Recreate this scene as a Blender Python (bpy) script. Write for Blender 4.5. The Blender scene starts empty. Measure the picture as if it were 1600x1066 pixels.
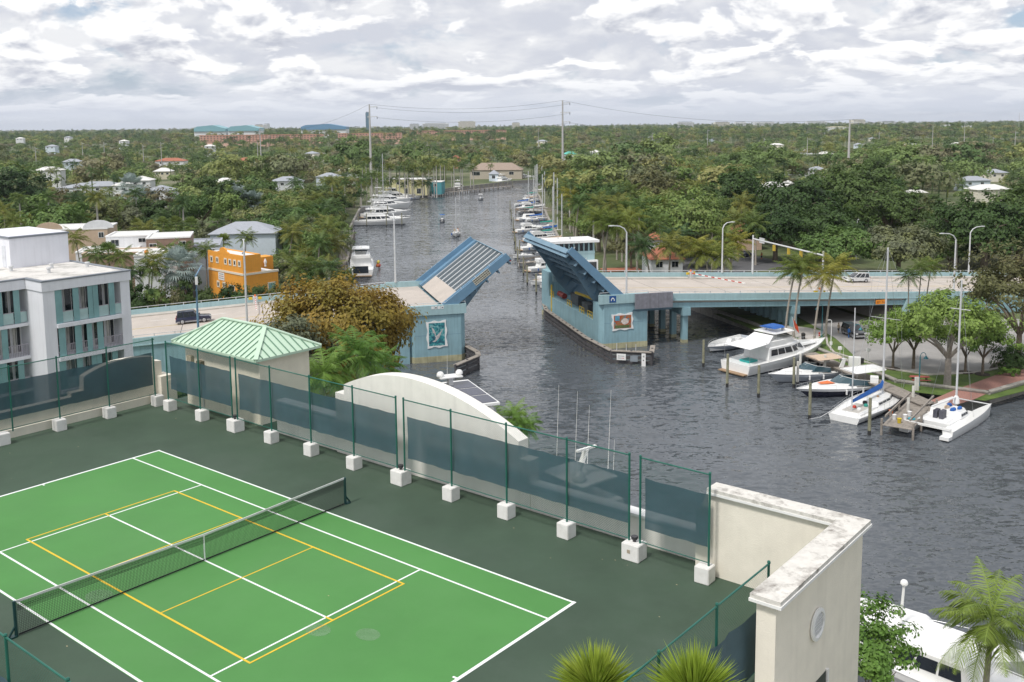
import bpy, bmesh, math, random
from mathutils import Vector, Matrix, Euler, noise
from mathutils.geometry import tessellate_polygon
R = math.radians
SC = bpy.context.scene
COL = SC.collection
rng = random.Random(7)

# ---------------------------------------------------------------- camera
CAM_H = 36.0
PIT, ROLL, FPX, CYP = R(7.02), R(-0.54), 1532.85, 380.3
cam = bpy.data.cameras.new('camera'); camo = bpy.data.objects.new('camera', cam); COL.objects.link(camo)
cam.sensor_width = 36; cam.lens = FPX/1600*36; cam.shift_y = -(533-CYP)/1600
cam.clip_start = 0.5; cam.clip_end = 30000
_f = Vector((0, math.cos(PIT), -math.sin(PIT))); _r0 = Vector((1, 0, 0)); _u0 = _r0.cross(_f)
_r = _r0*math.cos(ROLL)+_u0*math.sin(ROLL); _u = -_r0*math.sin(ROLL)+_u0*math.cos(ROLL)
camo.matrix_world = Matrix(((_r.x, _u.x, -_f.x, 0), (_r.y, _u.y, -_f.y, 0), (_r.z, _u.z, -_f.z, CAM_H), (0, 0, 0, 1)))
SC.camera = camo

# ---------------------------------------------------------------- sky and sun
SUN_EL, SUN_AZ = R(56), R(222)      # azimuth clockwise from +Y
world = bpy.data.worlds.new('World'); SC.world = world; world.use_nodes = True
nt = world.node_tree; nt.nodes.clear()
def wn(t, **k):
    n = nt.nodes.new(t)
    for a, b in k.items(): setattr(n, a, b)
    return n
def wl(a, b): nt.links.new(a, b)
def wmath(op, a, b=None, c=None):
    n = wn('ShaderNodeMath', operation=op)
    for i, s in enumerate((a, b, c)):
        if s is None: continue
        if isinstance(s, (int, float)): n.inputs[i].default_value = s
        else: wl(s, n.inputs[i])
    return n.outputs[0]
sky = wn('ShaderNodeTexSky', sky_type='NISHITA', sun_disc=False, sun_elevation=SUN_EL, sun_rotation=SUN_AZ, altitude=30, air_density=1.0, dust_density=1.5)
tc = wn('ShaderNodeTexCoord'); sep = wn('ShaderNodeSeparateXYZ'); wl(tc.outputs['Generated'], sep.inputs[0])
zz = wmath('MAXIMUM', sep.outputs[2], 0.0)
lz = wmath('LOGARITHM', wmath('ADD', zz, 0.035), math.e)
def cloud_noise(dz, scale, detail, off):
    cx = wn('ShaderNodeCombineXYZ')
    wl(wmath('MULTIPLY', sep.outputs[0], 8.5), cx.inputs[0]); wl(wmath('MULTIPLY', sep.outputs[1], 8.5), cx.inputs[1])
    wl(wmath('MULTIPLY_ADD', lz, 2.3, off+dz), cx.inputs[2])
    n = wn('ShaderNodeTexNoise'); n.inputs['Scale'].default_value = scale; n.inputs['Detail'].default_value = detail
    n.inputs['Roughness'].default_value = 0.56; n.inputs['Distortion'].default_value = 0.25
    wl(cx.outputs[0], n.inputs['Vector']); return n.outputs[0]
def sstep(v, a, b):
    m = wn('ShaderNodeMapRange', interpolation_type='SMOOTHSTEP'); wl(v, m.inputs[0]); m.inputs[1].default_value = a; m.inputs[2].default_value = b; return m.outputs[0]
def mixc(f, a, b):
    m = wn('ShaderNodeMix', data_type='RGBA')
    if isinstance(f, (int, float)): m.inputs[0].default_value = f
    else: wl(f, m.inputs[0])
    for s, i in ((a, 6), (b, 7)):
        if isinstance(s, tuple): m.inputs[i].default_value = (*s, 1)
        else: wl(s, m.inputs[i])
    return m.outputs[2]
def layer(base, off, sc, lo, hi, bright, grey):
    """cumulus layer: lit from above, flat grey undersides"""
    n1 = cloud_noise(0, sc, 9, off); n2 = cloud_noise(0.26/sc, sc, 5, off); n3 = cloud_noise(0.10, sc*2.6, 6, off+5)
    big = cloud_noise(0, sc*.33, 2, off+9); d = wmath('ADD', n1, wmath('MULTIPLY', wmath('SUBTRACT', big, 0.5), 0.45))
    lit = wmath('ADD', wmath('MULTIPLY', wmath('SUBTRACT', n1, n2), 3.4), wmath('MULTIPLY', wmath('SUBTRACT', n3, 0.5), 0.9))
    thick = sstep(d, lo, lo+.28)
    lit = wmath('SUBTRACT', wmath('ADD', lit, 0.72), wmath('MULTIPLY', thick, 0.34))
    return mixc(sstep(d, lo, hi), base, mixc(sstep(lit, 0.16, 0.86), grey, bright))
blue = mixc(0.45, sky.outputs[0], (4.3, 5.6, 7.9))
hf = wn('ShaderNodeMapRange', interpolation_type='SMOOTHSTEP'); wl(zz, hf.inputs[0]); hf.inputs[1].default_value = 0.0; hf.inputs[2].default_value = 0.06; hf.inputs[3].default_value = 0.92; hf.inputs[4].default_value = 0.0
skyc = layer(blue, 3.1, 0.8, 0.36, 0.50, (8.0, 8.1, 8.35), (6.0, 6.25, 6.95))
skyc = layer(skyc, 17.4, 1.45, 0.455, 0.53, (9.9, 9.9, 9.9), (5.0, 5.25, 6.0))
skyc = mixc(hf.outputs[0], skyc, (6.2, 6.6, 7.5))
bg = wn('ShaderNodeBackground'); bg.inputs[1].default_value = 0.1; wl(skyc, bg.inputs[0])
wo = wn('ShaderNodeOutputWorld'); wl(bg.outputs[0], wo.inputs[0])

sl = bpy.data.lights.new('sun', 'SUN'); sl.energy = 2.7; sl.angle = R(9); sl.color = (1, 0.96, 0.9)
so = bpy.data.objects.new('sun', sl); COL.objects.link(so)
sd = Vector((math.sin(SUN_AZ)*math.cos(SUN_EL), math.cos(SUN_AZ)*math.cos(SUN_EL), math.sin(SUN_EL)))
so.rotation_euler = sd.to_track_quat('Z', 'Y').to_euler(); so.location = (-60, -60, 150)
vs = SC.view_settings; vs.view_transform = 'Standard'; vs.look = 'None'; vs.gamma = 1; vs.exposure = 0.15; vs.use_curve_mapping = False
SC.render.engine = 'CYCLES'

# ---------------------------------------------------------------- frames of reference (metres; water level is z = 0)
YAW = R(-39.0935)                       # tennis court's long axis
def c2w(u, v, h=0.0):                   # court coordinates (origin net centre) to world
    c, s = math.cos(YAW), math.sin(YAW); du, dv = u-28.836, v+18.417
    return Vector((du*c-dv*s, du*s+dv*c, 21+h))
BTH = R(15.5); BO = Vector((3.8, 150.0, 0))
def b2w(s, t, z=0.0):                   # bridge coordinates (s along, t across) to world
    return Vector((BO.x+s*math.cos(BTH)-t*math.sin(BTH), BO.y+s*math.sin(BTH)+t*math.cos(BTH), z))
def P(x, y, z=0.0):                     # survey helper: sight line of a photo point meets the level z
    d = _f+_r*((x-800)/FPX)-_u*((y-CYP)/FPX)
    k = (z-CAM_H)/d.z
    return Vector((d.x*k, d.y*k, z))
def PY(x, y, Y):                        # sight line meets the distance Y
    d = _f+_r*((x-800)/FPX)-_u*((y-CYP)/FPX); k = Y/d.y
    return Vector((d.x*k, Y, CAM_H+d.z*k))

# ---------------------------------------------------------------- materials
MATS = {}
def newmat(name):
    m = bpy.data.materials.new(name); m.use_nodes = True; m.node_tree.nodes.clear(); MATS[name] = m
    return m, m.node_tree
def nd(t, typ, **k):
    n = t.nodes.new(typ)
    for a, b in k.items(): setattr(n, a, b)
    return n
def M(name, col=(0.5, 0.5, 0.5), rough=0.6, metal=0.0, var=0.12, vs=1.5, streak=0.0, bump=0.0, bs=8.0, dirt=None, dirt_amt=0.0, alpha=1.0, coat=0.0, spec=0.5):
    """painted / mineral surface with mottled colour, optional vertical streaks, stains and relief"""
    if name in MATS: return MATS[name]
    m, t = newmat(name); L = t.links.new
    out = nd(t, 'ShaderNodeOutputMaterial'); b = nd(t, 'ShaderNodeBsdfPrincipled'); L(b.outputs[0], out.inputs[0])
    b.inputs['Roughness'].default_value = rough; b.inputs['Metallic'].default_value = metal
    b.inputs['Coat Weight'].default_value = coat; b.inputs['Specular IOR Level'].default_value = spec
    g = nd(t, 'ShaderNodeNewGeometry')
    n = nd(t, 'ShaderNodeTexNoise'); n.inputs['Scale'].default_value = vs; n.inputs['Detail'].default_value = 6; n.inputs['Roughness'].default_value = 0.62
    L(g.outputs['Position'], n.inputs['Vector'])
    mr = nd(t, 'ShaderNodeMapRange'); mr.inputs[1].default_value = 0.3; mr.inputs[2].default_value = 0.7
    mr.inputs[3].default_value = 1-var; mr.inputs[4].default_value = 1+var; L(n.outputs[0], mr.inputs[0])
    fac = mr.outputs[0]
    if streak:
        mp = nd(t, 'ShaderNodeMapping'); mp.inputs['Scale'].default_value = (2.2, 2.2, 0.12); L(g.outputs['Position'], mp.inputs[0])
        n2 = nd(t, 'ShaderNodeTexNoise'); n2.inputs['Scale'].default_value = 1.6; n2.inputs['Detail'].default_value = 5; L(mp.outputs[0], n2.inputs['Vector'])
        m2 = nd(t, 'ShaderNodeMapRange'); m2.inputs[1].default_value = 0.45; m2.inputs[2].default_value = 0.75; m2.inputs[3].default_value = 1; m2.inputs[4].default_value = 1-streak
        L(n2.outputs[0], m2.inputs[0])
        mm = nd(t, 'ShaderNodeMath', operation='MULTIPLY'); L(fac, mm.inputs[0]); L(m2.outputs[0], mm.inputs[1]); fac = mm.outputs[0]
    hs = nd(t, 'ShaderNodeMix', data_type='RGBA', blend_type='MULTIPLY'); hs.inputs[0].default_value = 1
    hs.inputs[6].default_value = (*col, 1); L(fac, hs.inputs[7]); c = hs.outputs[2]
    if dirt:
        n3 = nd(t, 'ShaderNodeTexNoise'); n3.inputs['Scale'].default_value = vs*0.7; n3.inputs['Detail'].default_value = 8; n3.inputs['Roughness'].default_value = 0.7
        L(g.outputs['Position'], n3.inputs['Vector'])
        m3 = nd(t, 'ShaderNodeMapRange'); m3.inputs[1].default_value = 0.48; m3.inputs[2].default_value = 0.68; m3.inputs[4].default_value = dirt_amt; L(n3.outputs[0], m3.inputs[0])
        mx = nd(t, 'ShaderNodeMix', data_type='RGBA'); L(m3.outputs[0], mx.inputs[0]); L(c, mx.inputs[6]); mx.inputs[7].default_value = (*dirt, 1); c = mx.outputs[2]
    L(c, b.inputs['Base Color'])
    if bump:
        n4 = nd(t, 'ShaderNodeTexNoise'); n4.inputs['Scale'].default_value = bs; n4.inputs['Detail'].default_value = 4; L(g.outputs['Position'], n4.inputs['Vector'])
        bp = nd(t, 'ShaderNodeBump'); bp.inputs['Strength'].default_value = bump; bp.inputs['Distance'].default_value = 0.03; L(n4.outputs[0], bp.inputs['Height']); L(bp.outputs[0], b.inputs['Normal'])
    if alpha < 1:
        tr = nd(t, 'ShaderNodeBsdfTransparent'); ms = nd(t, 'ShaderNodeMixShader'); ms.inputs[0].default_value = alpha
        L(tr.outputs[0], ms.inputs[1]); L(b.outputs[0], ms.inputs[2]); L(ms.outputs[0], out.inputs[0])
    return m
def leafmat(name, cols, trans=0.3, vs=0.35):
    """foliage: colour per plant from a ramp, clump-to-clump variation, light through the leaves"""
    if name in MATS: return MATS[name]
    m, t = newmat(name); L = t.links.new
    out = nd(t, 'ShaderNodeOutputMaterial'); oi = nd(t, 'ShaderNodeObjectInfo'); g = nd(t, 'ShaderNodeNewGeometry')
    r = nd(t, 'ShaderNodeValToRGB'); e = r.color_ramp.elements
    while len(e) < len(cols): e.new(0.5)
    for i, c in enumerate(cols): e[i].position = i/max(1, len(cols)-1); e[i].color = (*c, 1)
    n = nd(t, 'ShaderNodeTexNoise'); n.inputs['Scale'].default_value = vs; n.inputs['Detail'].default_value = 4; L(g.outputs['Position'], n.inputs['Vector'])
    ad = nd(t, 'ShaderNodeMath', operation='MULTIPLY_ADD'); L(n.outputs[0], ad.inputs[0]); ad.inputs[1].default_value = 0.7; L(oi.outputs['Random'], ad.inputs[2])
    fr = nd(t, 'ShaderNodeMath', operation='SUBTRACT'); L(ad.outputs[0], fr.inputs[0]); fr.inputs[1].default_value = 0.35; fr.use_clamp = True
    L(fr.outputs[0], r.inputs[0])
    mr = nd(t, 'ShaderNodeMapRange'); mr.inputs[3].default_value = 0.75; mr.inputs[4].default_value = 1.25; L(g.outputs['Random Per Island'], mr.inputs[0])
    mx = nd(t, 'ShaderNodeMix', data_type='RGBA', blend_type='MULTIPLY'); mx.inputs[0].default_value = 1; L(r.outputs[0], mx.inputs[6]); L(mr.outputs[0], mx.inputs[7])
    b = nd(t, 'ShaderNodeBsdfPrincipled'); b.inputs['Roughness'].default_value = 0.55; b.inputs['Specular IOR Level'].default_value = 0.35; L(mx.outputs[2], b.inputs['Base Color'])
    tl = nd(t, 'ShaderNodeBsdfTranslucent'); L(mx.outputs[2], tl.inputs[0]); ms = nd(t, 'ShaderNodeMixShader'); ms.inputs[0].default_value = trans
    L(b.outputs[0], ms.inputs[1]); L(tl.outputs[0], ms.inputs[2]); L(ms.outputs[0], out.inputs[0])
    return m
GLASS = M('dark_glass', (0.018, 0.025, 0.03), 0.06, var=0.3, vs=0.4, spec=0.8)
BGLASS = M('boat_glass', (0.02, 0.026, 0.035), 0.08, var=0.2, spec=0.8)
WHITE = M('white_paint', (0.78, 0.78, 0.77), 0.5, var=0.05, streak=0.05)
GEL = M('gelcoat', (0.80, 0.80, 0.79), 0.22, var=0.04, coat=0.3)
STEEL = M('steel', (0.55, 0.56, 0.57), 0.3, 0.9, var=0.08)
GALV = M('galvanised', (0.60, 0.61, 0.62), 0.5, 0.2, var=0.08)
BLACK = M('black_rubber', (0.02, 0.02, 0.02), 0.7, var=0.2)
BARK = M('bark', (0.17, 0.135, 0.10), 0.9, var=0.35, vs=4, bump=0.6, bs=14)
PALMBARK = M('palm_bark', (0.30, 0.27, 0.23), 0.9, var=0.25, vs=5, bump=0.4, bs=20)

# ---------------------------------------------------------------- mesh builder
class MB:
    def __init__(s): s.v = []; s.f = []; s.m = []
    def add(s, vs, fs, mi=0):
        o = len(s.v); s.v += [tuple(p) for p in vs]
        for f in fs: s.f.append(tuple(i+o for i in f)); s.m.append(mi)
        return s
    def box(s, x0, x1, y0, y1, z0, z1, mi=0):
        return s.add([(x0,y0,z0),(x1,y0,z0),(x1,y1,z0),(x0,y1,z0),(x0,y0,z1),(x1,y0,z1),(x1,y1,z1),(x0,y1,z1)],
            [(3,2,1,0),(4,5,6,7),(0,1,5,4),(1,2,6,5),(2,3,7,6),(3,0,4,7)], mi)
    def bar(s, a, b, w, h, mi=0, up=(0, 0, 1)):
        a = Vector(a); b = Vector(b); d = (b-a)
        if d.length < 1e-6: return s
        d.normalize(); u = Vector(up)
        if abs(d.dot(u)) > 0.98: u = Vector((0, 1, 0))
        x = d.cross(u).normalized(); y = x.cross(d).normalized(); x = x*w/2; y = y*h/2
        return s.add([a-x-y,a+x-y,a+x+y,a-x+y,b-x-y,b+x-y,b+x+y,b-x+y],[(3,2,1,0),(4,5,6,7),(0,1,5,4),(1,2,6,5),(2,3,7,6),(3,0,4,7)], mi)
    def tube(s, pts, r, n=8, mi=0, cap=True):
        pts = [Vector(p) for p in pts]; k = len(pts)
        rs = r if isinstance(r, (list, tuple)) else [r]*k
        o = len(s.v); px = None
        for i, p in enumerate(pts):
            d = (pts[min(i+1, k-1)]-pts[max(i-1, 0)])
            d = d.normalized() if d.length > 1e-9 else Vector((0, 0, 1))
            if px is None:
                px = d.cross(Vector((0, 0, 1)))
                if px.length < 0.05: px = d.cross(Vector((0, 1, 0)))
            px = (px-d*px.dot(d)).normalized(); py = d.cross(px)
            for j in range(n):
                a = 2*math.pi*j/n; s.v.append(tuple(p+(px*math.cos(a)+py*math.sin(a))*rs[i]))
        for i in range(k-1):
            for j in range(n):
                a = o+i*n+j; b = o+i*n+(j+1) % n
                s.f.append((a, b, b+n, a+n)); s.m.append(mi)
        if cap:
            s.f.append(tuple(o+j for j in range(n))[::-1]); s.m.append(mi)
            s.f.append(tuple(o+(k-1)*n+j for j in range(n))); s.m.append(mi)
        return s
    def lathe(s, prof, n=12, c=(0, 0, 0), mi=0, sx=1, sy=1):   # prof: (radius, z) list
        o = len(s.v); c = Vector(c)
        for r, z in prof:
            for j in range(n):
                a = 2*math.pi*j/n; s.v.append((c.x+r*math.cos(a)*sx, c.y+r*math.sin(a)*sy, c.z+z))
        for i in range(len(prof)-1):
            for j in range(n):
                a = o+i*n+j; b = o+i*n+(j+1) % n; s.f.append((a, b, b+n, a+n)); s.m.append(mi)
        s.f.append(tuple(o+j for j in range(n))[::-1]); s.m.append(mi)
        s.f.append(tuple(o+(len(prof)-1)*n+j for j in range(n))); s.m.append(mi)
        return s
    def loft(s, rings, mi=0, closed=True, caps=(True, True)):
        o = len(s.v); n = len(rings[0])
        for r in rings: s.v += [tuple(p) for p in r]
        for i in range(len(rings)-1):
            for j in range(n if closed else n-1):
                a = o+i*n+j; b = o+i*n+(j+1) % n; s.f.append((a, b, b+n, a+n)); s.m.append(mi)
        if caps[0]: s.f.append(tuple(o+j for j in range(n))[::-1]); s.m.append(mi)
        if caps[1]: s.f.append(tuple(o+(len(rings)-1)*n+j for j in range(n))); s.m.append(mi)
        return s
    def prism(s, poly, z0, z1, mi=0):      # poly: 2-D outline, counter-clockwise
        n = len(poly); o = len(s.v)
        z0f = z0 if callable(z0) else (lambda p: z0); z1f = z1 if callable(z1) else (lambda p: z1)
        s.v += [(p[0], p[1], z0f(p)) for p in poly]+[(p[0], p[1], z1f(p)) for p in poly]
        for t in tessellate_polygon([[Vector((p[0], p[1], 0)) for p in poly]]):
            a, b, c = t
            A, B, Cc = poly[a], poly[b], poly[c]
            if (B[0]-A[0])*(Cc[1]-A[1])-(B[1]-A[1])*(Cc[0]-A[0]) < 0: a, c = c, a
            s.f.append((o+n+a, o+n+b, o+n+c)); s.m.append(mi); s.f.append((o+c, o+b, o+a)); s.m.append(mi)
        for i in range(n):
            j = (i+1) % n; s.f.append((o+i, o+j, o+n+j, o+n+i)); s.m.append(mi)
        return s
    def vprism(s, poly, y0, y1, mi=0):     # outline in x-z, extruded along y
        n = len(poly); o = len(s.v)
        s.v += [(p[0], y0, p[1]) for p in poly]+[(p[0], y1, p[1]) for p in poly]
        for t in tessellate_polygon([[Vector((p[0], p[1], 0)) for p in poly]]):
            a, b, c = t
            A, B, Cc = poly[a], poly[b], poly[c]
            if (B[0]-A[0])*(Cc[1]-A[1])-(B[1]-A[1])*(Cc[0]-A[0]) < 0: a, c = c, a
            s.f.append((o+a, o+b, o+c)); s.m.append(mi); s.f.append((o+n+c, o+n+b, o+n+a)); s.m.append(mi)
        for i in range(n):
            j = (i+1) % n; s.f.append((o+j, o+i, o+n+i, o+n+j)); s.m.append(mi)
        return s
    def sphere(s, c, r, n=8, mi=0, sz=1.0):
        k = max(4, n//2); prof = [(max(0.001, r*math.sin(math.pi*i/k)), -r*sz*math.cos(math.pi*i/k)) for i in range(k+1)]
        return s.lathe(prof, n, c, mi)
    def mesh(s, name, mats, smooth=False):
        me = bpy.data.meshes.new(name); me.from_pydata(s.v, [], s.f)
        for m in (mats if isinstance(mats, (list, tuple)) else [mats]): me.materials.append(m)
        if any(s.m): me.polygons.foreach_set('material_index', s.m)
        if smooth:
            me.polygons.foreach_set('use_smooth', [True]*len(s.f)); me.set_sharp_from_angle(angle=R(38))
        me.update(); return me
    def build(s, name, mats, parent=None, smooth=False, kind=None, loc=None, rz=0.0):
        o = bpy.data.objects.new(name, s.mesh(name, mats, smooth)); COL.objects.link(o)
        if parent is not None: o.parent = parent
        if kind: o['kind'] = kind
        if loc is not None: o.location = loc
        if rz: o.rotation_euler = (0, 0, rz)
        return o
def inst(name, me, parent=None, loc=(0, 0, 0), rot=(0, 0, 0), sc=(1, 1, 1)):
    o = bpy.data.objects.new(name, me); COL.objects.link(o); o.location = loc; o.rotation_euler = rot; o.scale = sc
    if parent is not None: o.parent = parent
    return o
def tag(o, label, cat, group=None):
    o['label'] = label; o['category'] = cat
    if group: o['group'] = group
    return o
def thing(name, label, cat, loc=(0, 0, 0), rz=0.0, group=None, rot=None):
    o = bpy.data.objects.new(name, None); COL.objects.link(o); o.empty_display_size = 0.3
    o.location = loc; o.rotation_euler = rot if rot else (0, 0, rz)
    return tag(o, label, cat, group)
def copy_tree(o, parent=None):
    c = o.copy(); COL.objects.link(c); c.parent = parent
    for ch in o.children: copy_tree(ch, c)
    return c
# ================================================================ SETTING: land, river, roads, park
LAND = 1.2
def landmat():
    m, t = newmat('land'); L = t.links.new
    out = nd(t, 'ShaderNodeOutputMaterial'); b = nd(t, 'ShaderNodeBsdfPrincipled'); b.inputs['Roughness'].default_value = 0.95; L(b.outputs[0], out.inputs[0])
    g = nd(t, 'ShaderNodeNewGeometry'); n = nd(t, 'ShaderNodeTexNoise'); n.inputs['Scale'].default_value = 0.02; n.inputs['Detail'].default_value = 9; n.inputs['Roughness'].default_value = 0.68
    L(g.outputs['Position'], n.inputs['Vector'])
    r = nd(t, 'ShaderNodeValToRGB'); e = r.color_ramp.elements
    pts = [(0.3, (0.035, 0.05, 0.02)), (0.47, (0.07, 0.095, 0.03)), (0.56, (0.12, 0.13, 0.06)), (0.66, (0.22, 0.20, 0.15))]
    while len(e) < 4: e.new(0.5)
    for i, (p, c) in enumerate(pts): e[i].position = p; e[i].color = (*c, 1)
    L(n.outputs[0], r.inputs[0]); L(r.outputs[0], b.inputs['Base Color']); return m
LANDM = landmat()
def lawnmat():
    m, t = newmat('lawn'); L = t.links.new
    out = nd(t, 'ShaderNodeOutputMaterial'); b = nd(t, 'ShaderNodeBsdfPrincipled'); b.inputs['Roughness'].default_value = 0.9; L(b.outputs[0], out.inputs[0])
    g = nd(t, 'ShaderNodeNewGeometry'); n = nd(t, 'ShaderNodeTexNoise'); n.inputs['Scale'].default_value = 0.5; n.inputs['Detail'].default_value = 8; n.inputs['Roughness'].default_value = 0.7
    L(g.outputs['Position'], n.inputs['Vector'])
    r = nd(t, 'ShaderNodeValToRGB'); e = r.color_ramp.elements
    e[0].position = 0.3; e[0].color = (0.045, 0.09, 0.015, 1); e[1].position = 0.7; e[1].color = (0.13, 0.19, 0.035, 1)
    L(n.outputs[0], r.inputs[0]); L(r.outputs[0], b.inputs['Base Color'])
    n4 = nd(t, 'ShaderNodeTexNoise'); n4.inputs['Scale'].default_value = 25; L(g.outputs['Position'], n4.inputs['Vector'])
    bp = nd(t, 'ShaderNodeBump'); bp.inputs['Strength'].default_value = 0.8; bp.inputs['Distance'].default_value = 0.05; L(n4.outputs[0], bp.inputs['Height']); L(bp.outputs[0], b.inputs['Normal'])
    return m
LAWN = lawnmat()
def watermat():
    m, t = newmat('river_water'); L = t.links.new
    out = nd(t, 'ShaderNodeOutputMaterial'); b = nd(t, 'ShaderNodeBsdfPrincipled'); L(b.outputs[0], out.inputs[0])
    b.inputs['Base Color'].default_value = (0.082, 0.092, 0.104, 1); b.inputs['Roughness'].default_value = 0.07; b.inputs['IOR'].default_value = 1.33
    g = nd(t, 'ShaderNodeNewGeometry'); hs = None
    wp = nd(t, 'ShaderNodeTexNoise'); wp.inputs['Scale'].default_value = 0.03; wp.inputs['Detail'].default_value = 5; L(g.outputs['Position'], wp.inputs['Vector'])
    wr = nd(t, 'ShaderNodeMapRange'); wr.inputs[1].default_value = .32; wr.inputs[2].default_value = .68; wr.inputs[3].default_value = .22; wr.inputs[4].default_value = 1.35; L(wp.outputs[0], wr.inputs[0])
    for sc, rot, st, amp, det in ((0.16, 20, (1, 2.2, 1), 0.30, 2), (0.62, -10, (1, 2.4, 1), 0.95, 3), (2.0, 12, (1, 1.8, 1), 0.75, 2)):
        mp = nd(t, 'ShaderNodeMapping'); mp.inputs['Rotation'].default_value = (0, 0, R(rot)); mp.inputs['Scale'].default_value = st; L(g.outputs['Position'], mp.inputs[0])
        n = nd(t, 'ShaderNodeTexNoise'); n.inputs['Scale'].default_value = sc; n.inputs['Detail'].default_value = det; n.inputs['Distortion'].default_value = 0.5; L(mp.outputs[0], n.inputs['Vector'])
        sb_ = nd(t, 'ShaderNodeVectorMath', operation='SUBTRACT'); L(n.outputs['Color'], sb_.inputs[0]); sb_.inputs[1].default_value = (.5, .5, .5)
        ml = nd(t, 'ShaderNodeVectorMath', operation='MULTIPLY'); L(sb_.outputs[0], ml.inputs[0]); ml.inputs[1].default_value = (amp*.7, amp*1.25, 0)
        if hs:
            ad = nd(t, 'ShaderNodeVectorMath', operation='ADD'); L(hs, ad.inputs[0]); L(ml.outputs[0], ad.inputs[1]); hs = ad.outputs[0]
        else: hs = ml.outputs[0]
    sm = nd(t, 'ShaderNodeVectorMath', operation='SCALE'); L(hs, sm.inputs[0]); L(wr.outputs[0], sm.inputs['Scale'])
    an = nd(t, 'ShaderNodeVectorMath', operation='ADD'); L(sm.outputs[0], an.inputs[0]); an.inputs[1].default_value = (0, 0, 1)
    no = nd(t, 'ShaderNodeVectorMath', operation='NORMALIZE'); L(an.outputs[0], no.inputs[0]); L(no.outputs[0], b.inputs['Normal'])
    return m
WATER = watermat()
MB().add([(-9000, -600, 0), (9000, -600, 0), (9000, 9000, 0), (-9000, 9000, 0)], [(0, 1, 2, 3)]).build('river', WATER, kind='structure')
SEAW = M('seawall', (0.33, 0.31, 0.28), 0.85, var=0.2, streak=0.35, bump=0.4)
Lb = [c2w(120, 38), c2w(-31, 38), Vector((-17, 98, 0)), Vector((-21, 135, 0)), Vector((-27, 152, 0)), Vector((-33, 180, 0)), Vector((-38, 222, 0))]
Lb += [P(*q) for q in ((545, 400), (548, 360), (562, 332), (620, 313), (680, 301), (740, 294), (800, 287), (850, 284), (1000, 277), (1200, 270))]
Rb = [Vector((9000, 300, 0)), Vector((160, 165, 0)), Vector((85, 136, 0))]
Rb += [P(*q) for q in ((1594, 616), (1544, 631), (1400, 612), (1290, 565), (1175, 518), (1075, 482), (985, 462), (925, 447), (890, 415), (876, 385), (856, 345), (843, 312), (834, 298), (846, 291), (1000, 284), (1200, 277))]
Rb += [Vector((3000, 860, 0)), Vector((9000, 860, 0))]
lp = [(p.x, p.y) for p in Lb]+[(3000, 930), (9000, 930), (9000, 9000), (-9000, 9000), (-9000, -590), (92, -590)]
MB().prism(lp, -0.8, LAND).build('west_bank_ground', LANDM, kind='structure')
rp = [(p.x, p.y) for p in Rb]
MB().prism(rp, -0.8, LAND).build('east_bank_ground', LANDM, kind='structure')
def seawall(name, pts, z1=1.5, w=0.5):
    mb = MB()
    for a, b in zip(pts, pts[1:]):
        d = (b-a).normalized(); mb.bar((a.x-d.x*w/2, a.y-d.y*w/2, z1/2-0.4), (b.x+d.x*w/2, b.y+d.y*w/2, z1/2-0.4), w, z1+0.8)
        mb.bar((a.x, a.y, z1+0.06), (b.x, b.y, z1+0.06), w+0.25, 0.16)
    return mb.build(name, SEAW, kind='structure')
seawall('west_seawall', Lb); seawall('east_seawall', Rb[2:-2])

ASPH = M('asphalt', (0.30, 0.29, 0.28), 0.9, var=0.12, vs=0.3, bump=0.2, bs=30, dirt=(0.2, 0.19, 0.18), dirt_amt=0.5)
DARKASPH = M('dark_asphalt', (0.10, 0.10, 0.105), 0.9, var=0.15, vs=0.5)
CONC = M('concrete', (0.46, 0.43, 0.39), 0.85, var=0.12, vs=0.6, bump=0.2, bs=10, dirt=(0.28, 0.26, 0.23), dirt_amt=0.45)
PAVE = M('pavement', (0.43, 0.40, 0.37), 0.85, var=0.1, vs=1.2)
BRICK = M('brick_paving', (0.33, 0.17, 0.14), 0.85, var=0.25, vs=6)
WOOD = M('grey_timber', (0.27, 0.24, 0.21), 0.9, var=0.3, vs=2.5, bump=0.5, bs=10)
DWOOD = M('dark_timber', (0.07, 0.066, 0.07), 0.85, var=0.35, vs=1.2, bump=0.4)
MULCH = M('mulch', (0.06, 0.045, 0.035), 0.95, var=0.4, vs=5)
def flat(name, px, z, mat, th=0.05):
    poly = [P(x, y, z) for x, y in px]
    a = sum(poly[i].x*poly[(i+1) % len(poly)].y-poly[(i+1) % len(poly)].x*poly[i].y for i in range(len(poly)))
    if a < 0: poly = poly[::-1]
    return MB().prism([(p.x, p.y) for p in poly], z-th, z).build(name, mat, kind='structure')
# riverside park on the east bank
flat('park_lawn', [(1115, 490), (1180, 516), (1295, 563), (1402, 609), (1540, 626), (1600, 611), (1700, 580), (1700, 540), (1290, 498)], LAND+0.06, LAWN)
flat('street', [(1130, 452), (1235, 488), (1305, 528), (1335, 556), (1385, 574), (1450, 584), (1520, 581), (1580, 570), (1720, 548), (1720, 500), (1560, 498), (1440, 503), (1370, 503), (1290, 478), (1180, 440)], LAND+0.10, ASPH)
flat('walkway', [(1205, 505), (1262, 512), (1290, 518), (1270, 536), (1225, 548), (1212, 543), (1250, 528), (1205, 514)], LAND+0.09, PAVE)
flat('brick_walk', [(1442, 631), (1490, 610), (1556, 586), (1600, 577), (1690, 560), (1690, 572), (1606, 592), (1575, 600), (1522, 624), (1490, 634)], LAND+0.10, BRICK)
flat('planting_bed', [(1545, 577), (1600, 566), (1660, 556), (1660, 548), (1590, 556), (1550, 568)], LAND+0.14, MULCH)
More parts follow.
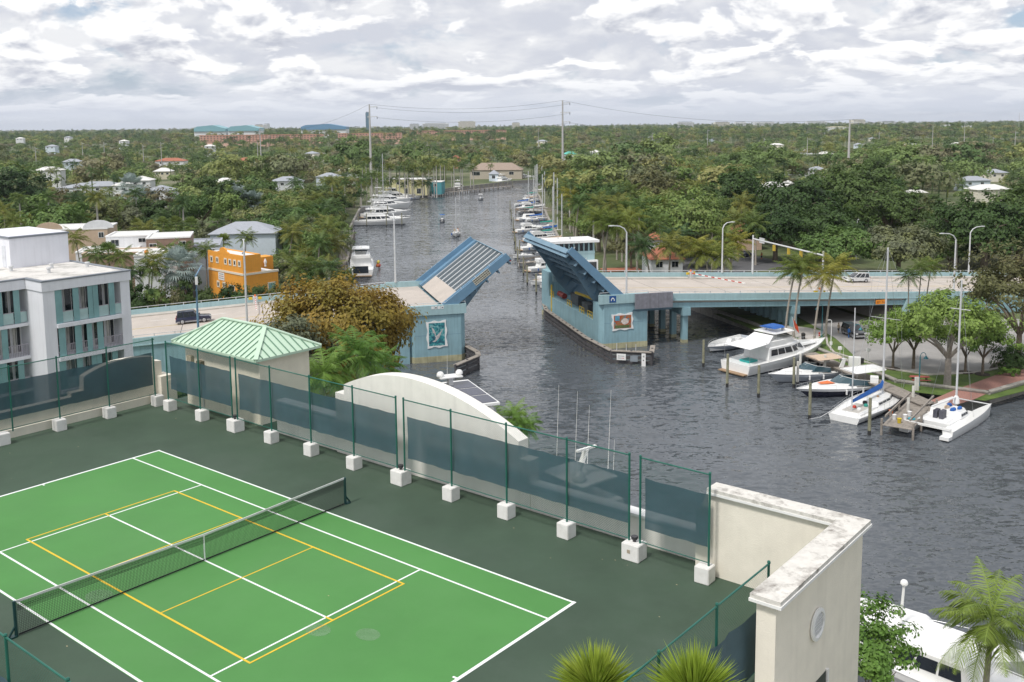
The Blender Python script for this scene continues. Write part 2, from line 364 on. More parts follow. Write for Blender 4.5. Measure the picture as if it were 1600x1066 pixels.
# kerb along the street's river side
kp = [P(x, y, LAND) for x, y in ((1285, 512), (1290, 522), (1293, 540), (1303, 552), (1335, 562), (1385, 577), (1450, 587), (1520, 584), (1560, 577))]
kb = MB()
for a, b in zip(kp, kp[1:]): kb.bar((a.x, a.y, LAND+0.14), (b.x, b.y, LAND+0.14), 0.3, 0.18)
kb.build('street_kerb', PAVE, kind='structure')
# boardwalk along the seawall: planks
bw = bpy.data.objects.new('boardwalk', None); COL.objects.link(bw); tag(bw, 'grey plank boardwalk running along the seawall behind the moored boats', 'boardwalk')
a0, a1 = P(1262, 553, 1.5), P(1452, 634, 1.5); dv = (a1-a0); n = int(dv.length/0.42); dv.normalize(); nx = Vector((-dv.y, dv.x, 0))
plank = MB().box(-0.19, 0.19, -1.2, 1.2, -0.03, 0.03).mesh('plank', WOOD)
for i in range(n):
    q = a0+dv*(i*0.42)+nx*0.2; inst('plank', plank, bw, (q.x, q.y, 1.58+rng.uniform(-.006, .006)), (0, 0, math.atan2(dv.y, dv.x)+rng.uniform(-.006, .006)))
MB().bar(a0+nx*1.1+Vector((0, 0, -0.1)), a1+nx*1.1+Vector((0, 0, -0.1)), 0.15, 0.2).bar(a0-nx*0.8+Vector((0, 0, -0.1)), a1-nx*0.8+Vector((0, 0, -0.1)), 0.15, 0.2).build('joist', WOOD, bw)
# ================================================================ ROOFTOP TENNIS COURT
CREAM = M('cream_stucco', (0.77, 0.725, 0.63), 0.85, var=0.05, streak=0.05, bump=0.25, bs=25)
CREAMW = M('pale_stucco', (0.76, 0.74, 0.69), 0.85, var=0.05, streak=0.08, bump=0.2, bs=25)
CAPM = M('weathered_cap', (0.62, 0.60, 0.56), 0.9, var=0.12, vs=3, dirt=(0.16, 0.14, 0.12), dirt_amt=0.85, bump=0.3)
COURTD = M('court_surround', (0.043, 0.076, 0.048), 0.75, var=0.16, vs=0.35, dirt=(0.060, 0.090, 0.066), dirt_amt=0.6, bump=0.08, bs=60)
COURTG = M('court_green', (0.066, 0.225, 0.052), 0.7, var=0.08, vs=0.3, dirt=(0.085, 0.235, 0.07), dirt_amt=0.4, bump=0.06, bs=60)
LINEW = M('line_white', (0.78, 0.80, 0.80), 0.7, var=0.06, vs=3)
LINEY = M('line_yellow', (0.72, 0.47, 0.03), 0.7, var=0.08, vs=3)
GREENP = M('fence_green', (0.012, 0.115, 0.085), 0.45, var=0.15)
WIRE = M('fence_wire', (0.02, 0.12, 0.095), 0.5, var=0.1)
SCREEN = M('windscreen_fabric', (0.045, 0.088, 0.120), 0.8, var=0.2, vs=0.7, alpha=0.89)
C0 = c2w(0, 0, 0)
deck = MB().box(-19.6, 18.5, -9.7, 10.4, -0.35, 0).box(-19.0, -5.2, 10.4, 14.6, -0.35, -0.002).build('court_deck', COURTD, kind='structure', loc=C0, rz=YAW)
court = MB().box(-11.885, 11.885, -5.485, 5.485, 0.0, 0.004).build('tennis_court', COURTG, kind='structure', loc=C0, rz=YAW)
def line(u0, u1, v0, v1, w, mat=LINEW, z=0.008):
    if u0 == u1: b = (u0-w/2, u0+w/2, v0, v1)
    else: b = (u0, u1, v0-w/2, v0+w/2)
    MB().box(b[0], b[1], b[2], b[3], 0.004, z).build('court_line' if mat is LINEW else 'pickleball_line', mat, court)
for s in (-1, 1):
    line(s*11.835, s*11.835, -5.485, 5.485, 0.11)
    line(-11.78, 11.78, s*5.43, s*5.43, 0.075); line(-11.78, 11.78, s*4.115, s*4.115, 0.07)
    line(s*6.4, s*6.4, -4.08, 4.08, 0.065)
    line(s*6.705, s*6.705, -3.05, 3.05, 0.06, LINEY, 0.012); line(-6.68, 6.68, s*3.02, s*3.02, 0.065, LINEY, 0.012)
    line(s*2.13, s*2.13, -2.99, 2.99, 0.05, LINEY, 0.010)
    line(s*6.37, s*6.68, 0, 0, 0.06, LINEY, 0.011)
line(-6.36, 6.36, 0, 0, 0.065, z=0.009)
for s in (-1, 1): line(s*11.78, s*11.65, 0, 0, 0.07)
# net
net = thing('tennis_net', 'black tennis net with white headband across the green court', 'net', C0, YAW)
NETB = M('net_cord', (0.012, 0.014, 0.016), 0.8, var=0.1); BAND = M('net_band', (0.62, 0.62, 0.62), 0.8, var=0.1)
def nh(v): return 0.93+0.14*min(1, abs(v)/6.4)
nm = MB()
k = 0; v = -6.35
while v < 6.35:
    nm.bar((0, v, 0.05), (0, v, nh(v)-0.03), 0.006, 0.006); v += 0.05
for i in range(19):
    z = 0.05+i*0.05; pts = [(0, vv, 0.05+(nh(vv)-0.1)*i/18) for vv in (-6.35, 0, 6.35)]
    for a, b in zip(pts, pts[1:]): nm.bar(a, b, 0.006, 0.006)
for i in range(9):     # doubled cords under the band
    for a, b in (((0, -6.35, 1.02-i*0.03), (0, 0, 0.88-i*0.03)), ((0, 0, 0.88-i*0.03), (0, 6.35, 1.02-i*0.03))): nm.bar(a, b, 0.007, 0.009)
nm.build('net_mesh', NETB, net)
hb = MB()
for a, b in ((-6.38, 0), (0, 6.38)): hb.bar((0, a, nh(a)), (0, b, nh(b)), 0.03, 0.07)
hb.build('headband', BAND, net)
MB().bar((0, -6.35, 0.04), (0, 6.35, 0.04), 0.03, 0.035).build('bottom_cord', NETB, net)
MB().bar((0, 0, 0.01), (0, 0, 0.92), 0.02, 0.055, up=(1, 0, 0)).build('centre_strap', LINEW, net)
for s in (-1, 1):
    p = MB().tube([(0, s*6.42, 0), (0, s*6.42, 1.1)], 0.05, 10); p.box(-0.09, 0.09, s*6.42-0.09+s*0.1, s*6.42+0.09+s*0.1, 0, 0.05); p.bar((0, s*6.42, 0.35), (0, s*6.66, 0.02), 0.05, 0.05)
    p.build('post', M('net_post', (0.012, 0.05, 0.05), 0.4), net, True)

# ---- chain-link fences with windscreen
def fence(label, a, b, posts, h=3.65, s0=1.12, s1=2.93, r0=0.66, base=0.5, screen=None, side=1):
    """a, b: ends in court coordinates; posts: distances along; wire diamonds are real strands"""
    A = Vector((a[0], a[1], 0)); B = Vector((b[0], b[1], 0)); d = (B-A); Ln = d.length; ang = math.atan2(d.y, d.x)
    w = c2w(a[0], a[1]); t = thing('chain_link_fence', label, 'fence', w, YAW+ang)
    for x in posts:
        MB().tube([(x, 0, base), (x, 0, h+0.04)], 0.038, 8).sphere((x, 0, h+0.05), 0.05, 8).build('post', GREENP, t, True)
    MB().tube([(0, 0, h), (Ln, 0, h)], 0.026, 8).build('top_rail', GREENP, t, True)
    MB().tube([(0, 0, r0), (Ln, 0, r0)], 0.018, 8).build('bottom_rail', GREENP, t, True)
    mb = MB(); sp = 0.085; H = h-r0; ww = 0.0035; k = -H
    while k < Ln:
        for sg in (1, -1):
            x0, x1 = k, k+H; z0, z1 = r0, h
            if x0 < 0: z0 += -x0; x0 = 0
            if x1 > Ln: z1 -= x1-Ln; x1 = Ln
            if x1 > x0:
                if sg < 0: z0, z1 = r0+h-z0, r0+h-z1
                mb.add([(x0-ww, 0.03, z0), (x0+ww, 0.03, z0), (x1+ww, 0.03, z1), (x1-ww, 0.03, z1)], [(0, 1, 2, 3)])
        k += sp
    mb.build('wire_mesh', WIRE, t)
    x0, x1 = screen or (0.12, Ln-0.12); sc = MB(); n = max(4, int((x1-x0)/0.35)); rings = []
    rr = random.Random(int(a[0]*10))
    for i in range(n+1):
        x = x0+(x1-x0)*i/n; y = side*(0.055+rr.uniform(0, 0.08)); sag = 0.025*abs(math.sin(i*1.1))
        rings.append([(x, y, s0+sag), (x, y+side*0.03, (s0+s1)/2), (x, y, s1-sag)])
    sc.loft(rings, closed=False, caps=(False, False)); sc.build('windscreen', SCREEN, t, True)
    return t
fence('green chain-link fence panel in front of the green-roofed hut', (-17.42, 9.42), (-11.72, 9.42), (0, 2.95, 5.7))
fence('long green chain-link fence run between the hut and the arched wall', (-11.3, 9.42), (-0.1, 9.40), (0, 2.7, 5.6, 8.5, 11.2))
fence('long green chain-link fence run below the arched wall down to the boat mast', (0.35, 9.40), (11.42, 9.30), (0, 2.68, 5.55, 8.4, 11.07))
fence('short green chain-link fence panel beside the tall cream parapet', (11.86, 9.30), (14.5, 9.26), (0, 2.64))
fence('green chain-link fence behind the far baseline facing the white apartments', (-18.75, -9.0), (-18.65, 9.5), (0.1, 2.8, 5.5, 8.25, 10.9, 13.2, 15.8, 18.4), side=1)
fence('green chain-link fence beside the weathered parapet end above the palms', (18.12, -8.9), (18.15, 5.78), (0.1, 3.0, 6.0, 8.8, 11.6, 14.6), h=3.0, s0=0.35, s1=2.1, r0=0.2, base=0.0, screen=(0.15, 13.9), side=-1)
fence('green chain-link fence along the near sideline past the net post', (-18.6, -9.0), (18.0, -9.0), [0.2+3.0*i for i in range(13)], h=3.0, s0=0.3, s1=2.0, r0=0.2, base=0.0, side=-1)
# ---- white footing blocks
BLK = M('white_block', (0.74, 0.73, 0.71), 0.8, var=0.05, vs=4, dirt=(0.5, 0.48, 0.44), dirt_amt=0.35)
def block(u, v, label, su=0.52, sv=0.52, h=0.56, group=None):
    bm = bmesh.new(); bmesh.ops.create_cube(bm, size=1.0)
    bmesh.ops.scale(bm, vec=(su, sv, h), verts=bm.verts); bmesh.ops.translate(bm, vec=(0, 0, h/2), verts=bm.verts)
    bmesh.ops.bevel(bm, geom=bm.edges[:], offset=0.022, segments=2, affect='EDGES')
    me = bpy.data.meshes.new('footing_block'); bm.to_mesh(me); bm.free(); me.materials.append(BLK)
    o = bpy.data.objects.new('footing_block', me); COL.objects.link(o); o.location = c2w(u, v); o.rotation_euler = (0, 0, YAW+rng.uniform(-.03, .03))
    return tag(o, label, 'concrete block', group)
GB = 'white footing blocks along the court fence'
for i, (u, v) in enumerate([(-17.28, 9.42), (-14.34, 9.42), (-11.5, 9.42), (-8.62, 9.4), (-5.7, 9.4), (-2.8, 9.4), (0.12, 9.38), (3.0, 9.35), (5.89, 9.33), (8.74, 9.3), (11.64, 9.28), (14.37, 9.25)]):
    if i in (2, 6, 10): l = ('white footing block under the fence gap beside the hut', 'white footing block under the fence gap below the arched wall', 'white footing block with an outlet plate at the last fence gap')[(2, 6, 10).index(i)]; block(u, v, l, 0.68, 0.6, 0.6, GB)
    else: block(u, v, 'white painted concrete block at a post of the river-side fence', group=GB)
for v in (-4.2, -1.4, 1.38, 4.12, 6.75, 9.5): block(-18.62, v, 'white painted concrete block at a post of the far baseline fence', group=GB)
MB().box(-0.06, 0.06, -0.31, -0.30, 0.28, 0.4).build('outlet_plate', M('outlet', (0.38, 0.32, 0.24), 0.5), None, loc=c2w(11.6, 9.28), rz=YAW)
tag(bpy.data.objects['outlet_plate'], 'small tan outlet plate on the front of a white footing block', 'outlet')
FLD = M('lamp_black', (0.03, 0.03, 0.035), 0.4)
for u, v, l in ((-11.5, 9.4, 'hut'), (0.12, 9.38, 'arched wall'), (11.64, 9.3, 'tall parapet')):
    t = thing('floodlight', 'small dark floodlight on the white footing block near the '+l, 'floodlight', c2w(u, v, 0.6), YAW)
    MB().box(-0.04, 0.04, -0.04, 0.04, 0, 0.07).build('bracket', FLD, t)
    MB().lathe([(0.05, 0), (0.11, 0.03), (0.13, 0.12), (0.12, 0.14)], 12, (0, 0, 0.06)).build('housing', FLD, t, True)

# ---- parapet walls
par = thing('arched_parapet', 'pale stucco parapet with a broad segmental arch behind the court fence', 'wall', C0, YAW)
# measured outline (u, height)
out = [(-5.15, -0.4), (6.15, -0.4), (6.15, 1.85), (5.62, 1.95), (5.62, 2.55)]
ar = [(5.6, 2.55), (4.52, 3.12), (3.5, 3.52), (2.48, 3.82), (1.2, 4.10), (-0.08, 4.20), (-1.1, 4.2), (-2.04, 4.08), (-3.0, 3.82), (-3.8, 3.53), (-4.55, 3.22)]
# smooth the arch with one circle through its ends and crown
cx, R0 = -0.55, None
def arc(u): return 4.22-0.0415*(u+0.55)**2 if u > -0.55 else 4.22-0.060*(u+0.55)**2
out = [(-5.15, -0.4), (6.15, -0.4), (6.15, 1.95), (5.62, 1.95)]+[(5.62-i*(5.62+4.55)/28, arc(5.62-i*(5.62+4.55)/28)) for i in range(29)]+[(-4.55, 2.8), (-5.15, 2.8)]
MB().vprism(out, 10.45, 11.05).build('arch_wall', CREAMW, par)
MB().box(6.15, 13.9, 10.5, 10.95, -0.4, 0.95).build('low_wall', CREAMW, par); MB().box(-9.6, -5.15, 10.5, 10.95, -0.4, 1.55).build('low_wall', CREAMW, par)
MB().box(6.17, 13.88, 10.44, 11.01, 0.95, 1.05).build('coping', WHITE, par); MB().box(-9.6, -5.17, 10.44, 11.01, 1.55, 1.65).build('coping', WHITE, par)
tp = thing('tall_parapet', 'tall cream corner parapet with a stained weathered cap beside the water', 'wall', C0, YAW)
MB().vprism([(13.75, -0.4), (18.6, -0.4), (18.6, 2.9), (14.25, 2.9), (14.1, 2.75), (14.0, 2.45), (13.9, 2.2), (13.75, 2.1)], 9.75, 10.15).build('wall', CREAM, tp)
MB().box(18.62, 19.15, 3.95, 10.15, -4.5, 2.9).box(18.75, 19.12, -9.6, 3.95, -4.5, -0.3).build('return_wall', CREAM, tp)
MB().box(14.2, 18.5, 9.62, 10.3, 2.9, 3.02).box(18.5, 19.33, 3.8, 10.3, 2.9, 3.02).build('cap', CAPM, tp)
MB().box(18.48, 19.36, 3.77, 10.33, 2.82, 2.9).box(14.2, 18.48, 9.6, 10.33, 2.82, 2.9).build('cap_edge', WHITE, tp)
lw = thing('stepped_parapet', 'low cream parapet with a raised arched part behind the far baseline', 'wall', C0, YAW)
# outline in (v, height) on the plane u = -19.4
po = [(-9.6, -0.4), (10.3, -0.4), (10.3, 2.2), (9.9, 2.26)]+[(9.8-i*(9.8-5.9)/14, 2.68-0.045*(8.0-(9.8-i*(9.8-5.9)/14))**2-(0.06*(8.0-(9.8-i*(9.8-5.9)/14))**2 if i > 7 else 0)) for i in range(15)]+[(5.85, 1.5), (5.2, 1.5), (5.2, 1.3), (-9.6, 1.3)]
q = MB().vprism(po, 0.0, 0.45); q.v = [(-19.4-y, x, z) for x, y, z in q.v]; q.f = [f[::-1] for f in q.f]
q.build('wall', CREAM, lw)
MB().box(-19.9, -19.0, 10.0, 10.7, -0.3, 1.42).box(-19.2, -18.95, 10.35, 10.9, -0.3, 1.15).build('pillar', CREAM, lw)
MB().box(-19.36, -19.25, -9, 9.4, 0.0, 0.42).build('kerb', CREAM, lw)

# ---- parking structure that carries the court
gar = thing('parking_structure', 'cream parking building under the rooftop court with a round vent', 'building', C0, YAW)
MB().box(-19.6, 18.74, -9.6, 10.1, -20, -0.36).build('core', CREAM, gar)
MB().box(18.77, 19.14, 3.97, 10.13, -20, -4.5).build('corner_wall', CREAM, gar)
vn = MB().lathe([(0.42, 0), (0.46, 0.03), (0.46, 0.08), (0.36, 0.10), (0.34, 0.05)], 28)
vn.v = [(19.15+z, 6.65+x, 1.2+y) for x, y, z in vn.v]; vn.build('round_vent', WHITE, gar, True)
vl = MB()
for i in range(5): z = 0.98+i*0.11; w = math.sqrt(max(0, .33**2-(z-1.2)**2)); vl.bar((19.21, 6.65-w, z), (19.21, 6.65+w, z), 0.02, 0.07)
vl.build('louvre', GALV, gar)
OPN = M('opening_dark', (0.05, 0.06, 0.05), 0.8)
MB().box(19.152, 19.17, 5.7, 7.45, -2.4, -0.55).build('opening', OPN, gar)
MB().box(19.15, 19.26, 5.6, 7.55, -2.5, -2.4).box(19.15, 19.22, 7.45, 7.55, -2.4, -0.5).build('opening_trim', WHITE, gar)
MB().box(19.16, 20.3, -9.5, 4.6, -0.75, -0.45).build('ledge', WHITE, gar)
MB().box(19.2, 24.5, -14, 6.0, -5.0, -4.6).build('planter_terrace', CONC, gar)

# ---- stair hut with green standing-seam roof
HUT = M('hut_stucco', (0.74, 0.69, 0.57), 0.85, var=0.05, streak=0.06, bump=0.2, bs=25)
SEAM = M('green_metal', (0.47, 0.62, 0.48), 0.4, 0.0, var=0.05, vs=0.6); SEAMD = M('green_seam', (0.13, 0.24, 0.17), 0.5, var=0.1)
hut = thing('stair_hut', 'cream rooftop hut with a pale green standing-seam hip roof', 'hut', C0, YAW)
MB().box(-17.7, -11.2, 10.75, 13.9, -0.36, 3.42).build('wall', HUT, hut)
MB().box(-18.05, -10.85, 10.32, 14.28, 3.36, 3.5).build('soffit', WHITE, hut)
E0, E1, F0, F1, RA, RB, RV, ZE, ZR = -18.15, -10.75, 10.22, 14.38, -16.4, -12.7, 12.3, 3.5, 4.6
rf = MB().add([(E0, F0, ZE), (E1, F0, ZE), (E1, F1, ZE), (E0, F1, ZE), (RA, RV, ZR), (RB, RV, ZR), (E0, F0, ZE-.12), (E1, F0, ZE-.12), (E1, F1, ZE-.12), (E0, F1, ZE-.12)],
  [(0, 1, 5, 4), (1, 2, 5), (2, 3, 4, 5), (3, 0, 4), (0, 6, 7, 1), (1, 7, 8, 2), (2, 8, 9, 3), (3, 9, 6, 0), (9, 8, 7, 6)]).build('roof', SEAM, hut)
def lerp(a, b, k): return tuple(a[i]+(b[i]-a[i])*k for i in range(3))
def seams(A, B, TA, TB, n):    # seam from eave point to the top line TA-TB straight up the slope
    A, B, TA, TB = map(Vector, (A, B, TA, TB)); e = (B-A); Ln = e.length; e.normalize()
    ta = (TA-A).dot(e); tb = (TB-A).dot(e); up0 = TA-A-e*ta
    for i in range(1, n):
        x = Ln*i/n
        k = x/ta if x < ta else (1 if x <= tb else (Ln-x)/(Ln-tb))
        p = A+e*x; q = p+up0*k*0.97; o = Vector((0, 0, 0.022))
        MB().bar(p+o, q+o, 0.045, 0.05).build('seam', SEAMD, rf)
seams((E0, F0, ZE), (E1, F0, ZE), (RA, RV, ZR), (RB, RV, ZR), 18); seams((E1, F0, ZE), (E1, F1, ZE), (RB, RV, ZR), (RB, RV, ZR), 10)
seams((E1, F1, ZE), (E0, F1, ZE), (RB, RV, ZR), (RA, RV, ZR), 18); seams((E0, F1, ZE), (E0, F0, ZE), (RA, RV, ZR), (RA, RV, ZR), 10)
for a, b in (((E0, F0, ZE), (RA, RV, ZR)), ((E1, F0, ZE), (RB, RV, ZR)), ((E1, F1, ZE), (RB, RV, ZR)), ((E0, F1, ZE), (RA, RV, ZR)), ((RA, RV, ZR), (RB, RV, ZR))):
    a = Vector(a)+Vector((0, 0, .03)); b = Vector(b)+Vector((0, 0, .03)); MB().bar(a, b, 0.22, 0.06).build('ridge_cap', SEAM, rf)
MB().box(-17.3, -16.9, 10.55, 10.75, 2.3, 2.75).build('fan_unit', M('tan_box', (0.42, 0.36, 0.26), 0.6), hut)
MB().box(-16.35, -15.95, 10.5, 10.75, 2.2, 2.6).build('junction_box', M('brown_box', (0.15, 0.11, 0.07), 0.6), hut)
MB().box(-16.25, -15.95, 10.6, 10.75, 1.3, 1.9).build('meter_box', GALV, hut)
MB().tube([(-16.1, 10.7, 0), (-16.1, 10.7, 1.3)], 0.03, 6).build('conduit', GALV, hut)
MB().tube([(-11.15, 10.72, 0), (-11.15, 10.72, 3.4)], 0.05, 8).build('downspout', HUT, hut)
# stray leaves and litter on the surround
lt = MB()
for i in range(70):
    u, v = rng.uniform(-18, 18), rng.uniform(-8, 9)
    if abs(u) < 12 and abs(v) < 5.6 and rng.random() < .8: continue
    a = rng.uniform(0, 6.28); r = rng.uniform(.015, .04); lt.add([(u+r*math.cos(a+j*1.57), v+r*.6*math.sin(a+j*1.57), .012) for j in range(4)], [(0, 1, 2, 3)])
lt.build('fallen_leaves', M('dry_leaf', (0.42, 0.36, 0.22), 0.8, var=.4, vs=9), None, kind='stuff', loc=C0, rz=YAW)
tag(bpy.data.objects['fallen_leaves'], 'scattered dry leaves on the dark green court surround', 'leaves')

# pale smudges on the playing surface
SMU = M('court_smudge', (.36, .42, .36), .8, var=.3, vs=3, alpha=.09)
for px, py, r_ in ((155, 932, .5), (497, 985, .42), (575, 992, .40)):
    p = P(px, py, 21.0); o = MB().lathe([(r_, 0), (r_*.98, .002)], 26, sy=.8).build('court_smudge', SMU, court); l = p-C0; c_, s_ = math.cos(YAW), math.sin(YAW); o.location = (l.x*c_+l.y*s_, -l.x*s_+l.y*c_, .0135)
# ================================================================ BASCULE BRIDGE
BLUE = M('bridge_paint', (0.245, 0.40, 0.455), 0.6, var=0.09, vs=0.5, streak=0.20, dirt=(0.22, 0.32, 0.33), dirt_amt=0.3)
BLUEL = M('bridge_paint_pale', (0.33, 0.48, 0.51), 0.6, var=0.07, vs=0.5, streak=0.12)
LBLUE = M('leaf_paint', (0.13, 0.245, 0.36), 0.5, var=0.1, vs=0.6, streak=0.08)
LBLUED = M('leaf_steel', (0.16, 0.26, 0.34), 0.55, var=0.12, vs=0.6)
GRATE = M('deck_grating', (0.12, 0.15, 0.17), 0.5, 0.3, var=0.15, vs=0.8)
ALGAE = M('pier_foot', (0.40, 0.38, 0.24), 0.85, var=0.25, vs=0.8, streak=0.3)
ROAD = M('bridge_deck', (0.47, 0.42, 0.375), 0.85, var=0.08, vs=0.25, dirt=(0.34, 0.31, 0.28), dirt_amt=0.5, bump=0.15, bs=12)
YEL = M('yellow_paint', (0.62, 0.44, 0.03), 0.5, var=0.15)
ORNG = M('orange_sign', (0.75, 0.26, 0.02), 0.5, var=0.05); INK = M('sign_ink', (0.02, 0.02, 0.02), 0.6); REDI = M('red_ink', (0.5, 0.04, 0.04), 0.6); SBLUE = M('sign_blue', (0.01, 0.07, 0.24), 0.45)
B0 = b2w(0, 0, 0); DW = 24.0
def zt(s): return 8.75-0.049*max(0, abs(s)-14)       # top of parapet along the bridge
def zd(s): return zt(s)-0.95                         # roadway
def strip(mb, s0, s1, t0, t1, za, zb, n=1):          # sloped box following the deck grade; za/zb are offsets from the parapet top
    for i in range(n):
        a = s0+(s1-s0)*i/n; b = s0+(s1-s0)*(i+1)/n
        mb.add([(a,t0,zt(a)+za),(b,t0,zt(b)+za),(b,t1,zt(b)+za),(a,t1,zt(a)+za),(a,t0,zt(a)+zb),(b,t0,zt(b)+zb),(b,t1,zt(b)+zb),(a,t1,zt(a)+zb)],
          [(3,2,1,0),(4,5,6,7),(0,1,5,4),(1,2,6,5),(2,3,7,6),(3,0,4,7)])
    return mb
def span(name, label, s0, s1, solid):
    t = thing(name, label, 'bridge', B0, BTH)
    strip(MB(), s0, s1, 0.45, DW-0.45, -1.5, -0.95).build('roadway', ROAD, t)
    strip(MB(), s0, s1, 0.45, 2.3, -0.949, -0.75).build('sidewalk', CONC, t); strip(MB(), s0, s1, DW-2.3, DW-0.45, -0.949, -0.75).build('sidewalk', CONC, t)
    for t0, t1 in ((0, 0.45), (DW-0.45, DW)):
        strip(MB(), s0, s1, t0, t1, -0.98, 0.0).build('parapet', BLUEL, t)
        strip(MB(), s0, s1, t0+0.16, t1-0.16, 0.33, 0.40).build('hand_rail', GALV, t)
        n = int((s1-s0)/2.7)
        for i in range(n+1):
            s = s0+0.15+(s1-s0-0.3)*i/n; MB().box(s-0.06, s+0.06, t0+0.17, t1-0.17, zt(s)-0.02, zt(s)+0.34).build('rail_post', GALV, t)
    strip(MB(), s0, s1, -0.14, 0.5, -1.12, -0.985).build('fascia_ledge', BLUEL, t)
    if solid: strip(MB(), s0, s1, 0.1, DW-0.1, -9.5, -1.13).build('embankment_wall', BLUE, t)
    else:
        for tt in (0.25, 4.8, 9.6, 14.4, 19.2, DW-0.6): strip(MB(), s0, s1, tt, tt+0.35, -2.3, -1.5).build('girder', BLUE, t)
    # lane lines and joints
    ln = MB()
    for tt in (DW/2-0.15, DW/2+0.05): strip(ln, s0, s1, tt, tt+0.1, -0.952, -0.944)
    ln.build('centre_line', M('road_yellow', (0.5, 0.38, 0.12), 0.8, var=.3, vs=4), t)
    s = s0+1
    while s < s1-2:
        for tt in (6.8, 17.2): strip(MB(), s, s+2.4, tt, tt+0.1, -0.952, -0.944).build('lane_dash', LINEW, t)
        s += 9
    for i in range(int((s1-s0)/12)): s = s0+6+i*12; strip(MB(), s, s+0.08, 2.3, DW-2.3, -0.952, -0.946).build('deck_joint', INK, t)
    return t
wa = span('bridge_approach', 'west bridge approach with pale blue parapets and concrete roadway', -95, -20.05, True)
ea = span('bridge_approach', 'east bridge spans on blue piles over the riverside street', 18.6, 68, False)
ee = span('bridge_approach', 'east bridge embankment with blue retaining wall behind the park trees', 68.05, 150, True)
# pile bents under the east spans
for s, tts, zb in ((25.4, (0.9, 5.2, 9.6, 14.2, 18.8, 23.0), -0.5), (30.5, (), 0), (45.5, [0.9+2.2*i for i in range(11)], 1.0)):
    if not len(tts): continue
    cb = MB().box(s-0.7, s+0.7, -0.05, DW+0.05, zt(s)-3.6, zt(s)-2.32); cb.build('pile_cap', BLUE, ea)
    for tt in tts: MB().box(s-0.45, s+0.45, tt-0.45, tt+0.45, zb, zt(s)-3.62).build('pile', BLUE, ea); MB().box(s-0.47, s+0.47, tt-0.47, tt+0.47, zb, 0.5).build('pile_foot', ALGAE, ea)
MB().add([(63, 0.6, 1.2), (68, 0.6, 4.2), (68, DW-.6, 4.2), (63, DW-.6, 1.2), (68, 0.6, 1.2), (68, DW-.6, 1.2)], [(0, 1, 2, 3), (0, 4, 1), (3, 2, 5), (0, 3, 5, 4), (4, 5, 2, 1)]).build('slope_paving', CONC, ea)
MB().add([(66.0, -0.1, 1.0), (69, -0.1, 1.0), (69, -0.1, 6.0), (67.4, -0.1, 6.0), (66.0, 0.5, 1.0), (69, 0.5, 1.0), (69, 0.5, 6.0), (67.4, 0.5, 6.0)], [(0, 1, 2, 3), (5, 4, 7, 6), (4, 0, 3, 7), (1, 5, 6, 2), (3, 2, 6, 7)]).build('wing_wall', BLUEL, ea)
sg = MB().box(60.8, 62.8, -0.20, -0.15, zt(61.8)-2.05, zt(61.8)-1.3).build('orange_sign', ORNG, ea)
sg['label'] = 'small orange sign with darker marks on the girder'
DORG = M('dark_orange_ink', (.40, .12, .01), .6)
for x0, x1, z0, z1 in ((61.0, 61.35, -.2, .16), (61.4, 61.75, -.02, .12), (62.05, 62.25, -.12, .18), (62.3, 62.6, -.15, .02)): MB().box(x0, x1, -.212, -.202, zt(61.8)-1.68+z0, zt(61.8)-1.68+z1).build('sign_mark', DORG, sg)
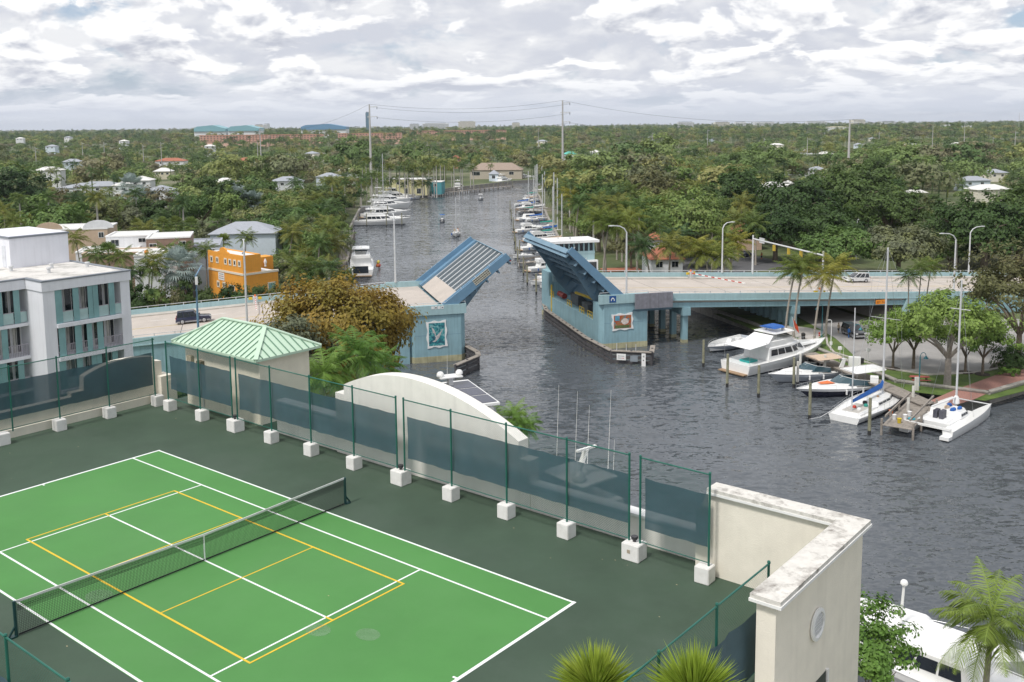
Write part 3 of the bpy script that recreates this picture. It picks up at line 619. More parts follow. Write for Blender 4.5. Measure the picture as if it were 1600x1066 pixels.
# piers
def pier(s0, s1, label, right):
    t = thing('bascule_pier', label, 'bridge pier', B0, BTH)
    ch = 0.7
    ol = [(s0+ch, 0), (s1-ch*(0 if right else 1), 0), (s1, 0 if right else ch), (s1, 31), (s0, 31), (s0, ch)]
    ol = [p for i, p in enumerate(ol) if p != ol[i-1]]
    if right:
        MB().prism(ol, 0.9, 4.2).build('base_block', BLUE, t)
        MB().prism([(s0+ch, 0), (s1, 0), (s1, 3.2), (s0, 3.2), (s0, ch)], 4.2, 7.3).build('corner_wall', BLUE, t)
        MB().box(s0, s0+2.0, 26.5, 31, 4.2, 8.6).build('corner_wall', BLUE, t)
        MB().box(s0+5.2, s1, 3.2, 31, 4.2, 7.3).build('back_wall', LBLUED, t)
        MB().box(s0+1.2, s0+5.1, 9, 12, 4.2, 5.6).box(s0+1.6, s0+4.6, 15, 19, 4.2, 6.0).build('machinery', M('machine', (0.12, 0.13, 0.14), 0.5, 0.3, var=.3), t)
        MB().box(s0+2.0, s0+4.0, 4.4, 7.4, 4.2, 6.2).build('cabinet', M('cabinet', (0.03, 0.035, 0.04), 0.5), t)
        MB().tube([(s0+1.2, 21, 5.0), (s0+1.2, 24, 5.0)], 0.5, 12).build('motor', M('red_motor', (0.3, 0.03, 0.02), 0.5), t, True)
        for tt in (4.2, 8.2, 14.6, 24.5):
            r = MB()
            for z in (4.65, 5.2): r.tube([(s0+0.25, tt, z), (s0+0.25, tt+2.2, z)], 0.06, 6)
            for d in (0, 1.1, 2.2): r.tube([(s0+0.25, tt+d, 4.2), (s0+0.25, tt+d, 5.2)], 0.06, 6)
            r.build('yellow_railing', YEL, t)
        MB().box(s0-0.05, s0+0.1, 24.8, 25.3, 1.2, 6.5).build('yellow_ladder', YEL, t)
        MB().bar((s0+1.5, 5, 7.0), (s0+1.5, 16, 6.5), 0.35, 0.35).build('yellow_strut', YEL, t)
    else: MB().prism(ol, 0.9, 7.3).build('base_block', BLUE, t)
    MB().prism([(x+(0.03 if x > (s0+s1)/2 else -0.03), y-0.03 if y < 5 else y) for x, y in ol], -1.5, 0.9).build('foot', ALGAE, t)
    for z in (4.15,): MB().box(s0+ch, s1-ch, -0.012, 0.0, z, z+0.05).build('form_joint', LBLUED, t)
    MB().box(s0-0.1, s1+0.1, -0.22, 0.5, 7.3, 8.75).build('parapet_band', BLUEL, t)
    MB().box(s0 if not right else s0+5, s1 if right else s1-3.1, 0.5, DW, 7.0, 7.82).build('deck_slab', ROAD, t)
    MB().box(s0-0.1, s1+0.1, DW-.4, DW, 7.3, 8.75).build('parapet_band', BLUEL, t)
    r = MB(); n = 5
    for i in range(n): x = s0+(s1-s0)*i/(n-1); r.tube([(x, 0.1, 8.75), (x, 0.1, 9.1)], 0.04, 6)
    r.tube([(s0, 0.1, 9.1), (s1, 0.1, 9.1)], 0.045, 6); r.build('hand_rail', GALV, t)
    return t
pl = pier(-20.0, -11.4, 'west bascule pier, blue concrete block with a framed leaping fish mural', False)
pr_ = pier(10.4, 18.5, 'east bascule pier with open machinery side and a red framed mural', True)
# dark weathered box hung on the east pier
MB().box(16.2, 22.6, -0.75, -0.23, 6.3, 8.75).build('panel_box', M('grey_panel', (0.20, 0.20, 0.23), 0.7, var=.2, streak=.3), pr_)
MB().add([(15.8, -0.75, 6.3), (22.6, -0.75, 6.3), (22.6, -0.02, 5.8), (15.8, -0.02, 5.8)], [(0, 1, 2, 3)]).build('panel_skirt', LBLUED, pr_)
# murals: framed flat painting, wavy white frame
def mural(parent, cs, cz, w, h, paint):
    fr = thing('mural', paint[0], 'mural', B0, BTH); nn = 40; outl = []
    for i in range(nn):
        k = i/nn*4; sd_ = int(k); f = k-sd_; wob = 0.10*math.sin(f*math.pi*4)+0.06+(0.14 if f < .04 else 0)
        x, z = {0: (-w/2+w*f, -h/2-wob), 1: (w/2+wob, -h/2+h*f), 2: (w/2-w*f, h/2+wob), 3: (-w/2-wob, h/2-h*f)}[sd_]
        outl.append((cs+x, cz+z))
    MB().vprism(outl, -0.10, -0.012).build('frame', WHITE, fr)
    m, t = newmat('mural_'+str(int(cs))); L = t.links.new
    o = nd(t, 'ShaderNodeOutputMaterial'); b = nd(t, 'ShaderNodeBsdfPrincipled'); b.inputs['Roughness'].default_value = 0.7; L(b.outputs[0], o.inputs[0])
    tcx = nd(t, 'ShaderNodeTexCoord'); n = nd(t, 'ShaderNodeTexNoise'); n.inputs['Scale'].default_value = paint[1]; n.inputs['Detail'].default_value = 3; n.inputs['Distortion'].default_value = 2.0
    L(tcx.outputs['Object'], n.inputs['Vector']); r = nd(t, 'ShaderNodeValToRGB'); e = r.color_ramp.elements
    while len(e) < len(paint[2]): e.new(.5)
    for i, (p_, c) in enumerate(paint[2]): e[i].position = p_; e[i].color = (*c, 1)
    L(n.outputs[0], r.inputs[0]); L(r.outputs[0], b.inputs['Base Color'])
    MB().box(cs-w/2+0.22, cs+w/2-0.22, -0.115, -0.102, cz-h/2+0.2, cz+h/2-0.2).build('painting', m, fr)
    return fr
m1 = mural(pl, -15.9, 4.3, 2.9, 3.9, ('white framed mural of leaping silver fish over teal waves', 1.3, [(0.3, (0.015, 0.05, 0.10)), (0.45, (0.02, 0.16, 0.20)), (0.55, (0.03, 0.28, 0.30)), (0.66, (0.25, 0.42, 0.45))]))
FISH = M('fish_silver', (0.48, 0.46, 0.46), 0.6, var=.3, vs=3)
def fish(cx, cz, L_, ang, name):
    pts = [(-.5, 0), (-.3, -.09), (0, -.13), (.3, -.09), (.55, -.01), (.75, .02), (.55, .04), (.3, .09), (.05, .13), (-.1, .24), (-.12, .12), (-.35, .05), (-.55, .16), (-.5, 0), (-.58, -.14)]
    c, s = math.cos(ang), math.sin(ang); MB().vprism([(cx+L_*(x*c-z*s), cz+L_*(x*s+z*c)) for x, z in pts if (x, z) != (-.58, -.14)], -0.125, -0.116).build(name, FISH, m1)
fish(-15.75, 3.9, 1.9, R(55), 'painted_fish'); fish(-16.35, 4.75, 1.3, R(115), 'painted_fish')
m2 = mural(pr_, 14.2, 4.3, 3.4, 2.5, ('white framed mural in red, orange and blue on the east pier', 1.1, [(0.3, (0.30, 0.03, 0.02)), (0.44, (0.42, 0.09, 0.03)), (0.55, (0.30, 0.16, 0.06)), (0.64, (0.10, 0.22, 0.30))]))
MB().vprism([(14.6+.62*math.cos(a/14*6.283)*(1+.12*math.sin(a*2.1)), 4.35+.52*math.sin(a/14*6.283)) for a in range(14)], -0.125, -0.116).build('painted_shape', M('mural_cream', (0.62, 0.55, 0.5), .7, var=.3, vs=4), m2)
MB().box(12.9, 13.7, -0.125, -0.116, 4.5, 5.3).build('painted_sky', M('mural_blue', (0.10, 0.30, 0.42), .7, var=.3, vs=3), m2); MB().box(12.9, 15.4, -0.126, -0.118, 3.3, 3.75).build('painted_ground', M('mural_green', (0.10, 0.14, 0.05), .7, var=.4, vs=4), m2)
# small blue plate and white number plates on the parapet bands
bp_ = thing('bridge_sign', 'small square blue sign with a white arch symbol on the east pier', 'sign', B0, BTH)
MB().box(11.9, 13.0, -0.28, -0.23, 7.55, 8.6).build('plate', SBLUE, bp_)
MB().vprism([(12.15, 7.8), (12.15, 8.05), (12.3, 8.28), (12.45, 8.35), (12.6, 8.28), (12.75, 8.05), (12.75, 7.8), (12.63, 7.8), (12.63, 8.0), (12.53, 8.15), (12.37, 8.15), (12.27, 8.0), (12.27, 7.8)], -0.295, -0.281).build('symbol', WHITE, bp_)
np_ = thing('white_plates', 'row of small white plates on the west pier parapet', 'sign', B0, BTH)
for i, x in enumerate((-16.5, -16.0, -15.5, -15.0)):
    MB().box(x-0.2, x+0.2, -0.25, -0.225, 8.2, 8.62).build('plate', WHITE, np_)
for x, w, h, mt in ((-16.0, .09, .11, INK), (-15.0, .12, .09, GREYI := M('grey_ink', (.16, .19, .21), .6))): MB().box(x-w, x+w, -.262, -.252, 8.41-h, 8.41+h).build('plate_mark', mt, np_)
# raised leaves
def leaf(label, s_h, z_h, Ln, ang, flip):
    o = thing('bascule_leaf', label, 'bridge leaf', b2w(s_h, 0, z_h), 0); o.rotation_euler = (0, -ang, BTH+(math.pi if flip else 0))
    sg = -1 if flip else 1
    def bx(x0, x1, t0, t1, z0, z1, nm, mat):
        y0, y1 = sorted((sg*t0, sg*t1)); return MB().box(x0, x1, y0, y1, z0, z1).build(nm, mat, o)
    bx(0.0, 3.0, 3.0, DW-3.0, -0.55, -0.25, 'concrete_end', ROAD)
    bx(3.0, Ln, 3.0, DW-3.0, -0.55, -0.32, 'deck_plate', GRATE)
    n = 22
    for i in range(n): t_ = 3.3+(DW-6.6)*i/(n-1); bx(3.0, Ln, t_-0.16, t_+0.16, -0.32, -0.235 if i % 2 else -0.26, 'grating_bar', GRATE if i % 3 else GALV)
    for t_ in (2.75, DW-2.75): bx(0, Ln, t_-0.2, t_+0.2, -0.5, 0.15, 'kerb_beam', LBLUE)
    for t0, t1 in ((0.35, 2.5), (DW-2.5, DW-0.35)): bx(0, Ln, t0, t1, -0.4, -0.15, 'sidewalk_plate', LBLUE if t0 > 5 else GALV)
    for t0, t1 in ((0, 0.3), (DW-0.3, DW)):
        y0, y1 = sorted((sg*t0, sg*t1))
        MB().vprism([(-0.5, -0.9), (Ln, -0.5), (Ln, 0.62), (-0.5, 0.62)], y0, y1).build('parapet_girder', LBLUE, o)
        for i in range(5): x = 0.8+(Ln-1.2)*i/4; MB().box(x-0.05, x+0.05, y0+0.1, y1-0.1, 0.62, 0.92).build('rail_post', GALV, o)
    # main girders below the deck, deep at the trunnion
    for t_ in (3.6, DW-3.6):
        y0, y1 = sorted((sg*(t_-0.25), sg*(t_+0.25)))
        MB().vprism([(-4.5, -0.6), (-4.5, -2.4), (-1.0, -3.2), (2.5, -3.0), (7.0, -1.8), (Ln, -0.9), (Ln, -0.55)], y0, y1).build('main_girder', LBLUED, o)
        for i in range(7): x = -0.5+i*(Ln-1)/7; d = 3.0*(1-i/8.5); MB().box(x-0.06, x+0.06, y0-0.22, y1+0.22, -0.56-d*0.75, -0.56).build('stiffener', LBLUE, o)
    for i in range(6): x = 0.8+i*(Ln-1.2)/5; bx(x-0.12, x+0.12, 0.3, DW-0.3, -1.3, -0.56, 'floor_beam', LBLUED)
    for i in range(9): t_ = 4.6+i*(DW-9.2)/8; bx(0.8, Ln-0.2, t_-0.1, t_+0.1, -0.9, -0.56, 'stringer', LBLUE)
    bx(Ln, Ln+0.12, 0.2, DW-0.2, -0.8, 0.0, 'tip_beam', LBLUED)
    bx(-4.6, -0.6, 3.2, DW-3.2, -2.6, -1.0, 'counterweight', LBLUED)
    return o
lw_ = leaf('west bascule leaf raised with striped grating roadway facing the court', -14.4, 8.35, 12.3, R(36.5), False)
LATT = M('lattice_metal', (0.52, 0.50, 0.42), .6, var=.2, vs=3)
MB().box(5.7, 8.5, -.012, -.002, -.3, .58).build('lattice_shadow_gap', M('lattice_gap_shade', (.16, .17, .15), .7, var=.3, vs=4), lw_)  # dark sheet painted as the shade between the bars of the open lattice
for z in (-.34, -.05, .26, .57): MB().box(5.6, 8.6, -.07, -.015, z, z+.07).build('lattice_rail', LATT, lw_)
for i in range(9): x = 5.6+i*2.93/8; MB().box(x, x+.07, -.06, -.016, -.27, .57).build('lattice_bar', LATT, lw_)
for i in range(3): MB().box(Ln_ := 12.1, 12.42, 0.4+i*0.5, 0.6+i*0.5, -0.9, -0.5).build('tip_lamp', REDI, lw_)
le_ = leaf('east bascule leaf raised showing its ribbed blue underside', 14.0, 8.3, 11.7, R(42.5), True)
# control house
ch = thing('control_house', 'two-storey bridge control house with white roof and window band', 'control house', B0, BTH)
MB().box(11.2, 19.2, 26.2, 31.0, 7.3, 11.9).build('lower_wall', BLUEL, ch)
MB().box(17.6, 19.6, 25.4, 26.18, 7.4, 10.6).build('door_bay', WHITE, ch); MB().box(17.8, 19.3, 25.37, 25.4, 7.5, 10.3).build('door', GLASS, ch)
MB().box(11.5, 18.9, 26.5, 30.7, 11.9, 13.9).build('window_core', GLASS, ch)
for i in range(9): x = 11.35+i*7.7/8; MB().box(x-0.13, x+0.13, 26.25, 26.5, 11.9, 13.9).build('mullion', BLUEL, ch)
for i in range(6): y = 26.4+i*4.3/5; MB().box(11.25, 11.5, y-0.13, y+0.13, 11.9, 13.9).build('mullion', WHITE, ch)
MB().box(11.15, 19.25, 26.15, 31.05, 11.8, 12.3).build('sill_band', BLUEL, ch)
MB().box(10.5, 19.9, 25.5, 31.7, 13.9, 14.35).build('roof', WHITE, ch)
MB().lathe([(0.2, 0), (0.2, 0.35), (0.3, 0.4)], 10, (15, 28, 14.35)).lathe([(0.15, 0), (0.15, 0.3)], 8, (13, 29, 14.35)).build('roof_vent', GALV, ch)
MB().box(11.6, 18.5, 31, 31.1, 0, 7.3).box(11.3, 18.5, 26.2, 31, 4.2, 7.3).build('support', BLUE, ch)
# timber fenders
def fender(label, pts, h=1.9):
    t = thing('timber_fender', label, 'fender'); 
    for lv, (z, w) in enumerate(((0.35, 0.35), (1.05, 0.3), (1.7, 0.35))):
        m = MB()
        for a, b in zip(pts, pts[1:]): m.bar((a.x, a.y, z), (b.x, b.y, z), w, 0.42)
        m.build('wale', DWOOD, t)
    m = MB()
    for a, b in zip(pts, pts[1:]): m.bar((a.x, a.y, 1.98), (b.x, b.y, 1.98), 0.75, 0.12)
    m.build('catwalk', WOOD, t)
    for a, b in zip(pts, pts[1:]):
        n = max(1, int((b-a).length/2.2))
        for i in range(n): q = a.lerp(b, i/n); MB().tube([(q.x, q.y, -1), (q.x, q.y, 2.05+rng.uniform(0, .15))], 0.17, 7).build('pile', DWOOD, t)
    return t
fe = fender('dark timber fender with catwalk and warning boards around the east pier', [P(849, 488, 0), P(853, 500, 0), P(915, 546, 0), P(955, 568, 0), P(1018, 571, 0), P(1020, 560, 0)])
fa, fb = P(958, 569, 0), P(1018, 572, 0); fd = (fb-fa).normalized(); fang = math.atan2(fd.y, fd.x)
def board(k, w, h, z, mat, nm, texts=()):
    q = fa.lerp(fb, k); o = MB().box(-w/2, w/2, -0.06, 0, 0, h).build(nm, mat, fe); n_ = Vector((fd.y, -fd.x, 0)); o.location = (q.x+n_.x*0.3, q.y+n_.y*0.3, z); o.rotation_euler = (0, 0, fang)
    for x0, x1, z0, z1, mt in texts: MB().box(x0, x1, -.072, -.062, z0, z1).build('board_mark', mt, o)
board(0.22, 1.35, 0.95, 0.75, WHITE, 'notice_board', [(-.5+i*.2, -.36+i*.2, z, z+.1, GREYI if i < 3 or z > .4 else REDI) for i in range(5) for z in (.26, .56)])
board(0.55, 1.1, 0.9, 0.6, M('faded_board', (0.22, 0.25, 0.28), .7), 'faded_board')
board(0.8, 0.6, 1.9, 0.0, WHITE, 'gauge_board', ((-.12, .0, 1.45, 1.53, INK), (.02, .1, 1.3, 1.62, INK), (-.08, .06, .78, .96, INK)))
for k in (0.1, 0.35, 0.6): q = fa.lerp(fb, k); MB().tube([(q.x, q.y+.4, 2), (q.x, q.y+.4, 3.1)], 0.05, 6).build('stanchion', GALV, fe)
fender('dark timber fender running out from the west pier', [P(712, 592, 0), P(748, 576, 0), P(746, 570, 0), P(722, 556, 0), b2w(-10.6, 12), b2w(-10.6, 31)])
# ================================================================ BUILDINGS
W0 = c2w(0, 0, -21)
APW = M('apartment_white', (0.74, 0.75, 0.80), 0.7, var=0.04, streak=0.08, vs=0.5)
TEAL = M('teal_glass_panel', (0.19, 0.35, 0.36), 0.25, var=0.15, vs=0.5)
BAL = M('balcony_rail', (0.36, 0.34, 0.38), 0.6, var=0.1)
ROOFW = M('flat_roof', (0.62, 0.60, 0.57), 0.9, var=0.12, vs=0.5, dirt=(0.16, 0.16, 0.14), dirt_amt=0.8)
GREYT = M('grey_trim', (0.20, 0.22, 0.25), 0.6, var=.1)
FRAME = M('window_frame', (0.70, 0.70, 0.68), 0.5, var=.05)
CURT = M('curtain', (0.55, 0.54, 0.5), 0.9, var=.2, vs=2)
apt = thing('apartment_building', 'white apartment block with teal balcony panels and a rooftop penthouse box', 'building', W0, YAW)
UF, V0, V1, ZR_ = -54.8, 20.6, 28.6, 22.9
UL = UF-3.0
MB().box(-78, UF-1.5, V0+0.35, V1-0.35, 1, ZR_-0.95).build('core', APW, apt)
MB().box(-78, UL-1.5, 3, V0+0.35, 1, ZR_-0.95).build('core', APW, apt)
MB().box(-78, UF, V1-0.35, V1, 1, ZR_-0.95).build('end_wall', APW, apt); MB().box(UL-1.5, UF, V0, V0+0.34, 1, ZR_-0.95).build('end_wall', APW, apt)
MB().box(UF-1.5, UF-0.02, V0+0.34, V0+1.05, 1, ZR_-0.95).build('pier', APW, apt); MB().box(UF-1.5, UF, V1-0.9, V1-0.35, 1, ZR_-.95).build('pier', APW, apt)
MB().box(-78.1, UF+0.12, V0-0.1, V1+0.1, ZR_-0.95, ZR_-0.12).build('fascia', APW, apt); MB().box(-78.1, UL+0.12, 3, V0-0.1, ZR_-0.95, ZR_-0.12).build('fascia', APW, apt)
MB().box(-78, UF-0.35, V0+0.3, V1-0.3, ZR_-0.13, ZR_-0.06).build('roof_membrane', ROOFW, apt); MB().box(-78, UL-0.3, 3, V0+0.3, ZR_-0.13, ZR_-0.065).build('roof_membrane', ROOFW, apt)
e = MB().box(UF-0.3, UF+0.18, V0-0.15, V1+0.16, ZR_-0.12, ZR_).box(-78, UF-0.3, V1-0.28, V1+0.16, ZR_-0.12, ZR_).box(UL-0.3, UF-0.3, V0-0.15, V0+0.25, ZR_-0.12, ZR_).box(UL-0.3, UL+0.18, 3, V0-0.15, ZR_-0.12, ZR_); e.build('roof_edge', GREYT, apt)
MB().box(-73, -65, 22.6, 28.2, ZR_-0.1, ZR_+2.75).build('penthouse', APW, apt); MB().box(-73.1, -64.88, 22.5, 28.3, ZR_+2.75, ZR_+2.92).build('penthouse_edge', GREYT, apt)
MB().box(-73, -65.05, 22.65, 28.15, ZR_+2.92, ZR_+2.96).build('penthouse_roof', APW, apt); MB().box(-66.6, -65.9, 22.56, 22.6, ZR_, ZR_+2.0).build('door', M('white_door', (.6, .62, .66), .5), apt)
for u, v in ((-62, 25), (-60, 27.4), (-59.5, 23.5), (-63.4, 21.9)): MB().lathe([(0.16, 0), (0.16, 0.35), (0.24, 0.4), (0.22, 0.5)], 8, (u, v, ZR_-0.07)).build('roof_vent', GALV, apt)
flo = [18.95, 16.0, 13.05, 10.1, 7.15, 4.2]
ra = random.Random(3)
for fi, z in enumerate(flo):
    top = z+2.95-0.28 if fi else ZR_-0.95
    MB().box(UF-1.5, UF+0.22, V0+1.05, V1-0.9, z-0.34, z).build('balcony_slab', APW, apt)
    MB().box(UL-1.5, UL+0.1, 3, V0+0.0, z-0.28, z).build('balcony_slab', APW, apt)
    for uu, va, vb in ((UF, V0+1.05, V1-0.9), (UL, 3.2, V0-0.05)):
        w = (vb-va); n = max(1, round(w/6.1)); bw_ = w/n
        for k in range(n):
            b0 = va+k*bw_
            # windows in the recessed wall
            for f0, f1 in ((.02, .2), (.24, .46), (.5, .64), (.66, .84), (.86, .99)):
                wd = MB().box(uu-1.52, uu-1.44, b0+f0*bw_, b0+f1*bw_, z+0.05, top-0.15).build('window', FRAME, apt)
                c_ = MB(); mid = (f0+f1)/2
                for g0, g1 in ((f0+.012, mid-.006), (mid+.006, f1-.012)): c_.box(uu-1.44, uu-1.42, b0+g0*bw_, b0+g1*bw_, z+0.15, top-0.25)
                c_.build('pane', GLASS, wd)
                if ra.random() < .45: MB().box(uu-1.419, uu-1.41, b0+(f0+.015)*bw_, b0+(f0+.05)*bw_, z+.15, top-.25).build('curtain', CURT, wd)
            # sliding teal panels in front
            pat = [(0, .10), (.26, .35), (.485, .56), (.565, .645), (.81, .90)] if fi % 2 == 0 else [(.02, .12), (.26, .36), (.44, .52), (.60, .69)]
            for f0, f1 in pat: MB().box(uu-0.04, uu, b0+f0*bw_, b0+f1*bw_, z+0.02, top-0.02).build('teal_panel', TEAL, apt)
            # railing
            MB().box(uu-0.09, uu-0.05, b0, b0+bw_, z+1.0, z+1.06).build('rail', BAL, apt)
            if fi % 2: 
                r = MB(); m_ = int(bw_/0.14)
                for i in range(m_): y = b0+i*bw_/m_; r.box(uu-0.08, uu-0.06, y, y+0.045, z, z+1.0)
                r.build('balusters', BAL, apt, kind='stuff')
            else:
                for f0, f1 in ((.105, .255), (.355, .48), (.65, .80), (.905, 1)): 
                    r = MB().box(uu-0.08, uu-0.06, b0+f0*bw_, b0+f1*bw_, z+.05, z+1.0).build('rail_panel', M('frost_panel', (0.36, 0.50, 0.50), .3, var=.1) if fi != 2 or f0 < .2 else BAL, apt)

def house(label, xl, xr, ytop, Y, depth, rz, wall, roofm, wins=(), left=(), z0=1.0, hip=False, cat='house', ov=0.25, cap=None, name='flat_roof_house'):
    """box house whose front wall spans photo columns xl..xr at distance Y; rz turns it about its front-left corner"""
    a = PY(xl, ytop, Y); w = (xr-xl)*Y/FPX/math.cos(rz); zt_ = a.z
    t = thing(name, label, cat, (a.x, a.y, 0), rz)
    MB().box(0, w, 0, depth, z0, zt_).build('wall', wall, t)
    if hip:
        rh = hip; r = min(w, depth)/2*0.95
        MB().add([(-.5, -.5, zt_), (w+.5, -.5, zt_), (w+.5, depth+.5, zt_), (-.5, depth+.5, zt_), (r, depth/2, zt_+rh), (w-r, depth/2, zt_+rh), (-.5, -.5, zt_-.15), (w+.5, -.5, zt_-.15), (w+.5, depth+.5, zt_-.15), (-.5, depth+.5, zt_-.15)],
          [(0, 1, 5, 4), (1, 2, 5), (2, 3, 4, 5), (3, 0, 4), (0, 6, 7, 1), (1, 7, 8, 2), (2, 8, 9, 3), (3, 9, 6, 0), (9, 8, 7, 6)]).build('roof', roofm, t)
    else:
        MB().box(0.3, w-0.3, 0.3, depth-0.3, zt_, zt_+0.05).build('roof', roofm, t)
        c = MB().box(-ov*.4, w+ov*.4, -ov*.4, 0.3, zt_, zt_+0.28).box(-ov*.4, w+ov*.4, depth-0.3, depth+ov*.4, zt_, zt_+0.28).box(-ov*.4, 0.3, 0.3, depth-.3, zt_, zt_+0.28).box(w-.3, w+ov*.4, .3, depth-.3, zt_, zt_+.28)
        c.build('parapet', cap or WHITE, t)
    for fx, dz, ww, hh in wins:
        f = MB().box(w*fx-ww/2, w*fx+ww/2, -0.06, 0.0, zt_-dz-hh, zt_-dz).build('window', FRAME, t); g = 0.1
        MB().box(w*fx-ww/2+g, w*fx-.03, -0.075, -0.062, zt_-dz-hh+g, zt_-dz-g).box(w*fx+.03, w*fx+ww/2-g, -0.075, -0.062, zt_-dz-hh+g, zt_-dz-g).build('pane', GLASS, f)
    for fy, dz, ww, hh in left:
        y = depth*fy; f = MB().box(-0.06, 0, y-ww/2, y+ww/2, zt_-dz-hh, zt_-dz).build('window', FRAME, t); g = .1
        MB().box(-0.075, -0.062, y-ww/2+g, y+ww/2-g, zt_-dz-hh+g, zt_-dz-g).build('pane', GLASS, f)
    return t, w, zt_
TAN = M('tan_stucco', (0.50, 0.38, 0.28), 0.85, var=.06, streak=.08); BRN = M('brown_stucco', (0.27, 0.185, 0.14), 0.85, var=.07, streak=.1)
WST = M('white_stucco', (0.70, 0.71, 0.73), 0.8, var=.05, streak=.08); PBL = M('pale_blue_stucco', (0.58, 0.65, 0.72), 0.8, var=.05)
GRR = M('grey_roof', (0.33, 0.35, 0.39), 0.7, var=.08, streak=.05); WR = M('white_roof', (0.66, 0.65, 0.63), 0.8, var=.06)
TERR = M('terracotta', (0.36, 0.13, 0.075), 0.8, var=.2, vs=1.2)
t1, w1, z1 = house('tan townhouse with rounded parapet gables behind the apartment block', 66, 160, 361, 214, 12, R(12), TAN, WR, [(.9, .6, 1.2, 1.3)], name='townhouse')
for fx, wd in ((.10, 2.8), (.86, 3.2)):
    MB().vprism([(w1*fx+wd*math.cos(a/10*math.pi), z1+.28+wd*.55*math.sin(a/10*math.pi)) for a in range(11)], -0.05, .35).build('arched_gable', TAN if fx < .5 else WST, t1)
house('white upper townhouse block with three small windows', 165, 232, 371, 204, 9, R(10), WST, WR, [(.2, .5, 1.7, 1.5), (.8, .3, 1.6, 1.0)], [(.3, .8, .5, .9), (.5, .8, .5, .9), (.7, .8, .5, .9)], name='townhouse')
house('low white terrace block in front of the townhouses', 118, 205, 396, 196, 9, R(12), WST, WR, name='townhouse', left=[(.5, .6, 1, 1)])
house('brown townhouse block with a white flat roof and white trimmed window', 228, 292, 374, 197, 10, R(14), BRN, WR, [(.15, .9, 1.5, 1.9), (.82, .6, 1.4, 1.0)], [(.2, .6, .5, .5), (.35, .6, .5, .5), (.5, .6, .5, .5)], name='townhouse')
house('long brown townhouse wall with pale coping', 128, 262, 399, 186, 7, R(14), BRN, WR, [(.08, 3.0, 1.6, 1.6), (.3, 3.0, 1.4, 1.4), (.55, 3.2, 1.2, 1.5)], name='townhouse', cap=TAN)
t5, w5, z5 = house('small white cube house beside the silver palm', 209, 262, 401, 177, 8, R(10), WST, WR, [(.2, 2.2, 1.2, 1.6), (.62, 2.2, 1.4, 1.6)], name='cube_house')
MB().sphere((w5*.35, .3, z5+.75), .42, 10).build('finial', M('orange_finial', (.6, .22, .03), .5), t5, True)
house('pale blue house with a long grey metal roof behind the orange building', 258, 338, 388, 204, 14, R(14), PBL, GRR, [(.7, .5, 1.2, 1.0), (.86, .5, 1.2, 1.0)], name='blue_house', cap=GRR)
house('house with a light grey hip roof among the palms', 328, 428, 366, 236, 11, R(6), PBL, GRR, [(.2, .6, 1.6, 1.2), (.6, .6, 1.6, 1.2)], hip=2.4, name='hip_roof_house')
# orange building
OR = M('orange_stucco', (0.76, 0.33, 0.045), 0.8, var=.05, streak=.06); CRT = M('cream_trim', (0.72, 0.66, 0.55), .7, var=.05)
cn = PY(379, 402, 184); zU, zM = cn.z, 7.7
ob = thing('orange_building', 'bright orange corner building with white trim and a scrolled parapet', 'building', (cn.x, cn.y, 0), R(46))
# local x runs right and back along the side street, local y runs left and back along the road
MB().box(0, 3.9, 0, 13, zM, zU).build('upper_wall', OR, ob); MB().box(0, 7.6, 0, 13, 1, zM).build('lower_wall', OR, ob)
MB().box(.15, 3.75, .15, 12.85, zU, zU+.06).build('roof', WR, ob); MB().box(3.9, 7.4, .2, 12.8, zM, zM+.06).build('roof', WR, ob)
MB().box(-.1, 7.7, -.12, .3, zM-.1, zM+.3).build('cornice', CRT, ob); MB().box(-.12, .3, .3, 13.1, zM-.1, zM+.3).build('cornice', CRT, ob)
for a in (MB().box(0, 3.9, 0, .25, zU, zU+.25), MB().box(0, .25, .25, 13, zU, zU+.25), MB().box(3.65, 3.9, .25, 13, zU, zU+.25)): a.build('parapet', OR, ob)
q = MB().vprism([(5.2, zU), (9.3, zU), (9.3, zU+.35), (8.7, zU+.5)]+[(7.25+1.2*math.cos(a/8*math.pi), zU+.55+.75*math.sin(a/8*math.pi)) for a in range(9)]+[(5.8, zU+.5), (5.2, zU+.35)], -.02, .3)
q.v = [(y, x, z) for x, y, z in q.v]; q.f = [f[::-1] for f in q.f]; q.build('scrolled_gable', OR, ob)
for y in (1.2, 2.9, 4.6, 6.3, 9.4, 11.6):
    f = MB().box(-.08, 0, y-.5, y+.5, zU-2.0, zU-.75).build('window', CRT, ob); MB().box(-.1, -.082, y-.22, y+.22, zU-1.7, zU-1.0).build('pane', GLASS, f)
for y in (7.2, 9.4): f = MB().box(-.08, 0, y-.5, y+.5, zM-3.3, zM-2.0).build('window', CRT, ob); MB().box(-.1, -.082, y-.22, y+.22, zM-3.0, zM-2.3).build('pane', GLASS, f)
f = MB().box(-.08, 0, 3.2, 5.4, zM-3.6, zM-2.3).build('window', CRT, ob); MB().box(-.1, -.082, 3.4, 5.2, zM-3.4, zM-2.5).build('pane', GLASS, f)
f = MB().box(5.2, 6.9, -.08, 0, zM-4.6, zM-2.0).build('doorway', CRT, ob); MB().box(5.4, 6.7, -.1, -.082, zM-4.6, zM-2.2).build('pane', TEAL, f)
f = MB().box(-.07, 0, 7.0, 9.2, zM-1.75, zM-.25).build('wall_sign', WHITE, ob)
for i in range(3): MB().box(-.08, -.072, 7.25, 8.95, zM-.62-i*.4, zM-.5-i*.4).build('sign_line', GREYT if i != 1 else TERR, f)
MB().box(9.6, 12.9, 10.0, 12.9, 1, 9.2).box(7.6, 9.6, 10.0, 12.9, 1, 8.4).build('rear_wing', OR, ob)
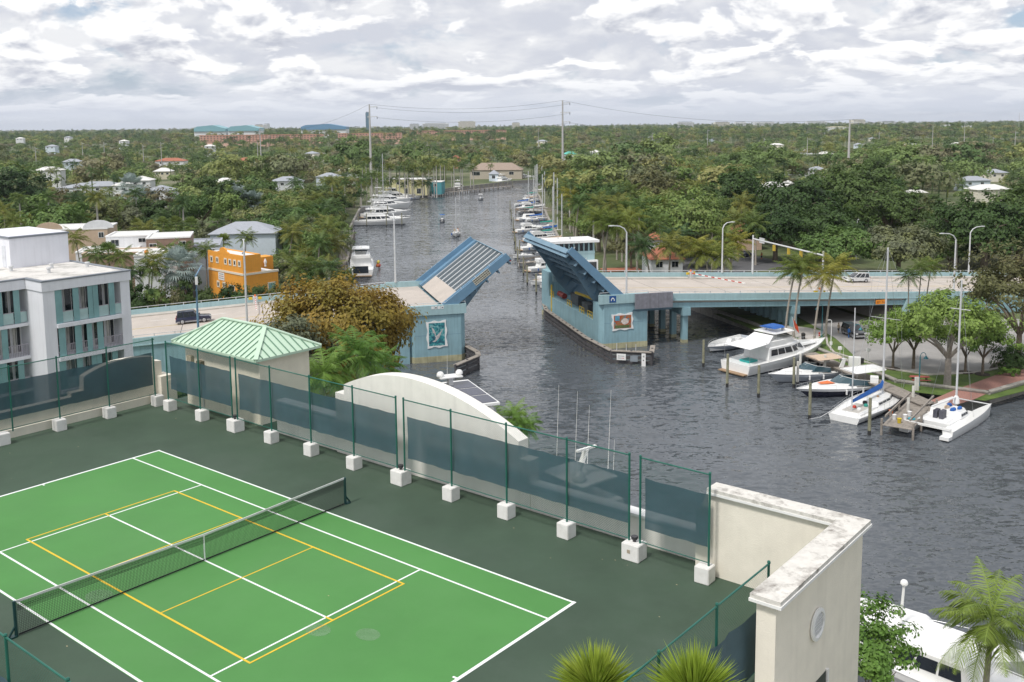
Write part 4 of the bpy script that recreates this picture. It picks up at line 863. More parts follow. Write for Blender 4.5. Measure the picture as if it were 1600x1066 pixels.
for x in (8.0, 9.4, 10.8): MB().lathe([(.25, 0), (.18, .4), (.35, .9), (.2, 1.3), (.05, 1.6)], 8, (x, 9.6, 7.3)).build('statue_urn', WHITE, ob, True)
MB().lathe([(.25, 0), (.25, .25), (.1, .4)], 8, (2.2, 3.5, zU+.06)).build('roof_vent', GREYT, ob)
# houses by the river and in the woods
house('pale yellow riverside house with white posts among royal palms', 602, 668, 281, 482, 12, R(-8), M('yellow_stucco', (.62, .58, .34), .8, var=.06), WR, [(.12, .7, 1.6, 1.7), (.3, .7, 1.6, 1.7), (.5, .7, 1.6, 1.7), (.7, .7, 1.6, 1.7), (.9, .7, 1.6, 1.7), (.2, 4.2, 2.2, 2.6), (.5, 4.2, 2.2, 2.6), (.8, 4.2, 2.2, 2.6)], name='riverside_house')
house('teal riverside house beside the yellow house', 655, 690, 285, 486, 10, R(-6), M('teal_stucco', (.08, .30, .34), .8, var=.06), WR, [(.3, .6, 1.6, 1.6), (.7, .6, 1.6, 1.6)], name='riverside_house')
house('long brown hip-roofed riverside house at the river bend', 734, 815, 266, 610, 14, R(-4), M('beige_wall', (.45, .40, .33), .8), M('brown_shingle', (.30, .235, .19), .85, var=.12), [(.12, 1, 5, 2.4), (.45, 1, 4, 2.4), (.8, 1, 3, 2.0)], hip=4.2, name='riverside_house')
house('white gabled boathouse at the river bend', 764, 778, 272, 588, 6, R(-4), PBL, GRR, [(.5, .8, 2, 2)], hip=2.2, name='boathouse')
house('white garage with red tile hip roof behind the palms past the bridge', 1018, 1068, 405, 208, 10, R(4), WST, TERR, [(.25, .5, 1.6, 1.4), (.75, .5, 1.6, 1.4)], hip=2.0, name='tile_roof_house')
house('white house corner with small red tile roof above the palms', 1020, 1036, 374, 232, 6, R(4), WST, TERR, (), hip=1.3, name='tile_roof_house')
house('red tile roofed bungalow beyond the side street', 1152, 1192, 362, 262, 10, R(6), M('pink_stucco', (.5, .36, .28), .8), TERR, [(.3, .6, 1.5, 1.3), (.7, .6, 1.5, 1.3)], hip=1.6, name='tile_roof_house')
MB().box(0, 9, 0, 5, 0, .12).build('tiled_terrace', TERR, None, kind='structure', loc=P(945, 425, LAND+.1), rz=R(8))
FARH = [(88, 294, 520, 90, GRR, WST, 'low house with grey roof and white walls in the far left woods'), (116, 292, 500, 66, GRR, WST, 'wide grey hip-roofed house in the left woods'), (176, 290, 470, 36, WR, WST, 'white-roofed house beside the grey one in the left woods'),
  (242, 252, 760, 44, TERR, WST, 'long terracotta-roofed house beyond the left woods'), (240, 268, 640, 26, WR, M('cream_wall', (.6, .55, .42), .8), 'cream gabled house standing above the left woods'), (365, 251, 800, 40, TERR, WST, 'orange-tiled house near the transmission towers'),
  (1225, 290, 480, 24, WR, WST, 'white metal-roofed house at the edge of the big ficus'), (1416, 305, 460, 44, WR, WST, 'white flat-roofed house half hidden in the right woods'), (1488, 326, 420, 44, WR, WST, 'pale carport house in the right woods'), (1470, 328, 400, 30, WR, CREAM, 'cream bungalow in the right woods'),
  (882, 241, 900, 20, M('aqua_roof', (.10, .50, .42), .5), WST, 'house with a bright aqua metal roof beyond the river'), (1408, 228, 1100, 34, WR, WST, 'distant white house roofs in the right woods'), (1552, 238, 980, 14, TERR, WST, 'small terracotta-roofed house near the right poles'), (1255, 236, 1000, 30, WR, WST, 'distant cream house among dark palms'),
  (1280, 241, 960, 24, WR, WST, 'distant white bungalow among dark palms'), (925, 238, 950, 14, WR, WST, 'distant white gable beyond the aqua roof'), (1292, 199, 2100, 36, M('far_roof', (.75, .68, .52), .8), WST, 'distant pale yellow warehouse roof'), (705, 247, 760, 14, TERR, M('salmon', (.55, .25, .18), .8), 'small salmon house behind the river palms'),
  (520, 270, 560, 40, WR, WST, 'white house hidden behind the left river trees'), (1470, 196, 2600, 50, WR, WST, 'long white warehouse near the right horizon')]
for x, y, Y, wpx, rm, wm, lb in FARH:
    w = wpx*Y/FPX; house(lb, x, x+wpx, y, Y, max(8, w*.6), R(rng.uniform(-12, 12)), wm, rm, [(.2, .8, 1.6, 1.4), (.5, .8, 1.6, 1.4), (.8, .8, 1.6, 1.4)], hip=(2.2 if Y < 1500 else 1.0), name='far_house')
rh = random.Random(31); FH2 = []
while len(FH2) < 26:
    x, y = rh.uniform(5, 1590), 214+86*rh.random()**1.6
    if 530 < x < 900 and y > 232: continue
    Y = 28.5*FPX/(y-189); wpx = rh.uniform(9, 15)*FPX/Y
    if any(abs(x-q[0]) < 40 and abs(y-q[1]) < 8 for q in FH2): continue
    FH2.append((x, y)); hh = house('small pale-roofed house half hidden in the woods', x, x+wpx, y, Y, 9, R(rh.uniform(-20, 20)), rh.choice((WST, CREAM, PBL)), rh.choice((WR, WR, GRR, GRR)), [(.25, .8, 1.6, 1.3), (.7, .8, 1.6, 1.3)], hip=1.9, name='far_house')[0]; hh['group'] = 'houses half hidden in the woods'; FH2[-1] = (x, y, x+wpx, Y)
# terracotta condominium rows
CONDO = M('condo_salmon', (.70, .45, .36), .8, var=.06); CRF = M('condo_roof', (.52, .28, .20), .8, var=.1)
def condo(lb, x0, x1, y, Y):
    t, w, z = house(lb, x0, x1, y, Y, 16, R(-1), CONDO, WR, (), hip=False, cap=CRF, name='condominium', cat='building')
    MB().box(-.6, w+.6, -1.2, 0, z-.5, z+.6).build('mansard', CRF, t)
    for fl in range(3):
        m = MB(); n = int(w/5)
        for i in range(n): x = (i+.5)*w/n; m.box(x-1.1, x+1.1, -.1, -.02, z-2.6-fl*3, z-1.1-fl*3)
        m.build('windows', M('shaded_window', (.22, .17, .15), .4), t, kind='stuff'); MB().box(0, w, -1.1, 0, z-3.3-fl*3, z-3.0-fl*3).build('balcony_band', CONDO, t)
condo('terracotta condominium row left of the transmission pole', 312, 418, 212, 1580); condo('second terracotta condominium row beside the first', 420, 503, 211, 1640)
condo('terracotta condominium row behind the transmission pole', 528, 626, 209, 1700); condo('far terracotta condominium row toward the river palms', 640, 790, 205, 2000)
# teal arena roofs and far skyline
AQ = M('aqua_metal', (.20, .40, .46), .5, var=.05)
def shed(lb, x0, x1, y, Y, hh, mat):
    a = PY(x0, y, Y); w = (x1-x0)*Y/FPX; t = thing('far_hall', lb, 'building', (a.x, a.y, 0), 0)
    MB().box(0, w, 0, 40, 0, a.z-hh).build('wall', WST, t)
    MB().vprism([(0, a.z-hh), (w, a.z-hh), (w, a.z-hh*.55), (w*.6, a.z), (w*.1, a.z-hh*.2), (0, a.z-hh*.5)], -2, 42).build('roof', mat, t)
shed('long teal arched hall roof near the left horizon', 303, 352, 196, 1900, 12, AQ); shed('second teal arched hall roof near the left horizon', 356, 404, 196, 1900, 11, AQ); shed('blue metal hall roof left of the transmission pole', 470, 540, 194, 2100, 12, M('blue_metal', (.12, .26, .42), .5))
FT = M('far_tower_glass', (.10, .24, .34), .3, var=.1)
def tower(lb, x0, x1, ytop, Y, mat, dep=25):
    a = PY(x0, ytop, Y); w = (x1-x0)*Y/FPX; t = thing('far_tower', lb, 'building', (a.x, a.y, 0), 0)
    MB().box(0, w, 0, dep, 0, a.z).build('shaft', mat, t); MB().box(w*.1, w*.9, dep*.1, dep*.9, a.z, a.z+2.5).build('plant_room', GREYT, t)
    for i in range(int(a.z/4)): MB().box(-.1, w+.1, -.12, -.02, 2+i*4, 3.6+i*4).build('window_band', GLASS, t)
tower('blue glass tower on the horizon behind the transmission pole', 571, 577, 176, 3600, FT)
for i, (x0, x1, yt) in enumerate(((398, 408, 192), (412, 418, 191), (640, 654, 191), (716, 742, 187), (1060, 1084, 188), (1150, 1166, 188), (1334, 1352, 184), (1262, 1292, 187), (1380, 1400, 187), (1118, 1140, 188), (660, 700, 190), (1180, 1210, 188), (800, 812, 189))):
    tower('pale low building on the far skyline', x0, x1, yt+3.2, 4300, WST if i % 3 else CREAM, 40)
for o in bpy.data.objects:
    if o.name.startswith('far_tower') and o.get('label', '').startswith('pale low'): o['group'] = 'pale skyline buildings'
# ================================================================ BOATS, DOCKS, PILINGS
NAVY = M('navy_gel', (0.012, 0.014, 0.04), 0.15, var=.05, coat=.5); BOOT = M('antifoul', (0.03, 0.04, 0.07), .6, var=.2); GREYH = M('grey_gel', (.42, .45, .50), .25, var=.05)
CANW = M('canvas_white', (.72, .72, .72), .8, var=.06, vs=2); CANT = M('canvas_tan', (.52, .40, .30), .8, var=.08, vs=2); CANB = M('canvas_blue', (.015, .10, .36), .7, var=.15, vs=2); CANG = M('canvas_green', (.02, .25, .20), .7, var=.12, vs=2)
TEAK = M('teak', (.30, .20, .12), .7, var=.2, vs=3); WSH = M('windshield', (.03, .07, .09), .08, var=.1, spec=.8); RED = M('red_paint', (.5, .04, .02), .5); ORG = M('orange_mat', (.68, .17, .05), .7, var=.08)
def hull(t, L, B, fb0, fb1, mat, stripe=None, transom=.9, rake=.12, draft=.45, full=2.3, n=12, nm='hull', deck=True):
    mb = MB(); rings = []; deckp = []
    for i in range(n+1):
        k = i/n; hb = B/2*(transom+(1-transom)*min(1, k/.35)); 
        if k > .4: hb *= max(.012, 1-((k-.4)/.6)**full)
        sh = fb0+(fb1-fb0)*k**1.6; x = L*k; rk = rake*L*k**3
        low = max(.02, 1-k**3*.75)
        rings.append([(x, hb, sh), (x-rk*.25, hb*.985, sh*.72), (x-rk*.75, hb*(.90-.25*k), .14), (x-rk*.85, hb*(.86-.3*k), -.02), (x-rk, hb*.03, -draft*low), (x-rk*.85, -hb*(.86-.3*k), -.02), (x-rk*.75, -hb*(.90-.25*k), .14), (x-rk*.25, -hb*.985, sh*.72), (x, -hb, sh)])
        deckp.append((x, hb, sh))
    for ri in range(9-1):
        mi = (0, 0, 2, 2, 2, 2, 0, 0)[ri] if not stripe else (1, 0, 2, 2, 2, 2, 0, 1)[ri]
        for i in range(n): mb.add([rings[i][ri], rings[i+1][ri], rings[i+1][ri+1], rings[i][ri+1]], [(0, 1, 2, 3)], mi)
    mb.add(rings[0], [tuple(range(9))[::-1]])
    mb.build(nm, [mat, stripe or mat, BOOT], t, True)
    d = MB()
    for i in range(n): a, b = deckp[i], deckp[i+1]; d.add([(a[0], a[1]*.97, a[2]-.06), (a[0], -a[1]*.97, a[2]-.06), (b[0], -b[1]*.97, b[2]-.06), (b[0], b[1]*.97, b[2]-.06)], [(0, 1, 2, 3)])
    if deck: d.build('deck', GEL, t)
    else:
        li = MB(); rr_ = [[(p[0]*.97+.05, p[1]*.9, p[2]), (p[0]*.95+.05, p[1]*.8, .32), (p[0]*.95+.05, -p[1]*.8, .32), (p[0]*.97+.05, -p[1]*.9, p[2])] for p in deckp]; li.loft(rr_, closed=False, caps=(False, False)).build('inner_liner', GEL, t); cp = MB()
        for sg in (1, -1): cp.loft([[(p[0], p[1]*sg, p[2]), (p[0]*.97+.05, p[1]*sg*.9, p[2]+.01)] for p in deckp], closed=False, caps=(False, False))
        cp.build('gunwale', GEL, t)
    g = MB()
    for sg in (1, -1): g.tube([(p[0], p[1]*sg, p[2]) for p in deckp], .045, 6)
    g.build('rub_rail', GEL, t, True)
    if 8 < L < 16 and deck:
        for k_ in (.22, .42, .6):
            p = deckp[int(k_*n)]
            for sg in (1, -1): MB().lathe([(.03, -.35), (.13, -.3), (.13, .25), (.03, .32)], 8, (p[0], sg*(p[1]+.12), p[2]*.62)).tube([(p[0], sg*(p[1]+.1), p[2]*.62+.3), (p[0], sg*p[1], p[2]+.05)], .015, 4).build('fender', CANW if sg > 0 else CANB, t, True)
    return deckp
def tcab(x0, x1, w, z0, z1, rf=.5, rb=.15, ins=.12, wf=None):
    """raked cabin: rings bottom to top; wf narrows the front"""
    wf = wf if wf is not None else w*.8
    def ring(z, k): 
        a, b = x0+rb*k, x1-rf*k; h = w/2-ins*k; hf = wf/2-ins*k; m = a+(b-a)*.6
        return [(a, h, z), (m, h, z), (b, hf, z), (b, -hf, z), (m, -h, z), (a, -h, z)]
    return ring, x0, x1, z0, z1
def cabin(t, x0, x1, w, z0, z1, rf=.5, rb=.15, ins=.12, wf=None, mat=None, win=(.35, .8), nm='cabin', gl=None, pill=3):
    ring, *_ = tcab(x0, x1, w, z0, z1, rf, rb, ins, wf)
    c = MB().loft([ring(z0, 0), ring(z0+(z1-z0)*.92, .92), [(p[0]*.98+.02*(x0+x1)/2, p[1]*.95, z1) for p in ring(z1, 1)]]).build(nm, mat or GEL, t, False)
    if win:
        a, b = win; e = .025
        def rr(k): return [(p[0]+(e if p[0] > (x0+x1)/2 else 0), p[1]+(e if p[1] > 0 else -e), p[2]) for p in ring(z0+(z1-z0)*k, k)]
        ra_, rb_ = rr(a), rr(b); g = MB()
        def seg(i, j, k0, k1):
            def lp_(r, k): A, Bq = Vector(r[i]), Vector(r[j]); return A.lerp(Bq, k)
            g.add([lp_(ra_, k0), lp_(ra_, k1), lp_(rb_, k1), lp_(rb_, k0)], [(0, 1, 2, 3)])
        for q in range(pill):
            seg(0, 1, .08+q*.92/pill, .08+(q+.9)*.92/pill); seg(4, 5, 1-.08-(q+.9)*.92/pill, 1-.08-q*.92/pill)
        seg(1, 2, .06, .92); seg(3, 4, .08, .94)
        for q in range(2): seg(2, 3, .05+q*.47, .05+q*.47+.43)
        g.build(nm+'_window', gl or BGLASS, c)
    return c
def rails(t, dp, k0, k1, h=.6, nm='bow_rail', ins=.92):
    m = MB(); pts = [p for i, p in enumerate(dp) if k0 <= i/(len(dp)-1) <= k1]
    for sg in (1, -1):
        m.tube([(p[0], p[1]*sg*ins, p[2]+h) for p in pts], .02, 5)
        for p in pts[::1]: m.tube([(p[0], p[1]*sg*ins, p[2]-.05), (p[0], p[1]*sg*ins, p[2]+h)], .015, 4)
    m.build(nm, STEEL, t)
def top(t, x0, x1, w, z, th=.1, mat=None, nm='hardtop', posts=True, zb=None, crown=.08):
    r = []
    for k in (0, .06, .3, .7, .94, 1): x = x0+(x1-x0)*k; hw = w/2*(.9 if k in (0, 1) else 1); r.append([(x, hw, z), (x, hw*.6, z+crown), (x, -hw*.6, z+crown), (x, -hw, z), (x, -hw, z-th*.6), (x, hw, z-th*.6)])
    MB().loft(r).build(nm, mat or GEL, t)
    if posts:
        m = MB()
        for x in (x0+.25, x1-.3):
            for s in (1, -1): m.tube([(x, s*w/2*.85, zb), (x, s*w/2*.88, z)], .03, 5)
        m.build('top_post', STEEL, t)
def dome(t, c, r=.28): MB().lathe([(r*.7, 0), (r, r*.35), (r*.95, r*.9), (r*.6, r*1.35), (.02, r*1.5)], 10, c).build('radar_dome', GEL, t, True)
def antenna(t, c, h): MB().tube([c, (c[0]-.05*h, c[1], c[2]+h)], [.025, .008], 5).build('antenna', WHITE, t)
def boat(name, label, stern, bow, cat='boat', group=None, L=None):
    d = bow-stern; t = thing(name, label, cat, (stern.x, stern.y, 0), math.atan2(d.y, d.x), group); return t, (L or d.length)
def yacht(label, stern, bow, B=None, fly=True, tower=False, hullm=None, hard=True, L=None, outr=False, group=None):
    t, L = boat('motor_yacht', label, stern, bow, 'motor yacht', group, L); B = B or L*.29; f0, f1 = L*.055+.4, L*.10+.4
    dp = hull(t, L, B, f0, f1, hullm or GEL)
    MB().box(-.9, 0, -B*.4, B*.4, .2, .34).build('swim_platform', TEAK, t)
    cabin(t, L*.22, L*.70, B*.80, f0+.05, f0+L*.07+.55, rf=L*.10, rb=.3, wf=B*.5)
    z = f0+L*.07+.55
    MB().loft([[(L*.5, B*.30, z-.9), (L*.86, B*.13, f1*.92), (L*.86, -B*.13, f1*.92), (L*.5, -B*.30, z-.9)], [(L*.5, B*.26, z-.35), (L*.8, B*.10, f1+.2), (L*.8, -B*.10, f1+.2), (L*.5, -B*.26, z-.35)]]).build('foredeck_trunk', GEL, t)
    MB().box(.3, L*.2, -B*.36, B*.36, f0-.5, f0-.42).build('cockpit_floor', TEAK, t)
    if fly:
        cabin(t, L*.2, L*.56, B*.72, z, z+.8, rf=.9, rb=0, ins=.05, wf=B*.5, win=None, nm='flybridge')
        MB().add([(L*.52, B*.25, z+.8), (L*.52, -B*.25, z+.8), (L*.49, -B*.22, z+1.25), (L*.49, B*.22, z+1.25)], [(0, 1, 2, 3)]).build('wind_screen', WSH, t)
        MB().box(L*.33, L*.37, -B*.2, B*.2, z+.8, z+1.3).build('helm_seat', CANW, t)
        if hard: top(t, L*.22, L*.47, B*.66, z+2.25, mat=GEL, zb=z+.7); dome(t, (L*.32, 0, z+2.3)); dome(t, (L*.27, B*.18, z+2.3), .2); antenna(t, (L*.25, B*.3, z+.8), 4); antenna(t, (L*.25, -B*.3, z+.8), 4)
    if tower:
        m = MB(); zt_ = z+5.2
        for x in (L*.24, L*.44):
            for s in (1, -1): m.tube([(x, s*B*.33, z+.6), (L*.34+(x-L*.34)*.4, s*.55, zt_)], .05, 6)
        for q in (.35, .65): m.tube([(L*.28, B*.25, z+.6+q*4.4), (L*.28, -B*.25, z+.6+q*4.4)], .035, 5)
        m.build('tuna_tower', STEEL, t); top(t, L*.28, L*.4, 1.5, zt_+.3, zb=zt_-.5)
    if outr:
        for s in (1, -1): MB().tube([(L*.38, s*B*.42, f0+1.2), (L*.15, s*B*.9, z+8.5)], [.05, .015], 5).build('outrigger', STEEL, t)
    rails(t, dp, .5, 1.0)
    return t, L, B, f0, f1, z
def express(label, stern, bow, hullm, stripe=None, bim=None, arch=True, mat_pad=None, hard=False):
    t, L = boat('express_cruiser', label, stern, bow, 'motor boat'); B = L*.29; f0, f1 = .95, 1.45
    dp = hull(t, L, B, f0, f1, hullm, stripe, rake=.16, full=2.0)
    MB().box(-.9, 0, -B*.42, B*.42, .22, .36).build('swim_platform', GEL, t)
    MB().loft([[(L*.45, B*.42, f0), (L*.62, B*.36, f0+.15), (L*.82, B*.2, f1-.15), (L*.95, .06, f1-.1), (L*.95, -.06, f1-.1), (L*.82, -B*.2, f1-.15), (L*.62, -B*.36, f0+.15), (L*.45, -B*.42, f0)],
               [(L*.47, B*.36, f0+.6), (L*.60, B*.30, f0+.72), (L*.78, B*.14, f1+.26), (L*.9, .05, f1+.04), (L*.9, -.05, f1+.04), (L*.78, -B*.14, f1+.26), (L*.60, -B*.30, f0+.72), (L*.47, -B*.36, f0+.6)]]).build('foredeck', GEL, t, True)
    ws = MB().loft([[(L*.30, B*.43, f0+.12), (L*.52, B*.38, f0+.45), (L*.60, B*.2, f0+.70), (L*.61, 0, f0+.72), (L*.60, -B*.2, f0+.70), (L*.52, -B*.38, f0+.45), (L*.30, -B*.43, f0+.12)],
               [(L*.30, B*.39, f0+.75), (L*.46, B*.34, f0+1.15), (L*.505, B*.18, f0+1.32), (L*.51, 0, f0+1.34), (L*.505, -B*.18, f0+1.32), (L*.46, -B*.34, f0+1.15), (L*.30, -B*.39, f0+.75)]], closed=False, caps=(False, False)).build('windshield', WSH, t)
    fr = MB(); fr.tube([(L*.30, B*.39, f0+.76), (L*.46, B*.34, f0+1.16), (L*.505, B*.18, f0+1.33), (L*.51, 0, f0+1.35), (L*.505, -B*.18, f0+1.33), (L*.46, -B*.34, f0+1.16), (L*.30, -B*.39, f0+.76)], .03, 6); fr.tube([(L*.60, 0, f0+.72), (L*.51, 0, f0+1.34)], .025, 5); fr.build('windshield_frame', GEL, ws)
    MB().box(L*.06, L*.42, -B*.38, B*.38, f0-.55, f0-.45).build('cockpit_floor', TEAK, t)
    for x0, x1, y0, y1 in ((L*.05, L*.12, -B*.36, B*.36), (L*.12, L*.26, B*.22, B*.36), (L*.34, L*.39, -B*.3, -B*.08), (L*.34, L*.39, B*.06, B*.28)): MB().box(x0, x1, y0, y1, f0-.45, f0+.05).build('seat', CANW, t)
    if mat_pad: MB().add([(L*.63, B*.17, f0+.75), (L*.63, -B*.17, f0+.75), (L*.76, -B*.11, f1+.30), (L*.76, B*.11, f1+.30)], [(0, 1, 2, 3)]).build('sun_pad', mat_pad, t)
    if arch:
        a = MB(); a.loft([[(L*.16, B*.44*s_, f0-.05+h_), (L*.22, B*.44*s_, f0-.05+h_), (L*.22, B*.40*s_, f0+h_), (L*.16, B*.40*s_, f0+h_)] if h_ == 0 else [(L*.10, B*.38*s_, f0+h_-.1), (L*.15, B*.38*s_, f0+h_-.1), (L*.15, B*.38*s_, f0+h_), (L*.10, B*.38*s_, f0+h_)] for s_, h_ in ((1, 0), (1, 1.75), (-1, 1.75), (-1, 0))]); a.build('radar_arch', GEL, t)
        antenna(t, (L*.12, B*.3, f0+1.75), 2.6); dome(t, (L*.12, 0, f0+1.75), .22)
    if bim: top(t, L*.14, L*.45, B*.8, f0+1.95, .06, bim, 'bimini', zb=f0, crown=.16)
    if hard: top(t, L*.12, L*.46, B*.76, f0+1.95, .12, GEL, 'hardtop', zb=f0, crown=.14)
    rails(t, dp, .6, 1, .45); return t, L, B
MR = [1.0]
def sailboat(label, stern, bow, mast, cover=None, hullm=None, mx=.58, L=None, group=None, mizzen=0, detail=True, boomang=0):
    t, L = boat('sailboat', label, stern, bow, 'sailboat', group, L); B = max(2.2, L*.30); f0, f1 = .8, 1.2
    dp = hull(t, L, B, f0, f1, hullm or GEL, transom=.72, rake=.14, full=1.9)
    cabin(t, L*.36, L*.72, B*.55, f0-.05, f0+.5, rf=.5, rb=.1, wf=B*.3, win=(.3, .75))
    MB().box(L*.06, L*.34, -B*.30, B*.30, f0-.1, f0+.16).build('coaming', GEL, t); MB().box(L*.09, L*.32, -B*.2, B*.2, f0+.161, f0+.17).build('cockpit', M('cockpit_shade', (.42, .40, .37), .8, var=.15, vs=3), t)
    MB().tube([(L*mx, 0, f0), (L*mx, 0, mast)], [.15*MR[0], .11*MR[0]], 8).build('mast', GALV, t, True)
    for q in (.55, .78): MB().tube([(L*mx, -B*.36, mast*q), (L*mx, B*.36, mast*q)], .03, 5).build('spreader', GALV, t)
    MB().tube([(L*mx, 0, f0+1.1), (L*.12, boomang, f0+1.15)], .06, 6).build('boom', GALV, t)
    if cover: MB().loft([[(x, .03+r_, z_), (x, .05, z_+.45*r_/.16), (x, -.03-r_, z_), (x, 0, z_-.12)] for x, r_, z_ in ((L*.12, .1, f0+1.2), (L*.3, .15, f0+1.25), (L*(mx-.04), .2, f0+1.35), (L*(mx-.005), .12, f0+2.0))]).build('sail_cover', cover, t)
    r = MB(); r.tube([(L*.985, 0, f1), (L*mx, 0, mast)], .015, 4); r.tube([(.1, 0, f0), (L*mx, 0, mast)], .012, 4)
    for s in (1, -1): r.tube([(L*mx, s*B*.46, f0), (L*mx, s*B*.36, mast*.78), (L*mx, 0, mast)], .012, 4)
    r.build('rigging', STEEL, t)
    if mizzen: MB().tube([(L*.12, 0, f0), (L*.12, 0, mizzen)], [.09, .07], 8).build('mizzen_mast', GALV, t, True)
    if detail: rails(t, dp, 0, 1, .55, 'lifeline')
    return t, L, B, f0
def small(label, stern, bow, hullm=None, ttop=None, console=True, group=None, L=None):
    t, L = boat('open_boat', label, stern, bow, 'small boat', group, L); B = L*.34; dp = hull(t, L, B, .75, 1.15, hullm or GEL, rake=.14, deck=False); rails(t, dp, .55, 1.0, .45)
    if console: MB().loft([[(L*.40, .4, .5), (L*.55, .4, .5), (L*.55, -.4, .5), (L*.40, -.4, .5)], [(L*.42, .35, 1.35), (L*.50, .35, 1.35), (L*.50, -.35, 1.35), (L*.42, -.35, 1.35)]]).build('console', GEL, t); MB().box(L*.28, L*.34, -.5, .5, .5, 1.1).build('seat', CANW, t)
    if ttop: top(t, L*.24, L*.60, B*.8, 2.5, .08, ttop, 't_top', zb=.6)
    for s in ((0,) if L < 7 else (.35, -.35)): MB().loft([[(-.15, s+.18, .5), (-.55, s+.18, .5), (-.55, s-.18, .5), (-.15, s-.18, .5)], [(-.1, s+.2, 1.2), (-.6, s+.2, 1.15), (-.6, s-.2, 1.15), (-.1, s-.2, 1.2)]]).build('outboard', BLACK if L > 6 else GREYH, t)
    return t
# ---- east dock, front row
t, L, B, f0, f1, z = yacht('white sportfish cruiser with canvas aft awning and blue bimini by the park dock', P(1148, 584), P(1288, 552), fly=True, hard=False)
top(t, L*.30, L*.52, B*.7, z+1.75, .1, GEL, 'hardtop', zb=z+.6); dome(t, (L*.36, .8, z+1.83), .3); dome(t, (L*.46, -.8, z+1.83), .26)
MB().add([(L*.02, B*.4, z+.35), (L*.02, -B*.4, z+.35), (L*.22, -B*.38, z+.6), (L*.22, B*.38, z+.6), (L*.30, B*.3, z+1.5), (L*.30, -B*.3, z+1.5)], [(0, 1, 2, 3), (3, 2, 5, 4)]).build('aft_awning', CANW, t)
m = MB()
for s in (1, -1): m.tube([(L*.02, s*B*.4, f0), (L*.02, s*B*.4, z+.35)], .025, 5)
m.build('awning_post', STEEL, t); top(t, L*.33, L*.45, B*.5, z+2.35, .06, CANB, 'bimini', zb=z+1.75, crown=.2)
MB().box(L*.08, L*.17, -B*.2, B*.1, f0-.4, f0+.25).build('fish_box', M('teal_box', (.02, .32, .30), .5), t)
t = small('grey open skiff with bow rails moored behind the sportfish', P(1172, 532), P(1106, 553), GREYH, None, True)
express('white express cruiser with tan bimini and dark sheer stripe', P(1322, 585), P(1200, 600), GREYH, None, CANT)
express('navy hulled express cruiser with white hardtop and orange sun pad', P(1388, 604), P(1244, 624), NAVY, GEL, None, False, ORG, True)
t, L, B, f0 = sailboat('white sailboat with cluttered deck, tall mast and blue sail cover', P(1318, 660), P(1412, 613), 20.0, CANB, mx=.62, mizzen=13.6)
for x, y, s_, mt in ((.20, .3, .45, RED), (.28, -.5, .5, CANG), (.42, .6, .4, CANW), (.34, .1, .55, BLACK), (.16, -.6, .5, CANW), (.75, .1, .4, ORG), (.5, -.3, .35, TEAK)): MB().lathe([(s_*.5, 0), (s_*.55, s_*.4), (s_*.4, s_*.7), (.05, s_*.8)], 8, (L*x, y, f0+.45 if x > .36 else f0+.12)).build('deck_gear', mt, t)
# catamaran
ct, L = boat('catamaran', 'white cruising catamaran with blue covers and a bare mast', P(1448, 681), P(1540, 630), 'catamaran', None, 11.6); ct.scale = (1.15, 1.15, 1.1)
for s in (1, -1):
    sub = MB(); rings = []
    for i in range(11):
        k = i/10; hb = .62*(.85+.15*min(1, k/.3)); hb *= max(.03, 1-max(0, (k-.5)/.5)**2.2); sh = .95+.35*k; x = L*k-(.5 if i == 0 else 0)*0
        rings.append([(x, s*2.0+hb, sh), (x-.4*k**3, s*2.0+hb*.8, .1), (x-.5*k**3, s*2.0, -.4), (x-.4*k**3, s*2.0-hb*.8, .1), (x, s*2.0-hb, sh)])
    sub.loft(rings).build('hull', GEL, ct, True)
    MB().box(-.8, 0, s*2-.45, s*2+.45, .15, .5).build('transom_step', GEL, ct)
MB().box(L*.12, L*.66, -1.6, 1.6, .75, 1.2).build('bridge_deck', GEL, ct); cabin(ct, L*.36, L*.66, 3.4, 1.15, 1.75, rf=1.0, wf=2.2, win=(.35, .75))
MB().box(L*.14, L*.34, -1.2, 1.2, 1.15, 1.25).build('cockpit_sole', CANW, ct); MB().box(-.1, .15, -2.3, 2.3, 1.0, 1.2).build('aft_beam', GEL, ct)
MB().tube([(L*.97, 2.0, 1.25), (L*.97, -2.0, 1.25)], .08, 8).build('fore_beam', GALV, ct)
nt_ = MB()
for i in range(16): y = -1.5+i*.2; nt_.bar((L*.66, y, 1.15), (L*.96, y, 1.22), .03, .02)
for i in range(14): x = L*.66+i*(L*.3)/13; nt_.bar((x, -1.5, 1.17), (x, 1.5, 1.17), .03, .02)
nt_.build('trampoline', M('trampoline_net', (.06, .065, .06), .8), ct)
MB().tube([(L*.62, 0, 1.6), (L*.62, 0, 15.5)], [.12, .09], 8).build('mast', GALV, ct, True); MB().tube([(L*.62, -1, 12.3), (L*.62, 1, 12.3)], .04, 6).build('spreader', GALV, ct)
MB().tube([(L*.6, 0, 2.6), (L*.15, .3, 2.7)], .09, 8).build('boom', CANW, ct); MB().lathe([(.1, 0), (.35, .2), (.3, .8), (.1, 1.1)], 8, (L*.62, 0, 1.7)).build('sail_bundle', CANW, ct, True)
for x, y, w, d, mt in ((.42, -.6, 1.1, .5, CANB), (.5, -.9, .9, .4, CANB), (.46, .2, .8, .5, CANT), (.54, .3, .7, .5, CANB), (.07, 1.9, .8, .8, M('teal_cover', (.03, .28, .36), .7))): MB().lathe([(w*.5, 0), (w*.45, .18), (.1, .28)], 8, (L*x, y, 1.78 if x > .36 else 1.1), sy=d/w).build('cover', mt, ct)
